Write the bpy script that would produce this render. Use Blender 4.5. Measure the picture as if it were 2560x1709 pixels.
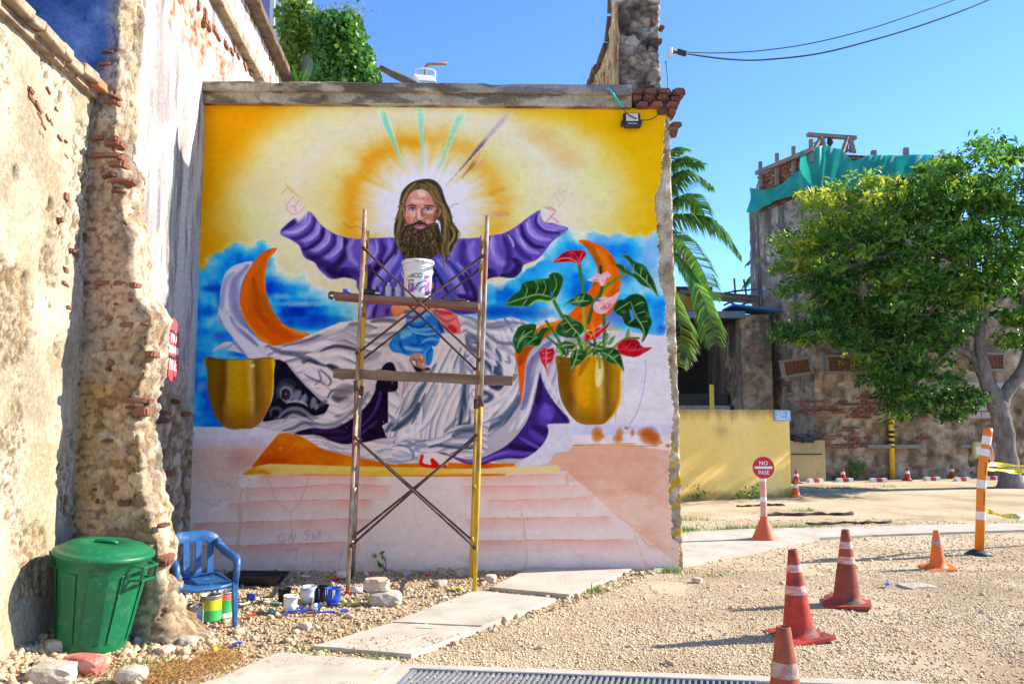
import bpy, bmesh, math, random
import numpy as np
from mathutils import Vector, Matrix, Quaternion
R = math.radians
scene = bpy.context.scene
for o in list(bpy.data.objects): bpy.data.objects.remove(o)
COL = scene.collection
# ---------------------------------------------------------------- camera
CAM_H = 1.7; FPX = 1960.0; PITCH = math.atan(181/1960)
cam = bpy.data.cameras.new('camera'); cam_o = bpy.data.objects.new('camera', cam); COL.objects.link(cam_o)
cam.sensor_width = 36; cam.lens = FPX/2560*36; cam.clip_start = .05; cam.clip_end = 3000
cam_o.location = (0, 0, CAM_H); cam_o.rotation_euler = (math.pi/2+PITCH, 0, 0)
scene.camera = cam_o
# ---------------------------------------------------------------- sky and sun
SUN_AZ, SUN_EL = R(12), R(30)          # azimuth measured from +X towards +Y
SUNV = Vector((math.cos(SUN_AZ)*math.cos(SUN_EL), math.sin(SUN_AZ)*math.cos(SUN_EL), math.sin(SUN_EL)))
world = bpy.data.worlds.new('World'); scene.world = world; world.use_nodes = True
wn = world.node_tree.nodes; wl = world.node_tree.links
sky = wn.new('ShaderNodeTexSky'); sky.sky_type = 'NISHITA'; sky.sun_disc = False
sky.sun_elevation = SUN_EL; sky.sun_rotation = math.pi/2-SUN_AZ
sky.altitude = 3000; sky.air_density = 1.0; sky.dust_density = 0; sky.ozone_density = 8.0
bg = wn['Background']; bg.inputs['Strength'].default_value = .105
wl.new(sky.outputs[0], bg.inputs[0])
sun = bpy.data.lights.new('sun', 'SUN'); sun.energy = 3.1; sun.angle = R(.53); sun.color = (1, .92, .78)
sun_o = bpy.data.objects.new('sun', sun); COL.objects.link(sun_o); sun_o.rotation_euler = SUNV.to_track_quat('Z', 'Y').to_euler(); sun_o.location = (20, 10, 30)
scene.view_settings.view_transform = 'Standard'; scene.view_settings.look = 'None'; scene.view_settings.gamma = 1
scene.view_settings.exposure = 1.95; scene.view_settings.use_curve_mapping = False
scene.render.engine = 'CYCLES'; scene.cycles.max_bounces = 6; scene.cycles.transparent_max_bounces = 8
# ---------------------------------------------------------------- measuring helpers (view coordinates of a 2349 px wide print -> metres)
DV = 2560/2349; CP, SP = math.cos(PITCH), math.sin(PITCH)
def _ray(x, y):
    a = (x*DV-1280)/FPX; b = -(y*DV-854.5)/FPX
    return a, CP-b*SP, SP+b*CP
def G(x, y, z=0.0):
    d = _ray(x, y); t = (z-CAM_H)/d[2]; return Vector((d[0]*t, d[1]*t, z))
def AT(x, y, Y):
    d = _ray(x, y); t = Y/d[1]; return Vector((d[0]*t, Y, CAM_H+d[2]*t))
def PIX(P):                             # metres -> pixel of the 2560 px print, numpy arrays allowed
    x, y, z = P[..., 0], P[..., 1], P[..., 2]-CAM_H
    dep = y*CP+z*SP; up = -y*SP+z*CP
    return 1280+FPX*x/dep, 854.5-FPX*up/dep
# ---------------------------------------------------------------- materials
def lin(c):
    c = [v/255 if max(c) > 1.001 else v for v in c[:3]]
    return tuple(v/12.92 if v <= .04045 else ((v+.055)/1.055)**2.4 for v in c)
def lin_np(a): return np.where(a <= .04045, a/12.92, ((a+.055)/1.055)**2.4)
MATS = {}
def M(name, cols, scale=6.0, rough=.85, bump=0.0, bscale=60.0, spec=.3, metal=0.0, detail=5.0, vcol=None, translucent=0.0, stretch=(1, 1, 1), dirt=None, contrast=.25, rnd=False, coat=0.0):
    """noise-mixed colours (linear albedo) + bump; vcol = colour attribute used as the base; dirt = (colour, scale, amount)"""
    if name in MATS: return MATS[name]
    m = bpy.data.materials.new(name); m.use_nodes = True; n = m.node_tree.nodes; l = m.node_tree.links
    b = n['Principled BSDF']; b.inputs['Roughness'].default_value = rough; b.inputs['Metallic'].default_value = metal
    b.inputs['Specular IOR Level'].default_value = spec; b.inputs['Coat Weight'].default_value = coat
    tc = n.new('ShaderNodeTexCoord'); mp = n.new('ShaderNodeMapping'); mp.inputs['Scale'].default_value = stretch
    l.new(tc.outputs['Object'], mp.inputs[0])
    def noise(sc, det=detail, rg=.6):
        t = n.new('ShaderNodeTexNoise'); t.inputs['Scale'].default_value = sc; t.inputs['Detail'].default_value = det; t.inputs['Roughness'].default_value = rg
        l.new(mp.outputs[0], t.inputs['Vector']); return t
    def mixc(mode, fac, a, c):
        x = n.new('ShaderNodeMix'); x.data_type = 'RGBA'; x.blend_type = mode
        if hasattr(fac, 'links'): l.new(fac, x.inputs[0])
        else: x.inputs[0].default_value = fac
        for s, v in ((x.inputs[6], a), (x.inputs[7], c)):
            if hasattr(v, 'links'): l.new(v, s)
            else: s.default_value = tuple(v)+(1,)
        return x.outputs[2]
    ns = noise(scale)
    if rnd:
        at = n.new('ShaderNodeAttribute'); at.attribute_name = 'rnd'; src = at.outputs['Fac']
    else: src = ns.outputs['Fac']
    if vcol:
        at = n.new('ShaderNodeAttribute'); at.attribute_name = vcol; col = at.outputs['Color']
        if cols:
            rp = n.new('ShaderNodeMapRange'); rp.inputs[1].default_value = .3; rp.inputs[2].default_value = .7; rp.inputs[3].default_value = cols[0]; rp.inputs[4].default_value = cols[1]
            l.new(ns.outputs['Fac'], rp.inputs[0])
            cb = n.new('ShaderNodeCombineColor')
            for i in range(3): l.new(rp.outputs[0], cb.inputs[i])
            col = mixc('MULTIPLY', 1.0, col, cb.outputs[0])
    else:
        rp = n.new('ShaderNodeValToRGB'); e = rp.color_ramp.elements
        k = len(cols); lo, hi = (.5-contrast, .5+contrast) if not rnd else (0, 1)
        for i, c in enumerate(cols):
            pos = lo+(hi-lo)*i/max(k-1, 1)
            el = e[i] if i < 2 else e.new(pos)
            el.position = pos; el.color = tuple(c)+(1,)
        if k == 1: e.remove(e[1])
        l.new(src, rp.inputs[0]); col = rp.outputs[0]
    if dirt:
        dn = noise(dirt[1], 6, .65); mr = n.new('ShaderNodeMapRange'); mr.inputs[1].default_value = .62-dirt[2]*.25; mr.inputs[2].default_value = .72-dirt[2]*.15; l.new(dn.outputs['Fac'], mr.inputs[0])
        mu = n.new('ShaderNodeMath'); mu.operation = 'MULTIPLY'; mu.inputs[1].default_value = min(1, .35+dirt[2]); l.new(mr.outputs[0], mu.inputs[0])
        col = mixc('MIX', mu.outputs[0], col, dirt[0])
    l.new(col, b.inputs['Base Color'])
    if bump:
        bn = noise(bscale, 6, .7); bp = n.new('ShaderNodeBump'); bp.inputs['Strength'].default_value = min(1, bump); bp.inputs['Distance'].default_value = .02*max(1, bump)
        l.new(bn.outputs['Fac'], bp.inputs['Height']); l.new(bp.outputs[0], b.inputs['Normal'])
    if translucent:
        tr = n.new('ShaderNodeBsdfTranslucent'); l.new(col, tr.inputs[0]); mx = n.new('ShaderNodeMixShader'); mx.inputs[0].default_value = translucent
        l.new(b.outputs[0], mx.inputs[1]); l.new(tr.outputs[0], mx.inputs[2]); l.new(mx.outputs[0], n['Material Output'].inputs[0])
    MATS[name] = m; return m
# ---------------------------------------------------------------- objects
def tag(o, label=None, cat=None, group=None, kind=None):
    if label: o['label'] = label
    if cat: o['category'] = cat
    if group: o['group'] = group
    if kind: o['kind'] = kind
    return o
def thing(name, label, cat, loc=(0, 0, 0), rz=0.0, group=None, rot=None):
    o = bpy.data.objects.new(name, None); COL.objects.link(o); o.empty_display_size = .1
    o.location = loc; o.rotation_euler = rot if rot else (0, 0, rz)
    return tag(o, label, cat, group)
def link(name, me, mat=None, parent=None):
    o = bpy.data.objects.new(name, me); COL.objects.link(o)
    if mat and not me.materials: me.materials.append(mat)
    if parent: o.parent = parent
    return o
class MB:
    def __init__(s): s.v = []; s.f = []; s.sm = []
    def add(s, vs, fs, smooth=False):
        k = len(s.v); s.v += [tuple(v) for v in vs]; s.f += [tuple(i+k for i in f) for f in fs]; s.sm += [smooth]*len(fs); return s
    def box(s, c, d, rot=None, taper=1.0, jit=0.0, rng=None):
        vs = []
        for z in (-1, 1):
            t = taper if z > 0 else 1
            for x, y in ((-1, -1), (1, -1), (1, 1), (-1, 1)):
                p = Vector((x*d[0]/2*t, y*d[1]/2*t, z*d[2]/2))
                if jit: p += Vector([(rng or random).uniform(-jit, jit) for _ in range(3)])
                if rot: p = rot @ p
                vs.append(p+Vector(c))
        return s.add(vs, [(3, 2, 1, 0), (4, 5, 6, 7), (0, 1, 5, 4), (1, 2, 6, 5), (2, 3, 7, 6), (3, 0, 4, 7)])
    def bar(s, a, b, w, h=None, up=(0, 0, 1)):
        a = Vector(a); b = Vector(b); d = (b-a); L = d.length; d.normalize(); u = Vector(up)
        if abs(d.dot(u)) > .98: u = Vector((0, 1, 0))
        x = d.cross(u).normalized(); y = x.cross(d)
        m = Matrix((x, y, d)).transposed()
        return s.box((a+b)/2, (w, h or w, L), m)
    def tube(s, pts, r, n=8, caps=True, smooth=True):
        pts = [Vector(p) for p in pts]; rs = r if isinstance(r, (list, tuple)) else [r]*len(pts)
        vs = []; fs = []; prev = None
        for i, p in enumerate(pts):
            d = (pts[min(i+1, len(pts)-1)]-pts[max(i-1, 0)]).normalized()
            if prev is None: x = d.orthogonal().normalized()
            else:
                x = prev-d*prev.dot(d)
                x = x.normalized() if x.length > 1e-5 else d.orthogonal().normalized()
            prev = x; y = d.cross(x)
            for k in range(n):
                a = 2*math.pi*k/n; vs.append(p+(x*math.cos(a)+y*math.sin(a))*rs[i])
        for i in range(len(pts)-1):
            for k in range(n):
                fs.append((i*n+k, i*n+(k+1) % n, (i+1)*n+(k+1) % n, (i+1)*n+k))
        s.add(vs, fs, smooth)
        if caps:
            b = len(s.v)-len(vs)
            s.f += [tuple(b+k for k in range(n))[::-1], tuple(b+(len(pts)-1)*n+k for k in range(n))]; s.sm += [False, False]
        return s
    def lathe(s, prof, n=24, c=(0, 0, 0), smooth=True, sx=1.0, sy=1.0, arc=(0, 2*math.pi)):
        vs = []; fs = []; m = len(prof); full = abs(arc[1]-arc[0]-2*math.pi) < 1e-6; nn = n if full else n+1
        for r, z in prof:
            for k in range(nn):
                a = arc[0]+(arc[1]-arc[0])*k/n; vs.append((c[0]+r*sx*math.cos(a), c[1]+r*sy*math.sin(a), c[2]+z))
        for i in range(m-1):
            for k in range(n):
                k2 = (k+1) % nn
                fs.append((i*nn+k, i*nn+k2, (i+1)*nn+k2, (i+1)*nn+k))
        return s.add(vs, fs, smooth)
    def prism(s, poly, d, axis=None):          # poly: list of 3D points, d: extrusion vector
        n = len(poly); d = Vector(d); vs = [Vector(p) for p in poly]+[Vector(p)+d for p in poly]
        return s.add(vs, [tuple(range(n))[::-1], tuple(range(n, 2*n))]+[(i, (i+1) % n, n+(i+1) % n, n+i) for i in range(n)])
    def grid(s, P, smooth=True):
        nu, nv = P.shape[:2]
        return s.add(P.reshape(-1, 3).tolist(), [(i*nv+j, (i+1)*nv+j, (i+1)*nv+j+1, i*nv+j+1) for i in range(nu-1) for j in range(nv-1)], smooth)
    def mesh(s, name):
        me = bpy.data.meshes.new(name); me.from_pydata(s.v, [], s.f); me.polygons.foreach_set('use_smooth', s.sm); me.update(); return me
    def build(s, name, mat, parent=None, bevel=0.0):
        me = s.mesh(name)
        if bevel:
            bm = bmesh.new(); bm.from_mesh(me); bmesh.ops.remove_doubles(bm, verts=bm.verts, dist=1e-5)
            es = [e for e in bm.edges if len(e.link_faces) == 2 and e.calc_face_angle(0) > .6]
            bmesh.ops.bevel(bm, geom=es, offset=bevel, segments=1, profile=.7, affect='EDGES', clamp_overlap=True); bm.to_mesh(me); bm.free()
        return link(name, me, mat, parent)
def np_mesh(name, V, F, mat, parent=None, col=None, smooth=False, rnd=None):
    """V (n,3), F (m,k) arrays; col (n,3) linear colours, rnd (n,) floats"""
    me = bpy.data.meshes.new(name); F = np.asarray(F, np.int32); k = F.shape[1]
    me.vertices.add(len(V)); me.vertices.foreach_set('co', np.asarray(V, np.float32).ravel())
    me.loops.add(F.size); me.loops.foreach_set('vertex_index', F.ravel())
    me.polygons.add(len(F)); me.polygons.foreach_set('loop_start', np.arange(0, F.size, k, dtype=np.int32))
    if smooth: me.polygons.foreach_set('use_smooth', np.ones(len(F), bool))
    me.update(calc_edges=True)
    if col is not None:
        a = me.color_attributes.new('Col', 'FLOAT_COLOR', 'POINT'); c = np.ones((len(V), 4), np.float32); c[:, :3] = col; a.data.foreach_set('color', c.ravel())
    if rnd is not None:
        a = me.attributes.new('rnd', 'FLOAT', 'POINT'); a.data.foreach_set('value', np.asarray(rnd, np.float32))
    return link(name, me, mat, parent)
def gridF(nu, nv, flip=False):
    i, j = np.meshgrid(np.arange(nu-1), np.arange(nv-1), indexing='ij'); a = (i*nv+j).ravel()
    F = np.stack([a, a+nv, a+nv+1, a+1], 1)
    return F[:, ::-1] if flip else F
def grid_obj(name, P, mat, parent=None, col=None, flip=False, smooth=True):
    nu, nv = P.shape[:2]
    return np_mesh(name, P.reshape(-1, 3), gridF(nu, nv, flip), mat, parent, None if col is None else col.reshape(-1, 3), smooth)
def dup(o, parent=None):
    c = o.copy(); COL.objects.link(c); c.parent = parent
    for ch in list(o.children): dup(ch, c)
    return c
def text_data(s, size, bold=False):
    cu = bpy.data.curves.new('lettering', 'FONT'); cu.body = s; cu.size = size; cu.align_x = 'CENTER'; cu.align_y = 'CENTER'
    if bold: cu.offset = size*.018
    cu.resolution_u = 3
    ob = bpy.data.objects.new('lettering', cu); COL.objects.link(ob)
    dg = bpy.context.evaluated_depsgraph_get(); me = bpy.data.meshes.new_from_object(ob.evaluated_get(dg))
    v = [tuple(x.co) for x in me.vertices]; f = [tuple(p.vertices) for p in me.polygons]
    bpy.data.objects.remove(ob); bpy.data.curves.remove(cu); bpy.data.meshes.remove(me)
    return v, f
def lettering(s, size, mat, parent, fn, name='lettering', bold=True, squeeze=1.0):
    v, f = text_data(s, size, bold); me = bpy.data.meshes.new(name); me.from_pydata([fn(x*squeeze, y) for x, y, z in v], [], f); me.update()
    return link(name, me, mat, parent)
def leaves(P, N, size, rng, aspect=.5, droop=.3, spread=1.0, fold=.25):
    """diamond leaves (4 verts, 2 tris): P centres, N preferred outward normals"""
    n = len(P); d = rng.normal(size=(n, 3)); d /= np.linalg.norm(d, axis=1)[:, None]
    ax = d+N*.4; ax[:, 2] -= droop; ax /= np.linalg.norm(ax, axis=1)[:, None]
    up = N+rng.normal(size=(n, 3))*spread*.6; sd = np.cross(ax, up); sd /= (np.linalg.norm(sd, axis=1)[:, None]+1e-9); nn = np.cross(sd, ax)
    s = np.asarray(size)[:, None] if np.ndim(size) else size*rng.uniform(.6, 1.3, (n, 1))
    a = P-ax*s*.5; b = P+sd*s*aspect*.5+nn*s*fold*.3; c = P+ax*s*.5; e = P-sd*s*aspect*.5+nn*s*fold*.3
    V = np.stack([a, b, c, e], 1).reshape(-1, 3); k = np.arange(n)*4
    F = np.concatenate([np.stack([k, k+1, k+2], 1), np.stack([k, k+2, k+3], 1)])
    return V, F
def pebbles(xy, size, rng, gz, faces8=True):
    """low stones: squashed, jittered octahedra (8 triangles) or icosahedra (20)"""
    if faces8:
        B = np.array([(1, 0, 0), (0, 1, 0), (-1, 0, 0), (0, -1, 0), (0, 0, 1), (0, 0, -1)], float); T = np.array([(0, 1, 4), (1, 2, 4), (2, 3, 4), (3, 0, 4), (1, 0, 5), (2, 1, 5), (3, 2, 5), (0, 3, 5)])
    else:
        t = (1+5**.5)/2; B = np.array([(-1, t, 0), (1, t, 0), (-1, -t, 0), (1, -t, 0), (0, -1, t), (0, 1, t), (0, -1, -t), (0, 1, -t), (t, 0, -1), (t, 0, 1), (-t, 0, -1), (-t, 0, 1)], float)/1.9
        T = np.array([(0, 11, 5), (0, 5, 1), (0, 1, 7), (0, 7, 10), (0, 10, 11), (1, 5, 9), (5, 11, 4), (11, 10, 2), (10, 7, 6), (7, 1, 8), (3, 9, 4), (3, 4, 2), (3, 2, 6), (3, 6, 8), (3, 8, 9), (4, 9, 5), (2, 4, 11), (6, 2, 10), (8, 6, 7), (9, 8, 1)])
    n = len(xy); k = len(B); V = np.repeat(B[None], n, 0)*rng.uniform(.5, 1.35, (n, k, 1))
    V *= np.stack([rng.uniform(.7, 1.2, n), rng.uniform(.5, 1, n), rng.uniform(.4, .8, n)], 1)[:, None, :]
    a = rng.uniform(0, 6.283, n); b = rng.normal(0, .5, n); c, s_ = np.cos(b), np.sin(b)
    y = V[..., 1]*c[:, None]-V[..., 2]*s_[:, None]; z = V[..., 1]*s_[:, None]+V[..., 2]*c[:, None]; x = V[..., 0]
    c, s_ = np.cos(a), np.sin(a)
    V = np.stack([x*c[:, None]-y*s_[:, None], x*s_[:, None]+y*c[:, None], z], 2)*np.asarray(size)[:, None, None]*.5
    V[..., 0] += xy[:, 0:1]; V[..., 1] += xy[:, 1:2]; V[..., 2] += (gz+np.asarray(size)*.12)[:, None]
    F = (T[None]+(np.arange(n)*k)[:, None, None]).reshape(-1, 3)
    return V.reshape(-1, 3), F, np.repeat(rng.uniform(0, 1, n), k)
# ---------------------------------------------------------------- the painted mural
# colours of the paint layer, computed stroke by stroke and stored per vertex of the plaster sheet
import numpy as np
def _hash(ix, iy, seed):
    h = (ix.astype(np.int64)*374761393 + iy.astype(np.int64)*668265263 + seed*1442695041) & 0x7fffffff
    h = ((h ^ (h >> 13))*1274126177) & 0x7fffffff
    return ((h ^ (h >> 16)) & 0xffff)/65535.0
def vnoise(x, y, seed=0):
    ix = np.floor(x); iy = np.floor(y); fx = x-ix; fy = y-iy
    fx = fx*fx*(3-2*fx); fy = fy*fy*(3-2*fy)
    a = _hash(ix, iy, seed); b = _hash(ix+1, iy, seed); c = _hash(ix, iy+1, seed); d = _hash(ix+1, iy+1, seed)
    return (a*(1-fx)+b*fx)*(1-fy)+(c*(1-fx)+d*fx)*fy
def fbm(x, y, sc, seed=0, octv=4):
    s = 0.0; a = 0.5; t = 0.0
    for o in range(octv):
        s = s+a*vnoise(x/sc, y/sc, seed+o*17); t += a; a *= .5; sc *= .5
    return s/t
def worley(x, y, sc, seed=0):
    wx = fbm(x, y, sc*1.6, seed+11, 3)-.5; wy = fbm(x+7, y+3, sc*1.6, seed+12, 3)-.5; x = x/sc+1.1*wx; y = y/sc+1.1*wy; ix = np.floor(x); iy = np.floor(y); f1 = np.full(x.shape, 9.0); f2 = np.full(x.shape, 9.0); cell = np.zeros(x.shape)
    for a in (-1, 0, 1):
        for b in (-1, 0, 1):
            cx = ix+a; cy = iy+b; h = _hash(cx, cy, seed+3); d = np.hypot(cx+_hash(cx, cy, seed)-x, (cy+_hash(cx, cy, seed+1)-y)*1.3)
            k = d < f1; f2 = np.where(k, f1, np.minimum(f2, d)); cell = np.where(k, h, cell); f1 = np.where(k, d, f1)
    return f2-f1, cell
def sstep(a, b, x):
    t = np.clip((x-a)/(b-a), 0, 1); return t*t*(3-2*t)
def crom(pts, closed=False, n=6):
    p = np.array(pts, float)
    if len(p) < 3: return p
    out = []
    m = len(p)
    rng = range(m if closed else m-1)
    for i in rng:
        if closed: p0, p1, p2, p3 = p[(i-1) % m], p[i], p[(i+1) % m], p[(i+2) % m]
        else: p0, p1, p2, p3 = p[max(i-1, 0)], p[i], p[i+1], p[min(i+2, m-1)]
        t = np.linspace(0, 1, n, endpoint=False)[:, None]
        out.append(.5*((2*p1)+(-p0+p2)*t+(2*p0-5*p1+4*p2-p3)*t**2+(-p0+3*p1-3*p2+p3)*t**3))
    r = np.concatenate(out)
    return r if closed else np.vstack([r, p[-1:]])
FR = dict(A=(480, 200, 3.136), B=(1080, 200, 3.136), C=(480, 600, 3.136), D=(1080, 580, 3.0156), E=(960, 430, 6.532),
          F=(840, 640, 4.9), G=(600, 880, 4.9), H=(980, 880, 4.9), I=(470, 1060, 3.67), J=(1080, 1040, 3.67), S=(0, 0, 1))
class Canvas:
    def __init__(self, px, py):
        self.x = px; self.y = py; self.c = np.zeros(px.shape+(3,))
        self.cmin = px.min(0); self.cmax = px.max(0); self.rmin = py.min(1); self.rmax = py.max(1)
        self.f = FR['S']
    def fr(self, k): self.f = FR[k]
    def T(self, pts):
        x0, y0, s = self.f
        return [(x0+a/s, y0+b/s) for a, b in pts]
    def box(self, x0, y0, x1, y1):
        c = np.nonzero((self.cmax >= x0) & (self.cmin <= x1))[0]; r = np.nonzero((self.rmax >= y0) & (self.rmin <= y1))[0]
        if len(c) == 0 or len(r) == 0: return None
        return slice(r[0], r[-1]+1), slice(c[0], c[-1]+1)
    def mix(self, sl, a, col, clip=None):
        if clip is not None: a = a*clip[sl]
        if callable(col): col = col(self.x[sl], self.y[sl])
        col = np.asarray(col, float)
        self.c[sl] = self.c[sl]*(1-a[..., None])+col*a[..., None]
    def mask(self, pts, soft=1.0, smooth=True, raw=False):
        p = np.array(pts if raw else self.T(pts))
        if smooth: p = crom(p, True)
        m = np.zeros(self.x.shape)
        sl = self.box(p[:, 0].min()-soft-1, p[:, 1].min()-soft-1, p[:, 0].max()+soft+1, p[:, 1].max()+soft+1)
        if sl is None: return m, None
        X = self.x[sl]; Y = self.y[sl]
        ins = np.zeros(X.shape, bool); d2 = np.full(X.shape, 1e12)
        q = np.roll(p, -1, 0)
        for (ax, ay), (bx, by) in zip(p, q):
            if ay != by:
                cnd = ((ay > Y) != (by > Y)) & (X < (bx-ax)*(Y-ay)/(by-ay)+ax)
                ins ^= cnd
            ex, ey = bx-ax, by-ay; L = ex*ex+ey*ey+1e-9
            t = np.clip(((X-ax)*ex+(Y-ay)*ey)/L, 0, 1)
            np.minimum(d2, (X-ax-t*ex)**2+(Y-ay-t*ey)**2, out=d2)
        d = np.sqrt(d2); d = np.where(ins, d, -d)
        m[sl] = sstep(-soft, soft, d)
        return m, sl
    def fill(self, pts, col, soft=1.0, alpha=1.0, smooth=True, clip=None):
        m, sl = self.mask(pts, soft, smooth)
        if sl is not None: self.mix(sl, m[sl]*alpha, col, clip)
        return m
    def stroke(self, col, w, pts, alpha=1.0, clip=None, taper=True, hard=False, side=0):
        p = crom(self.T(pts), False, 5); w = w/self.f[2]
        sl = self.box(p[:, 0].min()-w-1, p[:, 1].min()-w-1, p[:, 0].max()+w+1, p[:, 1].max()+w+1)
        if sl is None: return
        X = self.x[sl]; Y = self.y[sl]
        best = np.full(X.shape, 1e12); bt = np.zeros(X.shape); bs = np.zeros(X.shape)
        n = len(p)-1
        for i in range(n):
            ax, ay = p[i]; ex, ey = p[i+1]-p[i]; L = ex*ex+ey*ey+1e-9
            t = np.clip(((X-ax)*ex+(Y-ay)*ey)/L, 0, 1)
            dd = (X-ax-t*ex)**2+(Y-ay-t*ey)**2
            k = dd < best
            best = np.where(k, dd, best); bt = np.where(k, (i+t)/n, bt)
            if side: bs = np.where(k, ex*(Y-ay)-ey*(X-ax), bs)
        d = np.sqrt(best)
        ww = w*(np.sqrt(np.clip(np.sin(np.pi*np.clip(bt*.94+.03, 0, 1)), .02, 1)) if taper else 1.0)
        if hard: a = np.clip((ww-d)/1.2+.5, 0, 1)
        else: a = np.clip(1-(d/np.maximum(ww, 1e-3))**2, 0, 1)**1.2
        if side: a = a*np.where(bs*side > 0, 1, np.clip(1-d/1.5, 0, 1))
        self.mix(sl, a*alpha, col, clip)
    def spot(self, col, cx, cy, rx, ry, alpha=1.0, clip=None, pw=1.2):
        (cx, cy), = self.T([(cx, cy)]); rx /= self.f[2]; ry /= self.f[2]
        sl = self.box(cx-rx, cy-ry, cx+rx, cy+ry)
        if sl is None: return
        a = np.clip(1-((self.x[sl]-cx)/rx)**2-((self.y[sl]-cy)/ry)**2, 0, 1)**pw
        self.mix(sl, a*alpha, col, clip)
def ramp_(t, stops):
    return ramp(t, stops)
FOLD = [(0, (28, 36, 58)), (.3, (80, 90, 118)), (.52, (140, 146, 168)), (.74, (200, 197, 206)), (1, (230, 224, 230))]
def ridge(u, v, seed):
    w = v+1.6*vnoise(u*.9, v*.3, seed)+.5*vnoise(u*2.3, v*.8, seed+5); k = np.floor(w); fr = w-k
    amp = .25+.75*_hash(k, k*0, seed)*(.35+.9*vnoise(u*1.1, k*1.7, seed+2))
    t = np.clip((1-fr)**1.7, 0, 1)*(1-sstep(.0, .14, .14-fr))
    return np.clip(1-amp*t*1.05-.06*vnoise(u*5, v*4, seed+7), 0, 1)
def ramp(t, stops):
    t = np.asarray(t); out = np.zeros(t.shape+(3,))
    xs = [s[0] for s in stops]
    for k in range(3): out[..., k] = np.interp(t, xs, [s[1][k] for s in stops])
    return out

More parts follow.
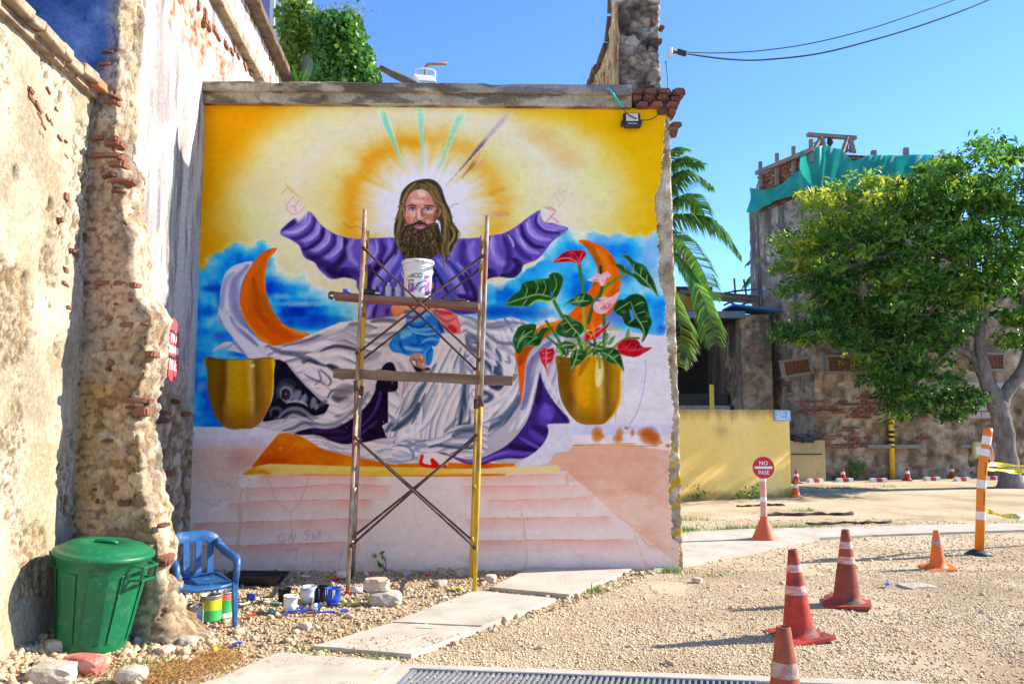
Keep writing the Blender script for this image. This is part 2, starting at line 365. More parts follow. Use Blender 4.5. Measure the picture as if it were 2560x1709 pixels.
def paint_mural(px, py):
    K = Canvas(px, py); st = K.stroke; rnd = random.Random(7)
    X, Y = px, py
    # --- glowing sky
    n1 = fbm(X, Y, 120, 3); n2 = fbm(X, Y, 40, 9); n3 = fbm(X, Y, 14, 21)
    dx = X-1062; dy = Y-520
    el = np.where(dx < 0, np.sqrt((dx/520)**2+(dy/330)**2), np.sqrt((dx/545)**2+(dy/285)**2))+(n1-.5)*.16
    left = np.clip(-dx/600+.5, 0, 1)[..., None]
    outer = left*np.array([255, 170, 10])+(1-left)*np.array([250, 192, 4])
    outer = outer*(1-.12*sstep(1.2, 1.7, el))[..., None]
    cream = ramp(np.clip(np.sqrt((dx/520)**2+(dy/360)**2)+(n2-.5)*.15, 0, 1.5), [(0, (222, 222, 230)), (.33, (252, 222, 128)), (.46, (252, 236, 165)), (.66, (248, 242, 212)), (.85, (252, 238, 172)), (1.1, (255, 208, 80))])
    t = sstep(.84, 1.12, el)[..., None]
    K.c[:] = cream*(1-t)+outer*t
    K.c += ((n2-.5)*10)[..., None]
    # peach smears on the right
    K.fr('B')
    for p in [(900, 470), (1000, 560), (1080, 640), (820, 420)]: K.spot((240, 180, 95), p[0], p[1], 190, 90, .35)
    # ring
    r = np.sqrt((dx/182)**2+((Y-530)/178)**2)
    ang = np.arctan2(dy, dx); wob = (vnoise(ang*9, ang*0, 4)-.5)*.10+(n3-.5)*.08
    ring = np.exp(-(np.abs(r+wob-1.02)/np.where(r < 1.02, .15, .17))**2)*np.where(dx < 0, .9, .55)*(.75+.4*n2)
    K.c[:] = K.c*(1-ring[..., None])+np.array([245, 172, 38])*ring[..., None]
    spk = vnoise(ang*26, r*2, 8)
    core = (1-sstep(.48, .97, r+wob*1.2+(spk-.5)*.22))
    K.c[:] = K.c*(1-core[..., None])+np.array([232, 232, 242])*core[..., None]
    K.fr('S')
    for i in range(46):
        a = rnd.uniform(-math.pi, .3); r0 = rnd.uniform(128, 150); r1 = r0+rnd.uniform(14, 34)
        q = [(1062+math.cos(a)*k*1.02, 530+math.sin(a)*k) for k in (r0, (r0+r1)/2, r1)]
        st((248, 232, 205), rnd.uniform(3, 6), q, .3)
    for i in range(10):
        a = rnd.uniform(-.95, .1); r0 = rnd.uniform(150, 170); q = [(1062+math.cos(a)*k, 530+math.sin(a)*k) for k in (r0, r0+25, r0+45)]
        st((225, 150, 60) if i % 2 else (170, 160, 190), 5, q, .5)
    # rays
    def ray(col, a, b, wa, wb, al):
        n = 14
        for i in range(n):
            t = i/(n-1); t2 = (i+1.4)/(n-1)
            p = [(a[0]+(b[0]-a[0])*t, a[1]+(b[1]-a[1])*t), (a[0]+(b[0]-a[0])*t2, a[1]+(b[1]-a[1])*t2)]
            st(col, wa+(wb-wa)*t, p, al*(.5+.5*math.sin(min(t*4+.3, 1.57))), taper=False)
    K.fr('A'); ray((105, 208, 190), (1492, 250), (1640, 640), 44, 8, .5); ray((240, 235, 200), (1530, 260), (1650, 640), 16, 4, .3)
    ray((120, 214, 190), (1788, 225), (1810, 650), 40, 8, .5); ray((190, 215, 215), (1812, 225), (1812, 640), 16, 5, .4)
    K.fr('B'); ray((125, 210, 185), (235, 250), (62, 670), 46, 14, .45); ray((195, 220, 205), (250, 255), (80, 660), 16, 5, .35)
    ray((165, 150, 175), (615, 245), (160, 770), 42, 8, .42); ray((110, 80, 90), (420, 480), (240, 690), 34, 10, .42); ray((255, 246, 215), (640, 265), (240, 700), 13, 5, .6)
    ray((120, 90, 60), (340, 640), (240, 760), 26, 8, .3)
    # --- blue clouds, left
    K.fr('C')
    def cloudy(pts, soft, seed, cols, off=0, dirn=(0, 1)):
        m, sl = K.mask(pts, soft)
        if sl is None: return m
        a = fbm(X[sl], Y[sl], 38, seed, 5)
        mm = sstep(.22, .62, m[sl]*.95+(a-.5)*1.1)
        b = fbm(X[sl], Y[sl], 60, seed+5, 4)
        dd = np.clip(m[sl]*.75+(b-.5)*1.5+off, 0, 1)
        K.mix(sl, mm, ramp(dd, cols)); return m
    blues = [(0, (190, 214, 228)), (.15, (150, 208, 228)), (.34, (78, 190, 230)), (.6, (25, 150, 226)), (.85, (5, 90, 208)), (1, (10, 55, 180))]
    cloudy([(-120, 230), (60, 215), (200, 120), (370, 10), (430, 60), (540, 50), (640, 170), (760, 280), (1000, 410), (1400, 500), (1400, 800), (500, 1000), (300, 1480), (-120, 1500)], 42, 31, blues, -.22)
    for (x, y, a, b, al, c) in [(160, 380, 120, 40, .75, (5, 60, 185)), (250, 480, 80, 160, .6, (10, 50, 180)), (140, 560, 80, 60, .7, (0, 70, 195)), (900, 660, 260, 60, .7, (0, 70, 195)), (1050, 620, 240, 44, .5, (0, 60, 185)), (640, 240, 120, 60, .5, (175, 212, 226)), (950, 430, 180, 40, .5, (165, 212, 228)), (420, 60, 120, 50, .4, (120, 205, 230)), (1100, 470, 220, 60, .55, (150, 215, 228)), (740, 300, 150, 60, .6, (165, 205, 222)), (820, 380, 130, 40, .6, (30, 150, 220)), (860, 500, 260, 28, .6, (185, 215, 225)), (700, 440, 110, 30, .55, (175, 210, 225)), (230, 760, 110, 60, .55, (20, 60, 190)), (120, 770, 90, 50, .5, (90, 190, 225)), (60, 1000, 60, 120, .35, (140, 190, 225)), (80, 1150, 60, 60, .5, (190, 190, 215)), (90, 1400, 120, 70, .5, (20, 90, 205)), (380, 890, 120, 40, .6, (10, 60, 185)), (330, 60, 90, 60, .4, (60, 185, 225)), (1290, 470, 90, 90, .5, (235, 222, 170))]:
        K.spot(c, x, y, a, b, al)
    # --- blue clouds, right
    K.fr('D')
    cloudy([(860, 130), (930, 30), (1010, -20), (1120, 30), (1300, 20), (1500, 40), (1760, 20), (1800, 800), (1330, 760), (300, 700), (300, 420), (520, 380), (700, 290)], 42, 57, blues, -.28)
    for (x, y, a, b, al, c) in [(560, 470, 110, 90, .6, (5, 85, 200)), (520, 600, 200, 70, .75, (5, 50, 170)), (760, 610, 200, 60, .5, (30, 50, 160)), (440, 430, 60, 50, .7, (110, 190, 225)), (900, 250, 130, 110, .6, (60, 175, 228)), (1000, 420, 120, 100, .4, (40, 150, 220)), (1450, 150, 60, 90, .55, (20, 110, 215)), (1450, 300, 90, 120, .6, (5, 60, 190)), (1650, 180, 120, 160, .6, (185, 190, 225)), (1680, 330, 90, 80, .6, (190, 195, 222)), (1300, 60, 200, 60, .5, (175, 190, 225)), (1100, 20, 200, 60, .4, (170, 200, 225)), (1700, 620, 70, 120, .55, (30, 110, 215)), (1730, 730, 50, 50, .7, (10, 60, 190)), (1380, 640, 120, 110, .55, (110, 105, 190)), (1600, 760, 200, 40, .4, (170, 165, 210)), (1480, 620, 160, 70, .35, (70, 80, 190))]:
        K.spot(c, x, y, a, b, al)
    # --- whitewashed right-hand side and everything below
    wh = lambda c, k=9: (lambda x, y: np.array(c, float)+((fbm(x, y, 30, 77)-.5)*k*2+(fbm(x, y, 6, 78, 2)-.5)*k)[..., None])
    K.fr('S'); K.fill([(640, 840), (1400, 840), (1420, 1190), (600, 1190)], (178, 174, 188), 4, smooth=False); K.fr('D')
    K.fill([(1300, 745), (1480, 752), (1620, 770), (1900, 800), (1900, 1600), (800, 1600), (820, 900)], wh((216, 212, 220)), 2, smooth=False)
    K.fr('S')
    K.fill([(440, 1066), (700, 1068), (1400, 1180), (1760, 1050), (1760, 1480), (440, 1480)], wh((224, 209, 205), 5), 2, smooth=False)
    # thin blue pencil lines
    K.fr('D')
    st((110, 120, 205), 4, [(1612, 965), (1605, 1120), (1560, 1320), (1490, 1450)], .8, taper=False); st((140, 150, 215), 3, [(1600, 1050), (1560, 1220)], .6)
    st((110, 90, 150), 3, [(1385, 1330), (1384, 1450)], .6); st((200, 90, 100), 3, [(1430, 975), (1540, 975)], .6); st((230, 170, 120), 12, [(1440, 1050), (1440, 1300)], .3)
    for i in range(22): st((120, 120, 130), rnd.uniform(3, 8), [(rnd.uniform(1480, 1780), rnd.uniform(900, 1100)) for _ in range(1)]*2, .35)
    # --- lower right: ledge, ochre dabs, peach wall
    K.fr('J')
    K.fill([(1075, 75), (2260, 75), (2260, 170), (1080, 170)], wh((188, 190, 222)), 5, .75, smooth=False)
    K.fill([(1050, 445), (1240, 268), (1500, 264), (1900, 275), (2260, 330), (2320, 1380), (2270, 1370), (1930, 1100), (1680, 905), (1470, 715), (1230, 510), (1160, 470)], lambda x, y: ramp(np.clip((y-1110)/280+(fbm(x, y, 50, 5)-.5)*.7, 0, 1), [(0, (216, 168, 146)), (.35, (215, 174, 154)), (.6, (226, 196, 178)), (1, (220, 190, 176))]), 3, smooth=False)
    for (x, y, a, b) in [(1900, 640, 200, 120), (1980, 1060, 140, 110), (1300, 560, 140, 50), (1600, 700, 200, 60), (2050, 1180, 120, 60), (1800, 400, 330, 90)]: K.spot((206, 150, 120), x, y, a, b, .4)
    st((125, 95, 95), 4, [(1240, 268), (1460, 260)], .8, taper=False); st((120, 90, 95), 4, [(1460, 258), (1870, 248)], .7, taper=False); st((130, 80, 60), 4, [(1700, 268), (2060, 275)], .6, taper=False)
    for (x, y, a, b, al) in [(1515, 165, 60, 85, .95), (1560, 185, 35, 22, .8), (1720, 150, 40, 50, .8), (1705, 205, 55, 45, .85), (1785, 108, 25, 18, .9), (1840, 150, 22, 42, .85), (1995, 180, 100, 90, .95), (2050, 215, 60, 70, .8), (1950, 150, 80, 50, .6), (2165, 270, 24, 20, .9), (2105, 240, 16, 14, .7)]:
        K.spot((190, 110, 35) if x < 1900 else (172, 84, 28), x, y, a, b, al, pw=.7)
    # --- lower left: ledge, tan wall
    K.fr('I')
    K.fill([(30, 28), (800, 30), (740, 210), (30, 215)], wh((216, 212, 222)), 4, .9, smooth=False)
    K.fill([(30, 130), (700, 130), (700, 215), (30, 215)], (198, 182, 200), 6, .5, smooth=False)
    K.fill([(30, 210), (735, 205), (600, 400), (480, 460), (440, 720), (30, 740)], lambda x, y: ramp(np.clip((y-1115)/150+(fbm(x, y, 40, 6)-.5)*.6, 0, 1), [(0, (212, 174, 158)), (.5, (214, 184, 172)), (1, (216, 198, 194))]), 12, .9, smooth=False)
    K.spot((190, 135, 120), 480, 320, 170, 120, .5)
    # --- steps: red-pink shade under every line
    def step(pts, reach, al, col=(226, 158, 142), line=True):
        p = crom(K.T(pts), False, 8); sl = K.box(p[:, 0].min(), p[:, 1].min()-4, p[:, 0].max(), p[:, 1].max()+reach+4)
        if sl is None: return
        yl = np.interp(X[sl], p[:, 0], p[:, 1]); d = Y[sl]-yl+(fbm(X[sl], Y[sl], 10, 3)-.5)*4
        e = sstep(p[0, 0], p[0, 0]+18, X[sl])*(1-sstep(p[-1, 0]-25, p[-1, 0], X[sl]))
        nn = .45+.9*fbm(X[sl], Y[sl], 45, 12)
        a = np.where(d > -.6, np.exp(-(np.clip(d, 0, None)/reach)**1.3), 0)*al*e*nn*(d < reach*1.6)
        K.mix(sl, np.clip(a, 0, 1), col)
        if line: K.mix(sl, np.clip(1.3-np.abs(d-.5), 0, 1)*e*al*.6*np.clip(nn*1.6-.75, 0, 1), (188, 98, 88))
    for p in [[(620, 470), (900, 468), (1130, 460), (1780, 460)], [(480, 590), (700, 580), (1000, 572), (1250, 552), (1430, 548), (1900, 560)], [(330, 735), (560, 712), (800, 700), (1100, 690), (1720, 692)], [(20, 912), (480, 896), (800, 885), (1100, 875), (1450, 865), (1720, 876)], [(60, 1112), (500, 1108), (800, 1094), (1100, 1090), (1440, 1076), (1620, 1085)]]:
        step(p, 25, .72)
    K.fr('J')
    for p in [[(250, 545), (700, 540), (1230, 522)], [(240, 640), (700, 640), (900, 636), (1200, 628), (1400, 626)], [(480, 765), (900, 762), (1200, 752), (1520, 742)], [(290, 945), (500, 932), (900, 930), (1200, 925), (1680, 918)], [(380, 1138), (700, 1135), (1000, 1128), (1500, 1132), (1900, 1130)]]:
        step(p, 22, .66)
    st((242, 215, 185), 10, [(480, 750), (1330, 738)], .7, taper=False); st((238, 180, 140), 12, [(1340, 740), (1500, 732)], .6, taper=False)
    K.fill([(1222, 520), (1250, 520), (1250, 625), (1228, 625)], (214, 168, 156), 2, .8, smooth=False)
    for p in [[(1230, 520), (1370, 620), (1480, 720)], [(1470, 715), (1680, 905), (1930, 1100), (2270, 1380)]]: st((225, 215, 212), 6, p, .6, taper=False)
    # --- grime, old pencil scrawl, pale drips on the lower wall
    K.fr('I')
    for p in [[(115, 520), (200, 525), (330, 520)], [(200, 545), (205, 640)], [(310, 530), (330, 590), (370, 540), (410, 580), (460, 500)], [(460, 490), (540, 490), (575, 540)], [(120, 670), (180, 730), (290, 740), (280, 670)], [(180, 790), (300, 690)]]:
        st((150, 160, 185), 6, p, .5, taper=False)
    for p in [[(860, 1005), (830, 1030), (850, 1075), (890, 1060), (870, 1010)], [(920, 1070), (940, 1010), (960, 1070), (990, 1000)], [(1110, 970), (1075, 990), (1110, 1030), (1080, 1060)], [(1140, 1060), (1150, 1000), (1170, 1050), (1210, 980), (1210, 1050)], [(900, 1150), (960, 1160), (1000, 1130), (990, 1230)], [(1160, 1160), (1140, 1280)]]:
        st((165, 125, 160), 8, p, .5, taper=False)
    for p in [[(720, 470), (770, 600), (810, 700), (930, 805), (945, 900), (955, 1080)], [(1105, 465), (1060, 620), (1010, 730), (940, 805)]]: st((196, 178, 160), 7, p, .75, taper=False); st((150, 125, 120), 3, [(a+6, b) for a, b in p], .4, taper=False)
    K.fill([(458, 575), (490, 585), (555, 570), (552, 590), (500, 600), (470, 592)], (205, 190, 175), 2, .8)
    K.fill([(482, 600), (500, 600), (470, 740), (490, 800), (488, 900), (455, 1165), (432, 1165), (462, 900), (450, 760)], (205, 180, 165), 2, .85)
    K.fill([(540, 590), (555, 590), (562, 790), (550, 740)], (205, 182, 168), 2, .8)
    st((150, 120, 110), 4, [(500, 600), (476, 740), (494, 810), (490, 910), (460, 1160)], .4, taper=False)
    for p in [[(2070, 640), (2085, 860)], [(2080, 850), (2130, 950)], [(1830, 470), (2050, 700)]]: st((185, 190, 205), 8, p, .4)
    st((215, 185, 60), 7, [(2160, 730), (2175, 780), (2215, 790)], .7)
    st((120, 110, 110), 4, [(1430, 1150), (1395, 1230), (1380, 1340)], .5, taper=False); st((225, 220, 215), 5, [(1400, 1170), (1385, 1300)], .4)
    K.fr('J')
    K.fill([(772, 745), (800, 750), (835, 960), (862, 1180), (872, 1290), (850, 1400), (838, 1395), (858, 1280), (846, 1180), (815, 950), (790, 780)], (215, 192, 184), 2, .9); st((165, 135, 135), 3, [(800, 760), (838, 960), (866, 1190), (874, 1290), (852, 1390)], .5, taper=False)
    K.fill([(1690, 912), (1750, 955), (1810, 985), (1830, 1010), (1970, 1170), (1960, 1175), (1800, 1000), (1700, 930)], (222, 196, 180), 2, .9); st((150, 110, 100), 3, [(1700, 915), (1800, 982), (1850, 1020), (1975, 1175)], .6, taper=False)
    K.fill([(1832, 1050), (1850, 1060), (1880, 1140), (1890, 1190), (1980, 1385), (1965, 1385), (1870, 1190), (1860, 1120)], (222, 200, 186), 2, .9); st((160, 120, 115), 3, [(1855, 1065), (1892, 1180), (1980, 1380)], .5, taper=False)
    sl = K.box(440, 1385, 1720, 1460)
    if sl is not None:
        a = sstep(1390, 1435, Y[sl]+(fbm(X[sl], Y[sl], 25, 71)-.5)*50)*.32
        K.mix(sl, a, (176, 160, 154))
    for i in range(16): K.spot((170, 154, 150), rnd.uniform(-1200, 2200), rnd.uniform(1150, 1420), rnd.uniform(60, 220), rnd.uniform(15, 50), rnd.uniform(.06, .22))
    # --- ochre rug and yellow top step
    K.fr('I')
    rugm = K.fill([(590, 375), (830, 88), (900, 76), (1010, 95), (1130, 160), (1250, 235), (1480, 285), (1700, 330), (1900, 370), (2100, 310), (2349, 350), (3060, 360), (2900, 470), (2300, 480), (600, 460)], lambda x, y: ramp(fbm(x, y, 55, 14), [(.25, (196, 82, 6)), (.5, (208, 108, 8)), (.75, (214, 136, 14))]), 1.5, smooth=False)
    for (x, y, a, b, c) in [(800, 320, 160, 70, (176, 62, 8)), (900, 240, 200, 120, (198, 92, 4)), (1050, 170, 120, 60, (210, 140, 10)), (1300, 300, 260, 60, (200, 110, 10)), (1900, 385, 600, 30, (186, 112, 20)), (850, 220, 22, 22, (235, 160, 110))]: K.spot(c, x, y, a, b, .7, rugm)
    st((225, 150, 40), 10, [(880, 280), (1030, 150)], .5)
    K.fill([(505, 458), (640, 380), (760, 362), (1500, 385), (2349, 397), (2349, 465), (1800, 470), (1160, 458), (760, 468), (640, 462)], lambda x, y: ramp(np.clip((x-610)/460, 0, 1)*.6+fbm(x, y*3, 30, 4)*.4, [(0, (200, 138, 14)), (.3, (240, 214, 130)), (.55, (245, 215, 110)), (.8, (246, 200, 70)), (1, (246, 208, 90))]), 1.5, smooth=False)
    st((198, 132, 12), 40, [(510, 455), (620, 430), (745, 448)], .8); st((250, 200, 40), 16, [(1500, 440), (1900, 450), (2349, 452)], .6, taper=False)
    K.fr('J')
    K.fill([(-200, 482), (500, 478), (700, 462), (1160, 452), (1185, 515), (900, 522), (-200, 540)], lambda x, y: ramp(np.clip((x-1080)/330+(fbm(x, y*2, 20, 4)-.5)*.4, 0, 1), [(0, (246, 205, 85)), (.4, (246, 222, 150)), (1, (246, 226, 165))]), 1.5, smooth=False)
    st((240, 185, 60), 12, [(-200, 530), (100, 530), (400, 520)], .6)
    # --- orange crescents
    K.fr('C')
    cm = K.fill([(665, 65), (560, 90), (470, 190), (400, 320), (375, 450), (385, 560), (430, 660), (500, 745), (570, 805), (650, 825), (760, 806), (930, 745), (800, 700), (700, 640), (620, 520), (580, 400), (575, 280), (600, 160)], (206, 96, 14), 1.5)
    # --- white mantle
    def autofold(m, uv, al, seed=1, stops=FOLD):
        r_, c_ = np.nonzero(m.max(1) > .01)[0], np.nonzero(m.max(0) > .01)[0]
        if len(r_) == 0: return
        sl = (slice(r_[0], r_[-1]+1), slice(c_[0], c_[-1]+1))
        u, v = uv(X[sl], Y[sl]); w_ = vnoise(u*.8, v*.5, seed+9)
        K.mix(sl, m[sl]*min(1, al*1.25), ramp(ridge(u, v+w_*.6, seed), stops))
    LT = (214, 208, 214); MD = (160, 160, 180); DK = (96, 98, 124); DD = (48, 48, 70); BK = (24, 20, 38)
    hook = K.fill([(455, 165), (330, 200), (262, 260), (225, 380), (218, 500), (205, 570), (215, 640), (270, 700), (330, 790), (250, 800), (160, 870), (260, 860), (400, 890), (470, 930), (640, 925), (760, 930), (900, 860), (650, 830), (540, 790), (430, 690), (385, 560), (372, 450), (395, 320), (470, 190)], (206, 204, 216), 1.5)
    for (c, w, p) in [((120, 120, 175), 60, [(440, 200), (340, 300), (330, 420), (350, 560), (420, 680)]), ((226, 222, 228), 40, [(400, 210), (290, 290), (255, 420), (280, 540)]), ((150, 155, 195), 34, [(330, 250), (262, 330), (235, 470), (230, 540)]), ((95, 100, 150), 26, [(300, 600), (340, 680), (440, 760), (520, 830)]), ((222, 220, 226), 50, [(230, 580), (280, 640), (350, 740), (440, 840), (540, 900)]), ((130, 135, 175), 24, [(380, 560), (420, 660), (560, 800)]), ((110, 115, 160), 22, [(210, 600), (250, 700), (330, 800), (420, 900)]), ((140, 150, 195), 18, [(330, 810), (260, 850), (180, 868)]), ((90, 100, 150), 16, [(560, 800), (640, 870), (720, 890)])]:
        st(c, w, p, .75, hook)
    for (c, w, p, al) in [((228, 140, 30), 30, [(385, 520), (420, 640), (510, 740), (620, 810)], .8), ((150, 66, 16), 46, [(480, 300), (500, 430), (520, 560), (600, 660)], .55), ((232, 120, 20), 40, [(560, 110), (460, 250), (410, 420), (430, 560)], .4), ((226, 150, 40), 20, [(640, 80), (590, 180), (572, 320), (585, 420)], .7), ((226, 150, 40), 26, [(700, 660), (800, 710), (900, 745)], .7), ((176, 72, 12), 60, [(560, 600), (680, 720), (780, 760)], .5), ((120, 95, 20), 40, [(545, 400), (570, 520), (640, 600)], .35), ((214, 90, 14), 50, [(470, 620), (560, 720), (700, 780)], .6)]:
        st(c, w, p, al, cm)
    # dark hollow behind pot, then the main cloth
    K.fr('C')
    hollow = K.fill([(640, 925), (720, 935), (780, 1000), (860, 1100), (1000, 1250), (1080, 1300), (1000, 1370), (700, 1400), (560, 1420), (580, 1360), (640, 1200)], BK, 1.5)
    cloth = K.fill([(560, 800), (640, 835), (760, 815), (920, 745), (1050, 690), (1160, 645), (1330, 625), (1500, 610), (1700, 600), (1850, 640), (2080, 640), (2080, 800), (2080, 1000), (1700, 1100), (1640, 1300), (1620, 1568), (1300, 1568), (1250, 1400), (1130, 1460), (950, 1420), (1040, 1370), (1080, 1290), (1060, 1245), (980, 1220), (900, 1150), (800, 1040), (740, 960), (690, 935), (600, 930)], wh((205, 199, 206)), 1.5, smooth=False)
    # lower-left swirl of cloth
    lowc = K.fill([(510, 1440), (580, 1430), (700, 1440), (800, 1400), (900, 1440), (1060, 1440), (1180, 1360), (1330, 1180), (1440, 1040), (1500, 960), (1460, 1200), (1380, 1360), (1200, 1470), (1050, 1500), (930, 1480), (830, 1510), (700, 1500), (600, 1480)], (128, 128, 144), 1.5)
    autofold(np.maximum(cloth, lowc), lambda x, y: (x/95, (y+18*np.sin(x/55)+(x-700)*.06)/19), .62)
    DRC = [  # (colour, width, points, alpha)
        (MD, 40, [(640, 850), (800, 860), (950, 800), (1080, 730), (1200, 700)], .8), (DK, 18, [(690, 825), (860, 800), (1010, 740), (1120, 690)], .7), (DK, 26, [(600, 830), (700, 880), (850, 890), (950, 880)], .7),
        (MD, 46, [(950, 880), (1100, 860), (1220, 840), (1340, 870)], .7), (DD, 20, [(1000, 875), (1120, 830), (1250, 850), (1330, 880)], .7), ((226, 220, 224), 30, [(700, 850), (880, 845), (1040, 800), (1200, 760)], .7),
        (MD, 40, [(1080, 780), (1200, 760), (1350, 790)], .6), (DD, 22, [(1200, 700), (1230, 670), (1330, 660), (1450, 690)], .55), (MD, 60, [(1190, 690), (1300, 700), (1420, 690)], .7), (DK, 26, [(1400, 640), (1500, 625), (1620, 640)], .75),
        ((222, 216, 220), 46, [(1000, 730), (1100, 690), (1220, 660)], .7), (MD, 34, [(1340, 740), (1450, 760), (1600, 740)], .7), (DK, 18, [(1350, 760), (1480, 740), (1620, 720)], .5), (MD, 30, [(1400, 800), (1500, 820), (1580, 800)], .7),
        (DK, 24, [(700, 880), (820, 900), (900, 940), (1010, 970)], .75), ((226, 220, 226), 40, [(900, 900), (1030, 900), (1150, 890), (1250, 920)], .8), (DK, 22, [(860, 960), (900, 925), (980, 960), (1060, 990)], .85), (DD, 16, [(870, 970), (920, 940), (1000, 975)], .6),
        (DD, 40, [(1060, 980), (1120, 1010), (1200, 1080), (1240, 1060)], .9), (BK, 24, [(1130, 1030), (1190, 1075), (1230, 1065)], .8), ((222, 212, 218), 60, [(860, 1000), (930, 1020), (990, 1080), (1000, 1130)], .8), (DK, 14, [(880, 1050), (950, 1090), (1010, 1100), (990, 1020)], .7),
        ((226, 216, 220), 56, [(1030, 1020), (1070, 1060), (1080, 1120)], .8), (DK, 14, [(1000, 1010), (1060, 1060), (1090, 1110), (1060, 1150)], .7), (DK, 12, [(960, 1140), (1000, 1110), (1060, 1150), (1080, 1190)], .6), ((228, 218, 222), 40, [(1000, 1170), (1050, 1170), (1060, 1210)], .8), ((220, 210, 216), 40, [(900, 1120), (960, 1190), (1030, 1230)], .7), (DK, 14, [(1060, 1240), (1090, 1190), (1130, 1160)], .8),
        ((226, 218, 224), 34, [(1090, 1160), (1180, 1120), (1280, 1070), (1400, 1010)], .8), (DK, 20, [(740, 970), (830, 1080), (950, 1200), (1060, 1260)], .6), ((190, 180, 205), 16, [(760, 960), (850, 1080), (960, 1190), (1060, 1245)], .7),
        ((110, 108, 116), 70, [(1120, 1200), (1200, 1180), (1260, 1150)], .7), ((78, 80, 96), 36, [(1100, 1220), (1150, 1250), (1240, 1240)], .8), ((190, 184, 188), 40, [(1150, 1290), (1260, 1240), (1340, 1150)], .7), (MD, 40, [(1200, 1330), (1320, 1230), (1420, 1090)], .7), ((224, 220, 222), 24, [(1100, 1300), (1180, 1340), (1250, 1310), (1340, 1230), (1440, 1060)], .6), ((100, 102, 122), 30, [(1120, 1380), (1230, 1360), (1330, 1270), (1400, 1150)], .6),
        ((120, 118, 138), 60, [(1300, 920), (1380, 930), (1470, 900), (1490, 870)], .8), (MD, 40, [(1350, 960), (1440, 920), (1490, 890)], .7), (MD, 30, [(1330, 1000), (1430, 980), (1530, 940)], .5)]
    for c, w, p, al in DRC: st(c, w*1.05, p, min(1, al*1.2), np.maximum(cloth, lowc))
    K.fr('G')
    for c, w, p, al in [((180, 176, 184), 46, [(320, 870), (500, 860), (620, 780), (720, 790), (830, 850), (950, 870)], .9), ((84, 88, 108), 36, [(520, 960), (650, 930), (760, 870), (860, 870), (1000, 880)], .8), ((120, 125, 150), 40, [(980, 890), (1120, 880), (1260, 810), (1360, 700)], .9), ((200, 196, 204), 22, [(900, 830), (1050, 860), (1200, 820), (1340, 720), (1450, 600), (1600, 380)], .8), ((70, 74, 96), 24, [(800, 850), (960, 940), (1120, 930), (1260, 870)], .7), ((150, 150, 165), 30, [(700, 960), (800, 910), (960, 920), (1100, 940), (1220, 890)], .7)]: st(c, w, p, al)
    # scroll in the hollow
    for c, w, p, al in [((78, 82, 100), 50, [(470, 560), (470, 450), (560, 400), (640, 450), (650, 540), (590, 610)], .8), ((148, 150, 165), 26, [(505, 560), (500, 470), (560, 430), (625, 470), (625, 560), (560, 600), (520, 570)], .8), ((60, 60, 76), 16, [(530, 520), (560, 480), (600, 520), (570, 560), (535, 540)], .9), ((160, 158, 168), 18, [(550, 520), (570, 510)], .8), ((52, 60, 76), 34, [(470, 400), (520, 350), (620, 350), (690, 410)], .7), ((140, 152, 180), 70, [(680, 600), (700, 520), (740, 480)], .8), ((150, 160, 190), 60, [(740, 620), (780, 580), (800, 520)], .8), ((185, 182, 192), 22, [(560, 620), (660, 600), (760, 610), (830, 660)], .9), ((140, 150, 175), 60, [(880, 680), (900, 620), (900, 560)], .8), ((150, 158, 182), 40, [(930, 700), (950, 640)], .8), ((88, 92, 112), 40, [(970, 660), (1020, 620), (1060, 590)], .8), (BK, 26, [(560, 650), (680, 630), (800, 670), (920, 740), (1000, 710), (1080, 640)], 1), (BK, 14, [(850, 560), (845, 660)], .8), ((84, 88, 104), 36, [(380, 780), (380, 710), (450, 680), (500, 720), (480, 790), (420, 810)], .8), ((40, 40, 54), 18, [(440, 740), (455, 740)], .9), ((128, 130, 146), 40, [(480, 800), (560, 720), (660, 690), (760, 710), (880, 790), (960, 800)], .9), ((70, 72, 92), 22, [(540, 830), (640, 740), (760, 770), (900, 840)], .8)]: st(c, w, p, al)
    # dark purple cave under the cloth
    cave = K.fill([(1760, 160), (1830, 120), (1890, 150), (1930, 260), (1980, 480), (2040, 560), (2060, 700), (1960, 1000), (1700, 1060), (1540, 1100), (1300, 1130), (1120, 1090), (980, 1030), (700, 1010), (680, 990), (860, 930), (1100, 940), (1260, 880), (1440, 760), (1590, 600), (1680, 400), (1720, 240)], (32, 18, 48), 2)
    for c, w, p, al in [((86, 56, 138), 30, [(1720, 320), (1720, 520), (1640, 740), (1500, 900)], .8), ((70, 44, 116), 34, [(1820, 320), (1830, 540), (1860, 740)], .7), ((92, 60, 150), 26, [(1440, 1030), (1560, 940), (1680, 840)], .7), ((66, 40, 110), 40, [(900, 960), (1100, 960), (1300, 980)], .7), ((56, 36, 96), 40, [(1100, 1040), (1260, 1060), (1380, 1000)], .7), ((18, 14, 30), 50, [(1560, 940), (1660, 1000)], .7), ((20, 14, 30), 30, [(1770, 300), (1780, 620)], .6)]: st(c, w, p, al, cave)
    # white hem below
    hem = K.fill([(620, 1000), (760, 1020), (900, 1010), (1050, 1060), (1130, 1110), (1300, 1130), (1420, 1120), (1650, 1210), (1960, 1100), (2300, 1180), (2300, 1330), (2000, 1360), (1800, 1350), (1640, 1320), (1500, 1290), (1300, 1240), (1100, 1210), (980, 1170), (880, 1080), (780, 1030)], (205, 200, 208), 1.5)
    autofold(hem, lambda x, y: (x/80, (y-x*.1+8*np.sin(x/30))/15), .45)
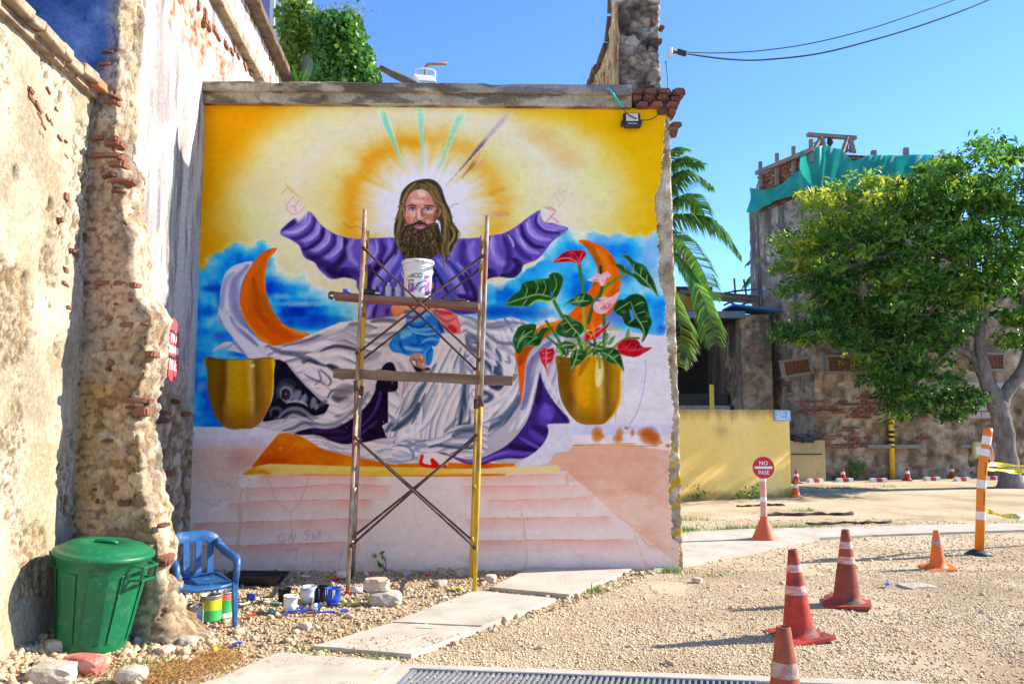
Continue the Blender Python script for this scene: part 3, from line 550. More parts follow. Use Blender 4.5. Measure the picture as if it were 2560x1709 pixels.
    for c, w, p, al in [(MD, 26, [(1000, 1100), (1150, 1160), (1350, 1190)], .7), ((120, 122, 160), 16, [(980, 1180), (1150, 1215), (1350, 1250), (1500, 1290), (1650, 1315)], .8), (MD, 30, [(1650, 1300), (1800, 1260), (1960, 1270)], .7), (DK, 22, [(700, 990), (800, 1000), (1000, 1040), (1100, 1100)], .5)]: st(c, w, p, al, hem)
    # --- right half of the cloth with its loops
    K.fr('D')
    cr = K.fill([(180, 625), (300, 625), (420, 670), (600, 640), (760, 690), (900, 640), (980, 655), (850, 700), (760, 760), (690, 830), (620, 910), (640, 1000), (690, 1130), (670, 1290), (560, 1440), (430, 1540), (200, 1600), (-100, 1600), (-330, 1480), (-330, 1200), (-200, 900), (-100, 800), (60, 780), (200, 760)], wh((207, 202, 210)), 1.5, smooth=False)
    autofold(cr, lambda x, y: (np.arctan2(y-900, x-1150)*2.2, (np.hypot(x-1150, (y-900)*1.05)+14*np.sin(x/40))/24), .62)
    for c, w, p, al in [((100, 108, 140), 24, [(220, 630), (300, 650), (400, 700), (560, 680), (700, 690)], .7), (MD, 34, [(240, 690), (360, 720), (520, 720), (640, 700)], .8), ((96, 104, 140), 16, [(330, 690), (450, 720), (600, 690)], .6), (DK, 22, [(400, 760), (500, 830), (600, 840), (680, 830)], .8), ((80, 90, 120), 40, [(240, 780), (320, 800), (420, 850)], .8), ((228, 224, 228), 24, [(420, 740), (540, 770), (640, 760)], .8), ((70, 80, 112), 44, [(250, 800), (300, 880), (420, 900), (470, 960)], .8), (MD, 30, [(500, 870), (560, 880), (620, 930)], .8), ((226, 222, 228), 34, [(400, 880), (450, 920), (470, 970), (420, 970)], .8), ((60, 72, 100), 24, [(480, 880), (520, 960), (500, 1020), (430, 1010)], .8), ((230, 226, 230), 40, [(540, 900), (560, 1000), (620, 1100)], .8)]: st(c, w, p, al, cr)
    K.fr('H')
    for c, w, p, al in [((52, 66, 96), 70, [(1130, 100), (1200, 180), (1290, 260), (1330, 380), (1280, 440), (1180, 390)], .9), ((40, 52, 82), 50, [(1180, 370), (1260, 420), (1350, 420)], .9), ((205, 205, 214), 24, [(1150, 60), (1230, 160), (1230, 240)], .9), ((190, 195, 208), 16, [(1200, 400), (1270, 390), (1260, 340)], .9), ((222, 218, 224), 40, [(1320, 120), (1400, 220), (1390, 330)], .8), ((70, 86, 122), 34, [(1270, 100), (1330, 200), (1340, 330)], .7), ((90, 105, 140), 30, [(1420, 40), (1440, 120), (1380, 110)], .6), ((60, 72, 100), 60, [(1090, 480), (1180, 500), (1210, 560), (1120, 610)], .95), ((180, 184, 196), 22, [(1090, 570), (1160, 550)], .8), ((225, 220, 226), 50, [(1130, 440), (1260, 500), (1290, 560), (1180, 650)], .7),
                        ((170, 175, 196), 40, [(1250, 640), (1400, 560), (1500, 450), (1560, 330)], .6), ((228, 222, 228), 60, [(1120, 720), (1300, 680), (1450, 560), (1540, 420)], .6), ((120, 130, 160), 20, [(1130, 860), (1300, 800), (1460, 680), (1560, 540)], .7),
                        ((74, 88, 116), 90, [(1090, 980), (1240, 900), (1400, 800), (1520, 660), (1575, 520)], .9), ((112, 122, 144), 40, [(1140, 1060), (1300, 960), (1430, 840)], .7), ((42, 56, 82), 40, [(1100, 1100), (1260, 1020), (1400, 900), (1480, 760)], .8), ((170, 176, 192), 26, [(1110, 950), (1200, 880), (1330, 820)], .5),
                        ((196, 192, 200), 46, [(1200, 1180), (1380, 1080), (1540, 930), (1640, 760)], .9), ((90, 105, 135), 30, [(1280, 1090), (1420, 1000), (1560, 830), (1620, 680)], .6), ((200, 198, 205), 60, [(700, 1230), (900, 1270), (1100, 1240), (1300, 1140)], .8)]: st(c, w, p, al, cr)
    K.fr('D')  # right tail of cloth, arch over the pot
    arch = K.fill([(1340, 745), (1180, 780), (960, 790), (860, 830), (790, 900), (720, 990), (705, 1120), (690, 1230), (640, 1400), (560, 1500), (640, 1490), (700, 1420), (740, 1330), (790, 1120), (800, 1060), (820, 1050), (850, 1150), (950, 1300), (1060, 1440), (1010, 1380), (950, 1240), (940, 1100), (960, 940), (1100, 850), (1330, 800), (1500, 800), (1480, 760)], (188, 184, 204), 1.5)
    autofold(arch, lambda x, y: (y/120, (x+y*.3)/16), .35)
    for c, w, p, al in [((96, 96, 150), 60, [(900, 830), (800, 900), (730, 1020), (720, 1180), (680, 1330)], .75), ((214, 210, 222), 34, [(940, 850), (880, 920), (840, 1030), (880, 1140), (940, 1240)], .8), ((128, 128, 172), 40, [(1000, 830), (1150, 800), (1320, 790)], .6), ((220, 218, 226), 22, [(800, 1060), (770, 1180), (730, 1330), (650, 1470)], .9), ((140, 140, 180), 24, [(960, 1240), (1000, 1340), (1050, 1430)], .6)]: st(c, w, p, al, arch)
    # right purple robe below arch
    K.fr('H')
    rp = K.fill([(1812, 255), (1840, 330), (1890, 450), (2000, 620), (2120, 760), (2156, 800), (2156, 880), (1925, 880), (1920, 960), (1880, 1080), (1760, 1220), (1600, 1300), (1420, 1300), (1250, 1330), (1100, 1380), (950, 1370), (820, 1330), (700, 1270), (560, 1230), (620, 1225), (760, 1275), (920, 1310), (1080, 1300), (1240, 1230), (1400, 1140), (1560, 980), (1680, 780), (1760, 500)], (62, 40, 118), 1.5)
    for c, w, p, al in [((112, 86, 196), 120, [(1880, 640), (1900, 740), (1940, 820)], .9), ((96, 70, 176), 90, [(1830, 720), (1850, 820), (1930, 880)], .7), ((36, 22, 66), 60, [(1810, 330), (1800, 520), (1770, 640)], .8), ((40, 24, 72), 70, [(1720, 900), (1840, 960), (1910, 990)], .8), ((92, 66, 168), 60, [(1680, 960), (1780, 1040), (1870, 1070)], .8), ((110, 84, 190), 30, [(1560, 1040), (1680, 1110), (1800, 1170)], .8), ((34, 20, 60), 60, [(1440, 1150), (1580, 1170), (1760, 1200)], .9), ((108, 82, 186), 50, [(900, 1340), (1080, 1340), (1260, 1270), (1420, 1230), (1600, 1240), (1720, 1240)], .8), ((150, 126, 214), 16, [(760, 1290), (920, 1325), (1100, 1330), (1260, 1260), (1430, 1220)], .7), ((40, 26, 76), 40, [(2000, 660), (2080, 760), (2140, 840)], .7)]: st(c, w, p, al, rp)
    K.fill([(1905, 905), (1930, 880), (2200, 878), (2200, 960), (2200, 1180), (2000, 1240), (1880, 1370), (1500, 1390), (1640, 1300), (1790, 1190), (1890, 1070), (1922, 960)], wh((205, 203, 216)), 2)
    # --- knee cloth in the middle
    knee = K.fill([(500, -60), (560, -200), (700, -240), (840, -210), (900, -100), (880, 60), (1000, 200), (985, 500), (960, 700), (970, 880), (800, 900), (700, 980), (560, 1060), (400, 1060), (220, 1060), (60, 1100), (-20, 1140), (60, 1030), (-60, 1050), (-120, 900), (20, 820), (60, 700), (110, 620), (300, 350), (420, 290), (470, 160)], wh((204, 201, 208)), 1.5, smooth=False)
    autofold(knee, lambda x, y: (y/110, (x+(y-900)*.32+10*np.sin(y/50))/15), .55)
    for c, w, p, al in [((64, 80, 106), 60, [(420, 360), (320, 500), (260, 620), (120, 780)], .9), ((48, 62, 88), 60, [(330, 620), (250, 760), (120, 880), (0, 960)], .9), ((60, 74, 100), 46, [(60, 820), (-20, 900), (-80, 980)], .9), ((180, 184, 194), 26, [(420, 330), (290, 460), (210, 640), (80, 800), (0, 870)], .9), ((150, 155, 170), 30, [(380, 300), (250, 420), (130, 600), (20, 780)], .8), ((70, 82, 106), 34, [(540, 140), (480, 240), (430, 330)], .7), ((150, 158, 178), 40, [(560, 400), (480, 560), (420, 700), (400, 800)], .8), ((60, 76, 104), 30, [(410, 500), (360, 620), (300, 760), (240, 880)], .8), ((224, 220, 224), 36, [(600, 380), (560, 600), (450, 800), (300, 960), (120, 1040)], .85), ((150, 156, 174), 24, [(600, 640), (520, 780), (420, 900), (330, 980)], .7), ((226, 222, 224), 60, [(700, 100), (720, 300), (690, 520)], .8), ((170, 176, 196), 40, [(640, 250), (680, 420), (660, 560)], .6), ((120, 132, 158), 50, [(840, 60), (860, 180), (900, 300)], .8), ((52, 66, 94), 70, [(900, 340), (890, 520), (870, 700), (830, 880)], .95), ((170, 176, 190), 18, [(920, 360), (920, 560), (960, 760)], .7), ((150, 160, 178), 14, [(880, 640), (880, 780), (860, 870)], .7), ((44, 56, 82), 40, [(960, 700), (950, 860), (790, 890)], .7), ((90, 104, 132), 34, [(800, 800), (720, 900), (640, 980)], .7), ((210, 206, 212), 36, [(780, 700), (700, 850), (580, 960)], .7), ((120, 134, 160), 36, [(860, 120), (960, 220), (1000, 260)], .7)]: st(c, w, p, al, knee)
    # looping lower hem in front
    loop = K.fill([(-200, 1180), (-60, 1160), (60, 1130), (180, 1060), (340, 1070), (560, 1050), (660, 1000), (760, 930), (900, 890), (1000, 880), (1100, 880), (1200, 860), (1160, 1020), (1160, 1200), (1000, 1290), (860, 1290), (700, 1240), (560, 1220), (400, 1240), (280, 1320), (120, 1360), (-20, 1360), (-100, 1330)], wh((203, 200, 209)), 1.5)
    autofold(loop, lambda x, y: (x/90, (y+12*np.sin(x/35))/17), .5)
    for c, w, p, al in [((74, 88, 112), 70, [(740, 1030), (840, 970), (980, 950), (1100, 960)], .9), ((120, 130, 150), 40, [(760, 1050), (900, 1030), (1040, 1010)], .7), ((60, 72, 98), 34, [(450, 1165), (580, 1140), (760, 1160), (960, 1170), (1100, 1140)], .9), ((150, 158, 182), 34, [(640, 1100), (760, 1130), (900, 1130)], .7), ((110, 122, 152), 20, [(70, 1110), (160, 1080), (240, 1110), (160, 1135)], .8), ((96, 108, 140), 20, [(60, 1140), (220, 1150), (300, 1100), (420, 1080)], .8), ((130, 140, 168), 60, [(280, 1200), (340, 1140), (420, 1130)], .8), ((100, 110, 142), 26, [(210, 1180), (260, 1240), (250, 1310)], .8), ((128, 132, 164), 24, [(-60, 1340), (100, 1340), (260, 1310), (400, 1250), (560, 1230)], .7), ((150, 154, 180), 40, [(0, 1260), (120, 1280), (230, 1260)], .6), ((226, 222, 228), 34, [(0, 1210), (130, 1180), (220, 1220)], .8), ((90, 102, 140), 18, [(-10, 1160), (110, 1130), (230, 1170)], .5)]: st(c, w, p, al, loop)
    K.fill([(330, 1300), (370, 1250), (480, 1228), (570, 1260), (640, 1330), (680, 1390), (520, 1400), (370, 1370)], (222, 215, 218), 2)
    for p in [[(370, 1270), (352, 1350), (400, 1385), (520, 1400), (650, 1390)], [(490, 1320), (510, 1390)], [(500, 1320), (560, 1380)]]: st((205, 25, 30), 22, p, .95, taper=False, hard=True)
    # --- left white leg cloth beside cave
    K.fr('F')
    lc = K.fill([(330, 1280), (480, 1180), (620, 1120), (800, 1180), (900, 1240), (960, 1340), (1000, 1420), (960, 1568), (760, 1568), (740, 1400), (700, 1300), (620, 1270), (540, 1340), (500, 1500), (440, 1640), (280, 1640), (280, 1400)], (205, 196, 203), 2)
    K.fr('H'); K.fill([(40, 60), (200, 90), (290, 200), (260, 360), (240, 420), (150, 520), (110, 640), (85, 500), (60, 330)], (202, 192, 200), 2); st((150, 120, 150), 20, [(230, 220), (190, 380), (140, 500)], .7); st((110, 100, 130), 14, [(150, 250), (150, 380), (120, 560)], .6); K.fr('F')
    for c, w, p, al in [((140, 138, 160), 80, [(320, 1290), (430, 1230), (540, 1190)], .8), ((190, 185, 194), 50, [(330, 1400), (450, 1330), (560, 1300)], .7), ((120, 120, 140), 24, [(380, 1500), (470, 1430), (520, 1380)], .7), ((150, 130, 160), 30, [(760, 1300), (830, 1400), (880, 1500)], .7), ((96, 60, 110), 26, [(900, 1260), (960, 1350), (1000, 1430)], .8), ((225, 216, 220), 50, [(680, 1200), (800, 1260), (880, 1360)], .7)]: st(c, w, p, al, lc)
    K.fill([(585, 1340), (640, 1318), (700, 1340), (735, 1400), (745, 1640), (500, 1640), (510, 1500), (550, 1420)], (28, 20, 40), 2)
    st((70, 50, 100), 20, [(620, 1400), (610, 1560)], .6)
    # --- purple robe: torso
    BS = (104, 84, 174); HI = (160, 142, 218); H2 = (186, 176, 232); DP = (58, 38, 112); DQ = (36, 22, 70); BL = (50, 100, 190)
    K.fr('F')
    torso = K.fill([(250, -60), (560, -200), (900, -180), (1300, -200), (1560, -120), (1800, 0), (1800, 560), (1740, 700), (1500, 720), (1300, 640), (860, 700), (700, 740), (360, 780), (355, 560), (250, 380)], BS, 1.5, smooth=False)
    TS = [(HI, 70, [(760, 0), (620, 160), (500, 300), (450, 420)], .9), (H2, 22, [(720, -20), (590, 150), (480, 300)], .7), (BL, 40, [(800, 40), (700, 200), (600, 340), (560, 460)], .7), ((110, 60, 170), 60, [(860, 40), (720, 240), (640, 330)], .8), ((120, 150, 215), 30, [(830, 90), (740, 250), (680, 330)], .7), (DQ, 60, [(560, 60), (440, 220), (400, 340), (420, 440)], .9), (DP, 50, [(420, 100), (380, 250), (380, 400)], .8), (DP, 40, [(650, 300), (590, 420), (560, 480)], .6), (HI, 50, [(560, 380), (520, 430), (480, 500)], .6),
          ((70, 90, 190), 46, [(1200, 60), (1320, 240), (1400, 420), (1420, 500)], .8), (HI, 56, [(1240, 40), (1400, 230), (1520, 400), (1560, 480)], .8), (DQ, 34, [(1180, 120), (1280, 300), (1380, 470)], .8), (H2, 20, [(1280, 20), (1420, 200), (1560, 400)], .6), (DP, 50, [(1380, 60), (1540, 260), (1620, 460)], .9), (BL, 34, [(1400, 40), (1520, 180), (1560, 240)], .8), (HI, 40, [(1480, 80), (1620, 260), (1700, 460)], .8), (DQ, 50, [(1580, 200), (1680, 400), (1720, 540)], .9), (DQ, 60, [(1500, 480), (1620, 520), (1720, 550)], .8), (BS, 60, [(1420, 540), (1560, 590), (1700, 600)], .8), (BL, 30, [(1220, 380), (1240, 440), (1300, 460)], .6),
          (HI, 54, [(430, 600), (400, 680), (380, 760)], .9), (DP, 36, [(500, 600), (470, 680), (460, 760)], .9), ((120, 96, 190), 50, [(570, 620), (540, 700), (530, 760)], .9), (DP, 40, [(640, 640), (620, 720)], .8), (HI, 30, [(700, 690), (760, 740), (820, 700)], .6), (DP, 50, [(1400, 640), (1560, 690), (1700, 700)], .6), ((120, 80, 180), 40, [(950, 40), (1080, 60), (1200, 40)], .8), (BL, 26, [(960, 90), (1050, 75), (1130, 90)], .8)]
    # --- left arm
    K.fr('A')
    arm = K.fill([(695, 1178), (740, 1130), (800, 1085), (870, 1060), (915, 1030), (960, 1065), (1010, 1130), (1100, 1195), (1180, 1225), (1290, 1245), (1400, 1240), (1520, 1235), (1600, 1240), (1680, 1290), (1700, 1600), (1420, 1640), (1280, 1568), (1190, 1548), (1090, 1560), (1000, 1490), (960, 1430), (880, 1390), (840, 1300), (770, 1250), (700, 1215)], BS, 1.5)
    K.fill([(700, 1178), (800, 1088), (850, 1080), (830, 1110), (780, 1150), (720, 1175)], (45, 45, 110), 2)
    AS = [(HI, 34, [(900, 1045), (880, 1130), (800, 1190), (710, 1200)], .85), (H2, 14, [(925, 1045), (915, 1120), (830, 1185), (740, 1195)], .8), (DP, 30, [(960, 1080), (950, 1160), (870, 1230), (790, 1240)], .8), (HI, 30, [(985, 1110), (970, 1190), (900, 1250), (830, 1270)], .9), (H2, 12, [(1000, 1125), (985, 1200), (910, 1265)], .8), (DQ, 30, [(1030, 1160), (1010, 1250), (930, 1310), (860, 1330)], .85), (HI, 30, [(1060, 1170), (1050, 1250), (970, 1330), (890, 1350)], .9), (H2, 12, [(1080, 1185), (1065, 1270), (985, 1335)], .8), (DP, 34, [(1110, 1200), (1110, 1290), (1030, 1370), (940, 1390)], .85), (HI, 34, [(1150, 1220), (1150, 1300), (1080, 1380), (990, 1420)], .9), (H2, 12, [(1170, 1230), (1170, 1310), (1100, 1380)], .8), (DQ, 44, [(1200, 1240), (1210, 1330), (1150, 1430), (1050, 1480)], .85), (DP, 60, [(900, 1340), (960, 1400), (1060, 1460), (1120, 1540)], .8), (HI, 34, [(1270, 1250), (1230, 1310), (1250, 1400), (1300, 1450)], .8), (DP, 40, [(1180, 1480), (1260, 1500), (1330, 1540)], .9), (DQ, 50, [(1060, 1500), (1150, 1520), (1240, 1540)], .8), (HI, 50, [(1330, 1260), (1400, 1320), (1400, 1400), (1340, 1450)], .8), (H2, 14, [(1440, 1250), (1450, 1340), (1400, 1430)], .7), (DP, 34, [(1480, 1250), (1500, 1340), (1450, 1440)], .8), (HI, 34, [(1540, 1245), (1560, 1330), (1500, 1430)], .8), (DQ, 40, [(1600, 1260), (1580, 1360), (1480, 1470), (1400, 1520)], .7), (HI, 24, [(1640, 1280), (1600, 1400), (1500, 1540)], .6), (DP, 30, [(770, 1235), (850, 1280), (890, 1370)], .6)]
    for c, w, p, al in AS: st(c, w, p, al, arm)
    K.fr('C'); st(DQ, 60, [(900, 130), (1050, 200), (1190, 270), (1300, 330)], .5, arm)
    # --- right arm
    K.fr('B')
    arm2 = K.fill([(1068, 1160), (1010, 1140), (950, 1120), (890, 1115), (860, 1080), (850, 1020), (790, 1050), (720, 1100), (640, 1160), (560, 1200), (480, 1215), (400, 1230), (300, 1240), (200, 1245), (0, 1300), (-60, 1500), (100, 1700), (380, 1620), (440, 1560), (520, 1545), (640, 1550), (700, 1500), (720, 1450), (820, 1410), (880, 1350), (940, 1270), (1030, 1200)], BS, 1.5)
    K.fr('B')
    AT = [(HI, 26, [(870, 1030), (850, 1090), (900, 1140), (1000, 1160), (1050, 1160)], .8), (DP, 26, [(820, 1060), (820, 1130), (900, 1190), (1000, 1200)], .85), (H2, 12, [(840, 1050), (835, 1110), (890, 1165), (980, 1180)], .7), (HI, 30, [(760, 1090), (770, 1170), (850, 1240), (930, 1250)], .9), (H2, 12, [(740, 1110), (760, 1190), (830, 1250)], .8), (DQ, 28, [(700, 1130), (720, 1220), (800, 1300), (880, 1310)], .85), (HI, 30, [(660, 1160), (690, 1260), (760, 1330), (840, 1360)], .8), (DP, 36, [(590, 1200), (650, 1290), (720, 1370), (780, 1400)], .8), (H2, 14, [(595, 1210), (630, 1270), (640, 1310)], .9), (H2, 14, [(690, 1235), (720, 1290), (740, 1320)], .8), (HI, 50, [(480, 1230), (470, 1330), (520, 1420), (600, 1440)], .8), (DP, 40, [(560, 1220), (600, 1330), (600, 1440), (560, 1500)], .8), (H2, 14, [(470, 1225), (465, 1300), (490, 1370)], .7), (DQ, 50, [(640, 1400), (680, 1460), (620, 1530), (540, 1530)], .85), (DQ, 46, [(430, 1480), (480, 1530), (430, 1560)], .8), (HI, 40, [(330, 1260), (300, 1340), (340, 1440)], .6), (DP, 50, [(250, 1260), (240, 1400), (300, 1520)], .7), (HI, 40, [(190, 1270), (140, 1400), (200, 1540)], .7), (DP, 40, [(110, 1320), (100, 1450), (160, 1560)], .8), (BL, 30, [(60, 1380), (140, 1500), (220, 1568)], .7)]
    for c, w, p, al in AT: st(c, w, p, al, arm2)
    K.fr('F')
    allr = np.maximum(torso, np.maximum(arm, arm2))
    for c, w, p, al in TS: st(c, w, p, al, allr)
    K.fr('B')
    st((190, 80, 90), 5, [(1068, 1160), (1040, 1205), (960, 1240)], .6)
    # unfinished hands: white patches with red pencil
    K.fr('A')
    K.fill([(735, 1000), (760, 940), (820, 920), (850, 960), (890, 1010), (905, 1040), (840, 1110), (800, 1080), (770, 1040)], (238, 230, 225), 6, .9)
    for p in [[(770, 985), (805, 990), (840, 940)], [(805, 990), (815, 1030)], [(740, 1010), (790, 1050), (840, 1040), (880, 995)], [(700, 895), (745, 850)], [(800, 910), (750, 970), (740, 1010)]]: st((228, 120, 120), 7, p, .5, taper=False)
    for p in [[(725, 800), (800, 880), (860, 930)], [(730, 820), (790, 890)]]: st((240, 190, 90), 10, p, .6)
    K.fr('B')
    K.fill([(850, 1030), (900, 1000), (950, 1010), (990, 1060), (1020, 1130), (930, 1110), (870, 1090)], (226, 218, 218), 5, .9)
    for p in [[(970, 1020), (945, 1060), (895, 1115)], [(930, 1065), (990, 1115)], [(905, 1010), (955, 1020)]]: st((220, 100, 100), 9, p, .6, taper=False)
    for p in [[(950, 890), (990, 885), (1030, 920)], [(1040, 930), (990, 1000)], [(950, 890), (1000, 960)]]: st((225, 185, 170), 8, p, .6, taper=False)
    for i in range(30): K.spot((190, 180, 140), rnd.gauss(1030, 40), rnd.gauss(860, 35), 16, 14, .4)
    st((120, 115, 90), 10, [(870, 1005), (920, 995), (960, 1015)], .5); st((160, 110, 80), 5, [(1180, 1105 - 0), (1180, 1105)], .1)
    K.fr('A'); st((120, 80, 50), 4, [(1180, 1110), (1240, 1160), (1290, 1145), (1330, 1170)], .7, taper=False)
    # --- child's lap: blue cloth, pink shawl, foot
    K.fr('F')
    pink = K.fill([(1150, 660), (1300, 655), (1430, 690), (1500, 770), (1525, 870), (1510, 950), (1400, 960), (1330, 900), (1270, 800), (1210, 720)], (214, 112, 112), 1.5)
    for c, w, p, al in [((190, 40, 50), 40, [(1200, 660), (1300, 690), (1420, 700)], .7), ((232, 150, 150), 50, [(1300, 740), (1420, 780), (1480, 870)], .7), ((192, 20, 26), 60, [(1380, 860), (1440, 900), (1450, 950)], .9), ((170, 60, 70), 26, [(1260, 740), (1350, 800), (1460, 760)], .6)]: st(c, w, p, al, pink)
    K.fill([(680, 620), (760, 600), (1200, 600), (1200, 660), (1000, 680), (860, 660), (800, 720), (740, 745), (690, 700)], (226, 150, 110), 2)
    st((205, 105, 60), 40, [(700, 640), (720, 720), (790, 700)], .6); st((245, 195, 160), 30, [(780, 620), (900, 620), (1100, 620)], .6); st((205, 110, 80), 26, [(900, 650), (880, 690), (870, 720)], .6)
    blue = K.fill([(860, 690), (1000, 680), (1150, 680), (1230, 710), (1290, 830), (1330, 920), (1340, 960), (1260, 1060), (1200, 1140), (1180, 1260), (1150, 1330), (1100, 1330), (1060, 1210), (980, 1190), (900, 1220), (800, 1190), (700, 1170), (650, 1110), (670, 1030), (740, 960), (800, 880), (860, 800)], (40, 120, 205), 1.5)
    for c, w, p, al in [((150, 185, 225), 50, [(880, 700), (1000, 720), (1180, 700)], .8), ((120, 165, 222), 34, [(870, 780), (980, 790), (1100, 760)], .8), ((170, 30, 50), 20, [(870, 740), (940, 750), (1020, 715), (1070, 710)], .9), ((20, 60, 150), 30, [(880, 820), (960, 870), (1060, 860), (1120, 800)], .8), ((110, 175, 230), 30, [(860, 850), (960, 900), (1100, 900), (1220, 870)], .8), ((130, 190, 232), 70, [(800, 1000), (850, 950), (920, 950)], .8), ((20, 80, 180), 34, [(960, 920), (1010, 1000), (1000, 1090), (900, 1080)], .8), ((120, 190, 235), 26, [(900, 900), (1020, 950), (1160, 960), (1260, 930)], .85), ((15, 60, 160), 24, [(1000, 960), (1120, 990), (1240, 960)], .7), ((110, 180, 232), 30, [(1060, 1060), (1150, 1010), (1260, 1030)], .8), ((20, 75, 175), 30, [(1040, 1100), (1130, 1060), (1210, 1090)], .8), ((150, 195, 232), 34, [(820, 1110), (920, 1140), (1060, 1150)], .8), ((20, 70, 165), 30, [(780, 1040), (800, 1110), (850, 1180)], .8), ((70, 150, 220), 40, [(690, 1060), (740, 1120), (800, 1160)], .6), ((20, 80, 180), 24, [(1190, 1120), (1120, 1180), (1120, 1290)], .8), ((90, 165, 228), 22, [(1150, 1120), (1090, 1190), (1100, 1280)], .8), ((15, 50, 140), 34, [(1240, 800), (1290, 880), (1300, 930)], .8)]: st(c, w, p, al, blue)
    K.fill([(1280, 970), (1330, 945), (1560, 960), (1580, 1000), (1560, 1110), (1300, 1110), (1200, 1145), (1180, 1100), (1230, 1110), (1260, 1060)], (212, 206, 212), 2)
    foot = K.fill([(910, 1210), (1000, 1185), (1060, 1220), (1100, 1290), (1100, 1350), (1060, 1370), (980, 1340), (970, 1290), (920, 1270)], (178, 132, 112), 1.5)
    for c, w, p, al in [((110, 70, 60), 20, [(930, 1250), (990, 1290), (1000, 1340)], .8), ((225, 190, 170), 18, [(1040, 1230), (1060, 1250)], .9), ((225, 190, 170), 12, [(1000, 1300), (1005, 1320)], .9), ((222, 186, 165), 12, [(1025, 1275), (1035, 1290)], .9), ((215, 170, 150), 30, [(1060, 1310), (1085, 1345)], .8), ((80, 45, 40), 12, [(1020, 1240), (1030, 1280), (1060, 1300)], .7)]: st(c, w, p, al, foot)
    K.fill([(950, 1340), (1060, 1375), (1130, 1360), (1140, 1400), (1000, 1420)], (40, 24, 28), 3); K.spot((150, 100, 85), 1085, 1400, 50, 30, .9); K.spot((190, 140, 120), 1050, 1500, 40, 25, .9)
    K.fill([(1165, 340), (1190, 315), (1205, 350), (1195, 400), (1170, 410)], (205, 140, 120), 2)
    K.fill([(1180, 200), (1215, 210), (1225, 300), (1200, 430), (1170, 430), (1200, 360)], (20, 40, 110), 3)
    # --- head
    K.fr('E')
    hair = K.fill([(640, 115), (760, 115), (860, 160), (940, 260), (980, 380), (1020, 500), (1070, 590), (1110, 720), (1130, 830), (1200, 920), (1215, 990), (1190, 1110), (1130, 1200), (1110, 1280), (1060, 1330), (1050, 1400), (1010, 1390), (960, 1350), (900, 1300), (900, 800), (500, 820), (330, 900), (330, 1400), (290, 1330), (220, 1230), (180, 1100), (160, 980), (170, 860), (200, 720), (240, 600), (255, 450), (300, 310), (400, 200), (520, 140)], (70, 60, 46), 1.0)
    HA = [(134, 112, 66), (104, 86, 50), (84, 70, 46), (156, 134, 84), (56, 46, 36)]
    hs = [[(560, 200), (500, 280), (400, 380), (350, 480), (300, 600), (230, 740)], [(500, 180), (380, 300), (300, 450), (260, 600), (210, 780)], [(600, 190), (700, 220), (800, 330), (850, 450), (900, 540), (1000, 700), (1060, 850), (1180, 930), (1190, 1040)], [(700, 170), (820, 240), (900, 380), (960, 520), (1050, 700), (1100, 820)], [(650, 250), (760, 330), (830, 460), (960, 560), (1000, 720), (1020, 860), (1100, 930)], [(960, 600), (990, 800), (985, 950), (990, 1100), (950, 1250), (970, 1400), (980, 1560)], [(1010, 860), (1050, 1000), (1040, 1150), (1010, 1280), (1040, 1420)], [(1100, 900), (1150, 1000), (1130, 1100), (1060, 1200), (1050, 1350)], [(1150, 920), (1205, 1000), (1180, 1120), (1120, 1230), (1105, 1290)], [(300, 680), (250, 820), (220, 960), (210, 1080), (230, 1200)], [(330, 700), (280, 850), (260, 1000), (240, 1150), (280, 1300)], [(360, 800), (320, 900), (280, 1000), (220, 1100)], [(540, 220), (580, 200), (600, 270)], [(620, 200), (640, 250), (610, 280)], [(700, 230), (640, 290)], [(760, 260), (700, 310)], [(280, 520), (330, 500), (380, 490)], [(250, 580), (300, 540), (360, 530)]]
    for k, p in enumerate(hs):
        for j in range(6):
            o = rnd.gauss(0, 16); q = [(a+o+rnd.gauss(0, 4), b+rnd.gauss(0, 6)) for a, b in p]
            st(HA[rnd.randrange(5)] if k not in (5, 6, 7, 8, 2, 4) else HA[rnd.choice([0, 1, 3, 3, 0, 4])], rnd.uniform(9, 20), q, .6)
    for p in [[(1080, 590), (1140, 530), (1210, 520)], [(1100, 720), (1140, 740)], [(1120, 820), (1180, 860)], [(180, 840), (155, 855)], [(190, 960), (158, 990)], [(210, 720), (180, 770)]]: st((110, 92, 50), 7, p, .8)
    for a, b in [((320, 1400), (330, 1500)), ((380, 1400), (375, 1500))]: st((60, 48, 40), 16, [a, b], .8)
    face = K.fill([(500, 300), (560, 285), (640, 290), (720, 330), (780, 420), (820, 520), (860, 600), (870, 700), (850, 800), (800, 850), (700, 870), (600, 880), (500, 860), (420, 840), (360, 800), (350, 700), (360, 600), (360, 520), (390, 420), (440, 340)], (206, 150, 130), 1.0)
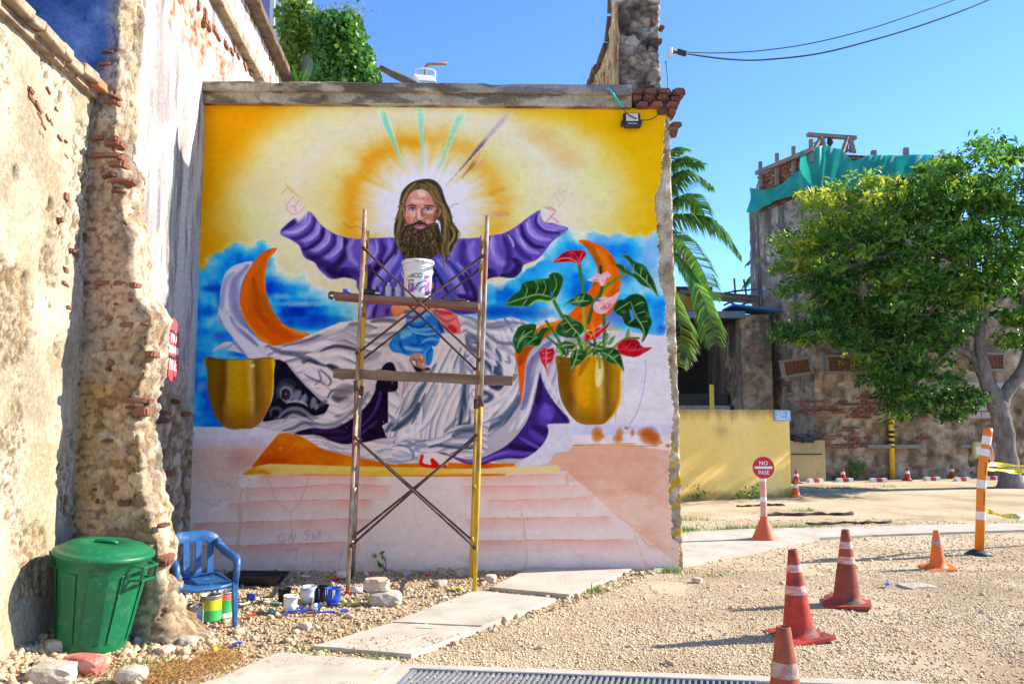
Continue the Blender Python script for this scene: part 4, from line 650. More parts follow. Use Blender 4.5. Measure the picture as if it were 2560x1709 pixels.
    FS = [((225, 200, 195), 110, [(560, 330), (600, 340), (660, 380)], .8), ((190, 120, 110), 60, [(420, 400), (400, 470), (380, 540)], .7), ((196, 128, 118), 70, [(720, 400), (770, 470), (800, 540)], .7), ((225, 190, 175), 60, [(440, 470), (560, 480), (640, 490)], .7), ((170, 110, 95), 14, [(470, 450), (580, 440), (720, 450), (760, 460)], .5), ((150, 95, 85), 12, [(560, 520), (575, 580)], .6), ((150, 95, 85), 10, [(605, 500), (600, 560)], .6),
          ((222, 180, 160), 70, [(420, 660), (480, 700), (500, 740)], .7), ((196, 110, 76), 60, [(390, 730), (400, 790), (440, 830)], .7), ((175, 110, 90), 90, [(720, 700), (780, 740), (780, 800)], .7), ((120, 66, 56), 60, [(850, 620), (850, 740), (820, 830)], .8), ((150, 95, 85), 60, [(660, 660), (680, 720), (720, 760)], .6), ((225, 195, 180), 50, [(700, 650), (760, 640), (800, 650)], .6), ((110, 66, 56), 30, [(620, 590), (615, 660), (630, 730)], .7), ((232, 205, 190), 26, [(575, 600), (570, 700), (575, 770)], .9), ((140, 85, 70), 16, [(530, 680), (525, 740), (545, 790)], .7), ((90, 50, 44), 14, [(550, 795), (590, 800), (640, 785)], .9), ((215, 175, 160), 20, [(610, 740), (640, 760)], .8), ((130, 80, 66), 16, [(510, 720), (490, 800), (470, 840)], .6), ((120, 74, 60), 16, [(650, 770), (680, 830)], .6)]
    for c, w, p, al in FS: st(c, w, p, al, face)
    for (cx, cy, s) in [(465, 600, 1), (710, 602, 1.08)]:
        K.spot((150, 95, 85), cx, cy-6, 84*s, 48*s, .8); K.fill([(cx-54*s, cy+2), (cx-20*s, cy-14*s), (cx+30*s, cy-13*s), (cx+56*s, cy+4), (cx+20*s, cy+17*s), (cx-30*s, cy+16*s)], (190, 188, 205), 1)
        K.spot((45, 55, 150), cx+4, cy, 24*s, 20*s, 1, pw=.4); K.spot((15, 15, 45), cx+4, cy, 11*s, 10*s, 1, pw=.4)
        st((55, 35, 35), 13, [(cx-60*s, cy), (cx-20*s, cy-17*s), (cx+34*s, cy-16*s), (cx+60*s, cy+4)], .9, taper=False)
        st((120, 75, 65), 9, [(cx-50*s, cy+14), (cx-10*s, cy+36), (cx+50*s, cy+16)], .7); st((228, 205, 195), 14, [(cx-46*s, cy+32), (cx, cy+46), (cx+50*s, cy+34)], .6)
    for p in [[(375, 575), (420, 545), (500, 545), (540, 555)], [(650, 548), (720, 548), (790, 555), (825, 580)]]: st((58, 42, 32), 19, p, .95); st((58, 42, 32), 10, [(a, b-6) for a, b in p], .6)
    for p in [[(330, 575), (325, 650), (345, 770)], [(925, 610), (905, 680), (890, 740)]]: st((190, 135, 115), 26, p, .8)
    st((100, 60, 50), 8, [(945, 610), (930, 690), (900, 745)], .8)
    bm = K.fill([(480, 850), (580, 830), (700, 850), (860, 830), (900, 900), (930, 1060), (930, 1200), (900, 1310), (820, 1380), (740, 1415), (640, 1400), (560, 1410), (470, 1430), (400, 1420), (330, 1380), (280, 1270), (260, 1130), (280, 980), (340, 880), (420, 860)], (66, 54, 38), 1.0)
    BC = [(124, 102, 60), (96, 78, 46), (146, 128, 88), (60, 50, 38), (120, 120, 96), (52, 42, 34), (150, 120, 50), (90, 100, 90)]
    for i in range(520):
        x = rnd.uniform(280, 910); y = rnd.uniform(880, 1400); t = (x-595)/330
        L = rnd.uniform(22, 60); dx_ = t*L*.6+rnd.gauss(0, 8)
        br = BC[rnd.randrange(8)] if rnd.random() < (1.15-(y-880)/700) else BC[rnd.choice([3, 5, 1, 3])]
        st(br, rnd.uniform(5, 10), [(x, y), (x+dx_*.5, y+L*.55), (x+dx_*.8, y+L)], .85, bm)
    st((46, 36, 26), 46, [(580, 930), (570, 1050), (580, 1200)], .5, bm); st((40, 32, 26), 60, [(860, 900), (890, 1050), (890, 1200)], .6, bm)
    st((52, 40, 30), 34, [(480, 850), (560, 815), (600, 815), (690, 850)], .9); st((60, 48, 34), 26, [(350, 840), (420, 860), (500, 850)], .8); st((110, 100, 84), 22, [(700, 860), (800, 870), (880, 835)], .8)
    K.fill([(485, 880), (545, 862), (590, 868), (640, 865), (690, 885), (640, 920), (580, 928), (520, 912)], (190, 122, 140), 1); st((110, 55, 70), 9, [(490, 884), (560, 888), (600, 886), (685, 886)], .9); st((214, 150, 165), 12, [(530, 902), (590, 910), (640, 902)], .7)
    for j in range(8): st((85, 72, 40) if j % 2 else (150, 128, 70), 7, [(940+rnd.gauss(0, 14), 1000), (985+rnd.gauss(0, 10), 1120), (950+rnd.gauss(0, 8), 1260), (960+rnd.gauss(0, 6), 1400), (975, 1540)], .7)
    # --- golden bowls
    def bowl(pts, x0, x1, y0, y1, seed):
        def col(x, y):
            t = (x-x0)/(x1-x0); v = (y-y0)/(y1-y0)
            w = t+(.5-t)*.18*v
            c = ramp(np.clip(w+(fbm(x, y*.3, 14, seed)-.5)*.05, 0, 1), [(0, (168, 130, 20)), (.05, (110, 92, 10)), (.16, (128, 92, 14)), (.28, (112, 74, 16)), (.36, (190, 150, 40)), (.48, (196, 156, 8)), (.58, (190, 140, 8)), (.66, (205, 170, 90)), (.74, (120, 90, 20)), (.86, (170, 125, 34)), (.93, (186, 128, 14)), (1, (225, 180, 10))])
            d = sstep(.55, 1.0, v)[..., None]*.75
            return c*(1-d)+np.array([128, 86, 30])*d
        return K.fill(pts, col, 1.2)
    K.fr('C')
    b1 = bowl([(105, 918), (240, 932), (450, 932), (638, 922), (640, 1060), (632, 1200), (600, 1320), (540, 1420), (480, 1470), (400, 1478), (300, 1480), (240, 1450), (170, 1360), (125, 1200), (118, 1050)], 513, 684, 893, 1072, 3)
    K.spot((248, 240, 190), 475, 985, 26, 20, .9); st((90, 84, 0), 8, [(110, 922), (240, 934), (450, 934), (636, 924)], .6, taper=False); st((222, 225, 10), 7, [(636, 930), (638, 1080), (628, 1220), (590, 1330)], .9, b1); st((176, 100, 60), 70, [(420, 1440), (540, 1400), (610, 1280)], .6, b1)
    K.fr('D')
    b2 = bowl([(935, 935), (1050, 945), (1200, 930), (1300, 945), (1425, 930), (1425, 1100), (1422, 1250), (1390, 1350), (1320, 1430), (1250, 1450), (1130, 1445), (1060, 1400), (990, 1300), (955, 1180), (945, 1050)], 1388, 1555, 890, 1062, 9)
    for c, w, p, al in [((226, 150, 16), 90, [(1110, 1000), (1110, 1150), (1160, 1300)], .7), ((255, 244, 190), 40, [(1262, 960), (1262, 1060), (1250, 1160)], .9), ((120, 78, 12), 60, [(1000, 960), (990, 1100), (1030, 1260)], .6), ((150, 90, 14), 30, [(1190, 950), (1140, 1010), (1110, 1080)], .7), ((240, 190, 10), 14, [(1424, 990), (1420, 1230), (1380, 1360), (1310, 1435)], .9)]: st(c, w, p, al, b2)
    # --- right crescent, with its tail
    oc = K.fill([(1105, 65), (1180, 65), (1300, 120), (1380, 210), (1420, 330), (1412, 450), (1370, 570), (1310, 650), (1240, 720), (1150, 735), (1100, 690), (980, 730), (880, 780), (800, 840), (740, 900), (705, 1000), (690, 1150), (668, 1290), (660, 1180), (640, 1000), (625, 905), (690, 840), (790, 730), (850, 695), (980, 655), (1060, 590), (1140, 500), (1205, 400), (1250, 300), (1225, 220), (1170, 130)], (222, 98, 10), 1.5)
    for c, w, p, al in [((150, 88, 26), 50, [(1150, 80), (1230, 170), (1260, 280), (1220, 400)], .8), ((236, 140, 30), 40, [(1240, 120), (1320, 240), (1340, 380), (1280, 520)], .7), ((150, 70, 20), 40, [(1340, 180), (1400, 260)], .6), ((190, 80, 16), 60, [(1380, 420), (1330, 560), (1240, 660)], .5), ((150, 70, 14), 60, [(900, 720), (780, 800), (700, 900), (660, 1000)], .8), ((226, 90, 16), 26, [(690, 1060), (686, 1170), (670, 1260)], .8), ((240, 150, 40), 26, [(980, 665), (880, 700), (800, 750)], .7), ((180, 80, 10), 30, [(1150, 600), (1080, 680), (1000, 700)], .6)]: st(c, w, p, al, oc)
    # --- anthurium plant
    def leaf(pts, mid, veins, base=(34, 84, 36), hi=(96, 140, 72), dk=(14, 42, 20), edge=(150, 186, 120)):
        m = K.fill(pts, base, 1.0)
        cx = sum(a for a, b in pts)/len(pts); cy = sum(b for a, b in pts)/len(pts)
        for i in range(7): K.spot(hi if i % 2 else dk, cx+rnd.gauss(0, 45), cy+rnd.gauss(0, 35), rnd.uniform(30, 60), rnd.uniform(18, 40), .55, m)
        for v in veins: st(edge, 7, v, .8, m); st(dk, 9, [(a+9, b+8) for a, b in v], .5, m)
        st(edge, 8, mid, .9, m); st(edge, 5, pts+[pts[0]], .55, m, taper=False)
        return m
    GS = (70, 120, 40)
    for w, p, c in [(13, [(1112, 255), (1130, 380), (1140, 460)], GS), (11, [(1142, 570), (1146, 680), (1160, 800), (1150, 900)], (150, 160, 60)), (13, [(1460, 318), (1380, 360), (1280, 440), (1200, 580), (1170, 700)], (110, 130, 40)), (14, [(920, 520), (980, 630), (1060, 730), (1110, 820), (1130, 900)], GS), (12, [(1285, 400), (1270, 470), (1215, 560), (1180, 680)], (60, 90, 40)), (14, [(1292, 610), (1300, 740), (1298, 870)], (80, 110, 50)), (10, [(860, 670), (920, 760), (980, 860), (1010, 930)], GS), (9, [(870, 790), (940, 850), (990, 910)], GS), (12, [(1480, 740), (1470, 790), (1420, 830), (1370, 870)], (130, 150, 60)), (8, [(1560, 800), (1480, 800), (1400, 850)], GS), (10, [(925, 900), (960, 900), (980, 930)], (140, 180, 80)), (10, [(1225, 810), (1230, 880)], (60, 90, 40)), (12, [(1180, 910), (1230, 900), (1260, 960), (1265, 1020)], (150, 150, 40)), (9, [(1060, 820), (1090, 880), (1100, 930)], (150, 160, 60)), (10, [(1200, 850), (1170, 890), (1160, 930)], GS)]: st(c, w, p, 1, taper=False, hard=True)
    for i in range(26):
        x = rnd.uniform(960, 1330); st(rnd.choice([(40, 90, 40), (90, 130, 60), (30, 60, 34), (150, 160, 70)]), rnd.uniform(6, 12), [(x, 930), (x+rnd.gauss(0, 25), 880), (x+rnd.gauss(0, 60), 840-rnd.random()*40)], .9)
    leaf([(550, 548), (600, 480), (660, 440), (680, 390), (720, 370), (800, 355), (880, 345), (880, 330), (910, 305), (960, 310), (990, 350), (975, 420), (940, 490), (900, 520), (800, 520), (740, 555), (640, 560)], [(560, 540), (680, 500), (800, 470), (900, 490)], [[(700, 490), (720, 430), (700, 390)], [(780, 470), (800, 410), (780, 370)], [(840, 470), (860, 410), (840, 360)], [(720, 500), (700, 530), (680, 555)], [(900, 480), (940, 400), (920, 320)]])
    st((60, 130, 215), 18, [(900, 450), (905, 490)], .9); st((170, 200, 90), 14, [(930, 490), (880, 525), (800, 515), (730, 555)], .9)
    leaf([(1000, 545), (1050, 505), (1090, 470), (1140, 458), (1190, 470), (1220, 510), (1190, 550), (1120, 565), (1050, 545)], [(1005, 545), (1100, 520), (1180, 520)], [[(1090, 520), (1110, 480)], [(1130, 520), (1150, 470)], [(1100, 530), (1120, 560)]], hi=(120, 170, 120))
    leaf([(1425, 175), (1480, 175), (1530, 220), (1600, 250), (1640, 310), (1680, 390), (1704, 490), (1650, 430), (1580, 400), (1530, 350), (1480, 320), (1420, 290), (1378, 240), (1430, 245), (1500, 300), (1520, 310), (1490, 230)], [(1440, 240), (1540, 310), (1620, 380), (1700, 485)], [[(1520, 300), (1520, 240)], [(1570, 340), (1580, 270)], [(1620, 380), (1620, 320)], [(1450, 260), (1470, 300)]])
    leaf([(1365, 580), (1400, 515), (1450, 505), (1490, 475), (1550, 465), (1600, 490), (1625, 540), (1640, 620), (1660, 680), (1640, 730), (1610, 800), (1580, 832), (1590, 770), (1560, 730), (1490, 715), (1450, 690), (1430, 640), (1395, 620)], [(1500, 530), (1530, 620), (1590, 720), (1600, 800)], [[(1500, 520), (1440, 560), (1390, 590)], [(1520, 560), (1580, 530), (1610, 540)], [(1540, 620), (1600, 600), (1640, 630)], [(1570, 680), (1630, 670)], [(1530, 640), (1480, 690)]], base=(26, 66, 34))
    K.fill([(1490, 580), (1505, 590), (1525, 650), (1512, 665), (1495, 630)], (70, 150, 225), 1)
    leaf([(615, 840), (610, 800), (650, 720), (700, 695), (780, 692), (785, 730), (770, 770), (800, 760), (830, 720), (890, 725), (850, 770), (810, 850), (760, 860), (700, 860), (660, 920), (635, 905)], [(640, 880), (670, 800), (760, 740)], [[(660, 830), (700, 790), (760, 790)], [(670, 790), (700, 740)], [(720, 840), (790, 790)], [(640, 830), (625, 800)]], hi=(90, 160, 110))
    leaf([(930, 740), (950, 690), (980, 670), (985, 625), (1030, 630), (1080, 660), (1130, 690), (1145, 740), (1100, 790), (1050, 800), (990, 790), (945, 770)], [(1000, 640), (1060, 720), (1120, 780)], [[(1020, 680), (960, 700)], [(1060, 720), (1000, 760)], [(1050, 700), (1110, 700)], [(1090, 740), (1060, 790)]], hi=(120, 150, 90))
    leaf([(940, 870), (980, 830), (1020, 820), (1080, 850), (1050, 880), (990, 880)], [(950, 868), (1010, 850), (1070, 852)], [[(1000, 850), (990, 870)]])
    leaf([(1045, 1050), (1040, 960), (1060, 900), (1100, 880), (1160, 890), (1165, 930), (1120, 990), (1070, 1010)], [(1100, 885), (1085, 950), (1048, 1040)], [[(1090, 920), (1140, 920)], [(1080, 960), (1120, 970)], [(1070, 900), (1055, 950)]])
    leaf([(1265, 900), (1300, 875), (1360, 870), (1410, 900), (1430, 950), (1448, 1050), (1400, 1000), (1340, 985), (1290, 950)], [(1280, 905), (1350, 940), (1440, 1040)], [[(1330, 925), (1370, 880)], [(1370, 950), (1410, 920)], [(1320, 930), (1310, 960)]])
    leaf([(1220, 870), (1250, 850), (1300, 870), (1280, 900), (1240, 905)], [(1225, 872), (1290, 885)], [])
    leaf([(1320, 840), (1350, 800), (1380, 782), (1365, 820), (1340, 850)], [(1330, 840), (1375, 790)], [])
    leaf([(1300, 840), (1300, 780), (1330, 765), (1325, 810)], [(1305, 835), (1325, 770)], [])
    RD = dict(base=(178, 24, 40), hi=(205, 60, 72), dk=(110, 8, 22), edge=(232, 120, 130))
    leaf([(905, 225), (950, 190), (980, 160), (1030, 140), (1100, 135), (1150, 140), (1162, 175), (1130, 215), (1112, 255), (1090, 235), (1030, 225), (960, 230)], [(910, 222), (1020, 195), (1112, 240)], [[(1112, 240), (1090, 180), (1040, 150)], [(1112, 240), (1120, 190), (1140, 150)], [(1100, 235), (1040, 200), (980, 195)]], **RD)
    PK = dict(base=(232, 178, 186), hi=(246, 214, 216), dk=(205, 110, 125), edge=(250, 235, 235))
    leaf([(1170, 362), (1220, 340), (1230, 315), (1290, 310), (1320, 300), (1348, 330), (1320, 345), (1300, 400), (1275, 405), (1250, 375)], [(1180, 360), (1250, 345), (1285, 400)], [[(1285, 395), (1270, 340)], [(1285, 395), (1310, 330)]], **PK)
    st((30, 30, 60), 14, [(1270, 260), (1273, 310)], .9, taper=False)
    leaf([(1215, 570), (1230, 525), (1280, 490), (1350, 490), (1412, 450), (1390, 510), (1340, 580), (1290, 615), (1240, 605)], [(1240, 590), (1300, 530), (1400, 460)], [[(1270, 570), (1250, 530)], [(1310, 540), (1330, 570)]], **PK)
    st((232, 190, 100), 11, [(1290, 480), (1290, 550)], .9, taper=False); st((40, 90, 150), 12, [(1235, 515), (1275, 515)], .8)
    leaf([(1145, 790), (1160, 755), (1210, 740), (1250, 720), (1290, 715), (1340, 672), (1330, 710), (1280, 760), (1240, 795), (1180, 815)], [(1190, 790), (1260, 740), (1335, 680)], [[(1240, 760), (1230, 735)]], **dict(RD, dk=(70, 0, 14)))
    st((225, 170, 40), 8, [(1150, 800), (1160, 760), (1200, 780), (1190, 810)], .9); st((230, 150, 50), 15, [(1205, 680), (1215, 740), (1220, 790)], .95)
    leaf([(1395, 870), (1430, 820), (1500, 805), (1550, 815), (1590, 865), (1660, 868), (1600, 910), (1540, 940), (1470, 935), (1420, 915)], [(1400, 880), (1500, 890), (1590, 880), (1650, 868)], [[(1460, 885), (1500, 830)], [(1520, 890), (1550, 840)], [(1480, 890), (1500, 925)]], **dict(RD, edge=(205, 70, 84)))
    leaf([(810, 905), (840, 870), (880, 880), (915, 870), (925, 920), (900, 980), (870, 1000), (875, 1085), (850, 1020), (820, 970)], [(865, 880), (860, 960), (872, 1070)], [[(862, 920), (830, 910)], [(862, 920), (900, 900)], [(862, 960), (890, 950)], [(860, 960), (835, 950)]], **dict(RD, base=(196, 50, 66), edge=(238, 150, 155)))
    # white drips and dots on the robe, then overall paint unevenness
    K.fr('S')
    for i in range(60): K.spot((225, 222, 226), rnd.uniform(820, 1420), rnd.uniform(760, 1180), rnd.uniform(1, 1.8), rnd.uniform(1.2, 2.6), .8)
    g = (fbm(X, Y, 9, 40, 3)-.5)*9+(fbm(X, Y, 90, 41, 2)-.5)*8
    K.c += g[..., None]+((fbm(X*.12, Y*1.6, 5, 43, 2)-.5)*9+(fbm(X*1.1+Y*.6, Y*.5, 4, 45, 2)-.5)*5)[..., None]
    # paint overspray: plain warm fleck loss near the right edge
    e = sstep(1625, 1690, X+(fbm(X, Y, 24, 50)-.5)*120)*sstep(.62, .72, fbm(X, Y, 8, 51))*(Y > 640)*.6
    K.c[:] = K.c*(1-e[..., None]*.6)+np.array([205, 200, 200])*e[..., None]*.6
    c = np.clip(K.c, 0, 255)/255.0; g = c.mean(-1, keepdims=True); c = g+(c-g)*1.05; c = .5+(c-.5)*1.06
    return np.clip(c, 0.01, 1)
# ---------------------------------------------------------------- setting: ground
rng = np.random.default_rng(11); rr = random.Random(5)
def PL(x, y, p0, n):                     # view point -> on the plane through p0 with normal n
    d = Vector(_ray(x, y)); o = Vector((0, 0, CAM_H)); t = (Vector(p0)-o).dot(n)/d.dot(n); return o+d*t
def gz(x, y):
    x = np.asarray(x, float); y = np.asarray(y, float)
    near = np.clip(1-(np.hypot(x-1, y-7)-9)/6, 0, 1)
    return near*(.035*(fbm(x+50, y+50, 1.3, 5, 3)-.5)+.10*np.exp(-((x+3.45)/.35)**2)*np.clip((6.6-y)/.5, 0, 1)*np.clip((y-3.5)/.5, 0, 1))
def GZ(x, y): return float(gz(np.array([x]), np.array([y]))[0])
def axis(fine0, fine1, step, far):
    a = np.arange(fine0, fine1, step); k = np.geomspace(step, far, 34)
    return np.concatenate([(fine0-k)[::-1], a, fine1+k])
gx, gy = np.meshgrid(axis(-5, 10, .07, 500), axis(3.2, 14, .07, 600), indexing='ij')
PG = np.stack([gx, gy, gz(gx, gy)], -1)
m_ground = M('gravel_ground', [(.45, .345, .215), (.60, .475, .315), (.68, .56, .39)], .7, .95, 1.0, 95, .05, detail=12, dirt=((.33, .24, .14), 70, .5), contrast=.11)
ground = tag(grid_obj('ground', PG, m_ground), kind='structure')
m_peb = M('gravel_stone', [(.40, .29, .17), (.57, .44, .28), (.67, .55, .37), (.50, .39, .26), (.76, .66, .50)], 3, .95, 0, spec=.15, rnd=True)
SLABS = []                               # filled below; stones keep off the slabs
def quadG(*p): return [G(*q) for q in p]
SL = [quadG((640, 1504), (915, 1525))+[Vector((-.98, 4.45, 0)), Vector((-2.15, 4.55, 0))], quadG((897, 1437), (1103, 1446), (945, 1510), (720, 1490)), quadG((1088, 1362), (1275, 1380), (1106, 1444), (901, 1435)), quadG((1215, 1310), (1448, 1312), (1305, 1372), (1127, 1355))]
PATH = quadG((1540, 1226), (1730, 1216), (2000, 1211), (2240, 1205), (2420, 1204), (2420, 1217), (2240, 1223), (2000, 1231), (1880, 1238), (1560, 1303), (1500, 1312))
def inpoly(x, y, poly):
    ins = np.zeros(x.shape, bool); n = len(poly)
    for i in range(n):
        a, b = poly[i], poly[(i+1) % n]
        if a.y != b.y: ins ^= ((a.y > y) != (b.y > y)) & (x < (b.x-a.x)*(y-a.y)/(b.y-a.y)+a.x)
    return ins
def scatter(n, x0, x1, y0, y1, size, f8, keep=None, pw=1.0):
    x = rng.uniform(x0, x1, n); y = y0+(y1-y0)*rng.uniform(0, 1, n)**pw
    ok = ~inpoly(x, y, PATH)
    for s_ in SL: ok &= ~inpoly(x, y, s_)
    ok &= (np.abs(x/y) < .72) & ~((x > -.9) & (x < 3.4) & (y < 5.16))
    if keep is not None: ok &= keep(x, y)
    x, y = x[ok], y[ok]
    s_ = size*rng.lognormal(0, .33, len(x))
    return pebbles(np.stack([x, y], 1), s_, rng, gz(x, y), f8)
def join(parts):
    V = []; F = []; Rn = []; k = 0
    for v, f, r in parts: V.append(v); F.append(f+k); Rn.append(r); k += len(v)
    return np.concatenate(V), np.concatenate(F), np.concatenate(Rn)
leftz = lambda x, y: (x < (y-5.2)*.78-1.05) & (y < 8.7-(x+3.5)*0)
rightz = lambda x, y: ~leftz(x, y)
bare = lambda x, y: fbm(x, y, .8, 31, 3) > .30
pv = join([scatter(100000, -1.6, 6.2, 4.7, 8.8, .0135, True, lambda x, y: rightz(x, y) & bare(x, y), 1.25), scatter(13000, -1.6, 6.2, 4.7, 7.2, .020, True, rightz, 1.2), scatter(20000, -1.2, 9, 8.6, 13, .022, True, lambda x, y: rightz(x, y) & bare(x, y) & (x > 1.7)), scatter(260, -.5, 6, 4.8, 10, .036, False, rightz)])
xs_l = []
for s_ in SL+[PATH]:
    x = rng.uniform(min(p.x for p in s_), max(p.x for p in s_), 900); y = rng.uniform(min(p.y for p in s_), max(p.y for p in s_), 900); k = inpoly(x, y, s_) & (fbm(x, y, .35, 33, 2) > .56); xs_l.append(pebbles(np.stack([x[k], y[k]], 1), .012*rng.lognormal(0, .35, k.sum()), rng, np.full(k.sum(), .036), True))
pv = join([pv]+xs_l)
tag(np_mesh('gravel_stones', pv[0], pv[1], m_peb, rnd=pv[2]), 'loose pale limestone gravel spread over the yard', 'gravel', kind='stuff')
m_peb2 = M('rubble_gravel', [(.22, .145, .08), (.42, .30, .17), (.56, .43, .27), (.34, .25, .16), (.64, .53, .37)], 3, .95, 0, spec=.05, rnd=True)
pv = join([scatter(19000, -3.6, 1.4, 4.6, 8.75, .025, False, leftz), scatter(16000, -3.6, 1.2, 4.6, 8.75, .018, True, leftz), scatter(500, -3.5, 1.0, 4.7, 8.7, .055, False, leftz)])
tag(np_mesh('coarse_gravel', pv[0], pv[1], m_peb2, rnd=pv[2]), 'coarse cream rubble gravel in front of the mural', 'gravel', kind='stuff')
m_conc = M('pale_concrete', [(.34, .30, .245), (.46, .41, .34), (.54, .49, .41)], 3.0, .9, .25, 70, .2, dirt=((.34, .29, .22), 5, .18), detail=8)
m_conc2 = M('stained_concrete', [(.36, .31, .26), (.48, .42, .35), (.54, .46, .39)], 2.5, .9, .25, 70, .2, dirt=((.60, .33, .26), 2.2, .12), detail=8)
for i, (q, lab) in enumerate(zip(SL, ['pale concrete slab nearest the camera beside dry needles', 'concrete slab with a faint orange scrape, second from camera', 'concrete slab touching the yellow scaffold leg', 'concrete slab with pinkish paint stain against the mural wall'])):
    b = MB(); c = sum(q, Vector())/4; n = 10
    top = []
    ring = []
    for k in range(4):
        for j in range(n):
            p = q[k].lerp(q[(k+1) % 4], j/n); ring.append(Vector((p.x+rr.uniform(-.006, .006), p.y+rr.uniform(-.006, .006), 0)))
    if (ring[1]-ring[0]).cross(ring[n+1]-ring[n]).z > 0: ring = ring[::1]
    else: ring = ring[::-1]
    b.prism([(p.x, p.y, -.05) for p in ring], (0, 0, .078+.004*i))
    o = tag(b.build('concrete_slab', m_conc if i < 3 else m_conc2), lab, 'slab', 'concrete slabs laid in the gravel')
    if i == 1:
        st_ = M('orange_scrape', [(.62, .42, .33)], 5, .9); mb = MB(); a = [G(870, 1482, .036), G(985, 1448, .036), G(1000, 1440, .036), G(955, 1437, .036)]
        w = .012
        for p, q2 in zip(a, a[1:]): d = (q2-p).normalized(); s_ = Vector((-d.y, d.x, 0))*w; mb.add([p-s_, q2-s_, q2+s_, p+s_], [(0, 1, 2, 3)])
        mb.build('paint_scrape', st_, o)
bp = MB(); PATHr = PATH if sum((PATH[i].x*PATH[(i+1) % len(PATH)].y-PATH[(i+1) % len(PATH)].x*PATH[i].y) for i in range(len(PATH))) > 0 else PATH[::-1]
bp.prism([(p.x, p.y, -.05) for p in PATHr], (0, 0, .082))
tag(bp.build('concrete_path', m_conc), kind='structure')

# ---------------------------------------------------------------- bricks
m_brick = M('old_brick', [(.26, .085, .05), (.36, .13, .08), (.42, .20, .13)], 9, .95, .9, 40, .05, dirt=((.46, .36, .25), 11, .5))
m_brick_d = M('dark_brick', [(.13, .05, .04), (.22, .08, .055), (.30, .15, .11)], 9, .95, .9, 40, .05, dirt=((.34, .28, .21), 10, .55))
BRK = []
for k in range(5):
    b = MB(); b.box((0, 0, 0), (1, 1, 1), jit=.12, rng=random.Random(k)); me = b.mesh('brick'); bm = bmesh.new(); bm.from_mesh(me)
    bmesh.ops.bevel(bm, geom=bm.edges[:], offset=.14, segments=2, affect='EDGES'); bm.to_mesh(me); bm.free(); BRK.append((me, me.copy()))
    BRK[k][0].materials.append(m_brick); BRK[k][1].materials.append(m_brick_d)
def brick(center, size, ux, nrm, parent, dark=False, roll=0.0):
    o = bpy.data.objects.new('brick', rr.choice(BRK)[1 if dark else 0]); COL.objects.link(o); o.parent = parent
    n = Vector(nrm).normalized(); x = Vector(ux).normalized(); z = x.cross(n); z.normalize()
    if z.z < 0: z = -z
    m = Matrix((x, n, z)).transposed().to_4x4() @ Matrix.Rotation(roll, 4, 'Y')
    o.matrix_basis = Matrix.Translation(Vector(center)) @ m @ Matrix.Diagonal((size[0], size[1], size[2], 1))
    return o
def brick_px(x, y, w, h, p0, n, ux, parent, proud=.015, dep=.09, dark=False, roll=0.0):
    c = PL(x, y, p0, n); sc = (c.y*CP+(c.z-CAM_H)*SP)/FPX*DV
    d = Vector(n).normalized(); vw = (c-Vector((0, 0, CAM_H))).normalized(); fs = abs(Vector(ux).normalized().cross(vw).length)
    return brick(c+d*(proud-dep/2), (w*sc/max(fs, .25), dep, h*sc), ux, n, parent, dark, roll)

# ---------------------------------------------------------------- mural wall
MO = Vector((-3.50, 8.655, 0)); MU = Vector((5.33, .135, 0)).normalized(); MNn = Vector((MU.y, -MU.x, 0))    # MNn faces the camera
ZT = 5.22
def mw(u, z, out=0.0): return MO+MU*u+MNn*out+Vector((0, 0, z))
mural = thing('mural_wall', 'tall masonry wall covered by a colourful mural of a bearded robed figure', 'wall', tuple(mw(2.6, 0)))
def child(o, parent):
    o.parent = parent; o.matrix_parent_inverse = Matrix.Translation(-Vector(parent.location)); return o
EDGE = [(1665, 250), (1665, 286), (1660, 343), (1654, 423), (1649, 461), (1641, 481), (1636, 506), (1638, 525), (1643, 551), (1644, 583), (1641, 615), (1648, 640), (1647, 680), (1650, 713), (1660, 736), (1665, 759), (1662, 792), (1667, 812), (1667, 845), (1671, 878), (1674, 912), (1677, 978), (1681, 1011), (1680, 1056), (1679, 1095), (1674, 1130), (1673, 1176), (1674, 1231), (1677, 1285), (1681, 1326), (1681, 1342), (1698, 1357), (1700, 1430), (1701, 1480)]
ex = np.array([e[0] for e in EDGE], float); ey = np.array([e[1] for e in EDGE], float)
NU, NV = 640, 590
zs = np.linspace(-.03, ZT, NV)
us = np.zeros((NU, NV)); tt = np.linspace(0, 1, NU)
ucand = np.linspace(4.6, 5.6, 300)
for j, z in enumerate(zs):
    P = np.stack([MO.x+MU.x*ucand, MO.y+MU.y*ucand, np.full(300, z)], -1); qx, qy = PIX(P)
    lim = np.interp(qy, ey, ex)+(vnoise(qy/5, qy*0, 3)-.5)*7+(vnoise(qy/2, qy*0, 4)-.5)*3
    us[:, j] = tt*np.interp(0, qx-lim, ucand)
Pm = np.stack([MO.x+MU.x*us, MO.y+MU.y*us, np.repeat(zs[None], NU, 0)], -1)
und = .012*(fbm(us*1.0+5, Pm[..., 2], .8, 2, 3)-.5)+.003*(fbm(us, Pm[..., 2], .06, 6, 2)-.5)
Pm[..., 0] += MNn.x*und; Pm[..., 1] += MNn.y*und
PXm, PYm = PIX(Pm)
mcol = lin_np(paint_mural(np.ascontiguousarray(PXm.T), np.ascontiguousarray(PYm.T))).transpose(1, 0, 2)
PAINT_GAIN = np.array([1.16, 1.06, .915])
mcol = mcol*PAINT_GAIN; mcol = mcol/np.maximum(1, mcol.max(-1, keepdims=True)/.92)
m_paint = M('mural_paint', (.95, 1.04), 14, .85, .22, 60, .06, vcol='Col', detail=6)
child(tag(grid_obj('painted_plaster', Pm, m_paint, None, mcol, flip=False), 'mural of a bearded man in a violet robe with open arms'), mural)
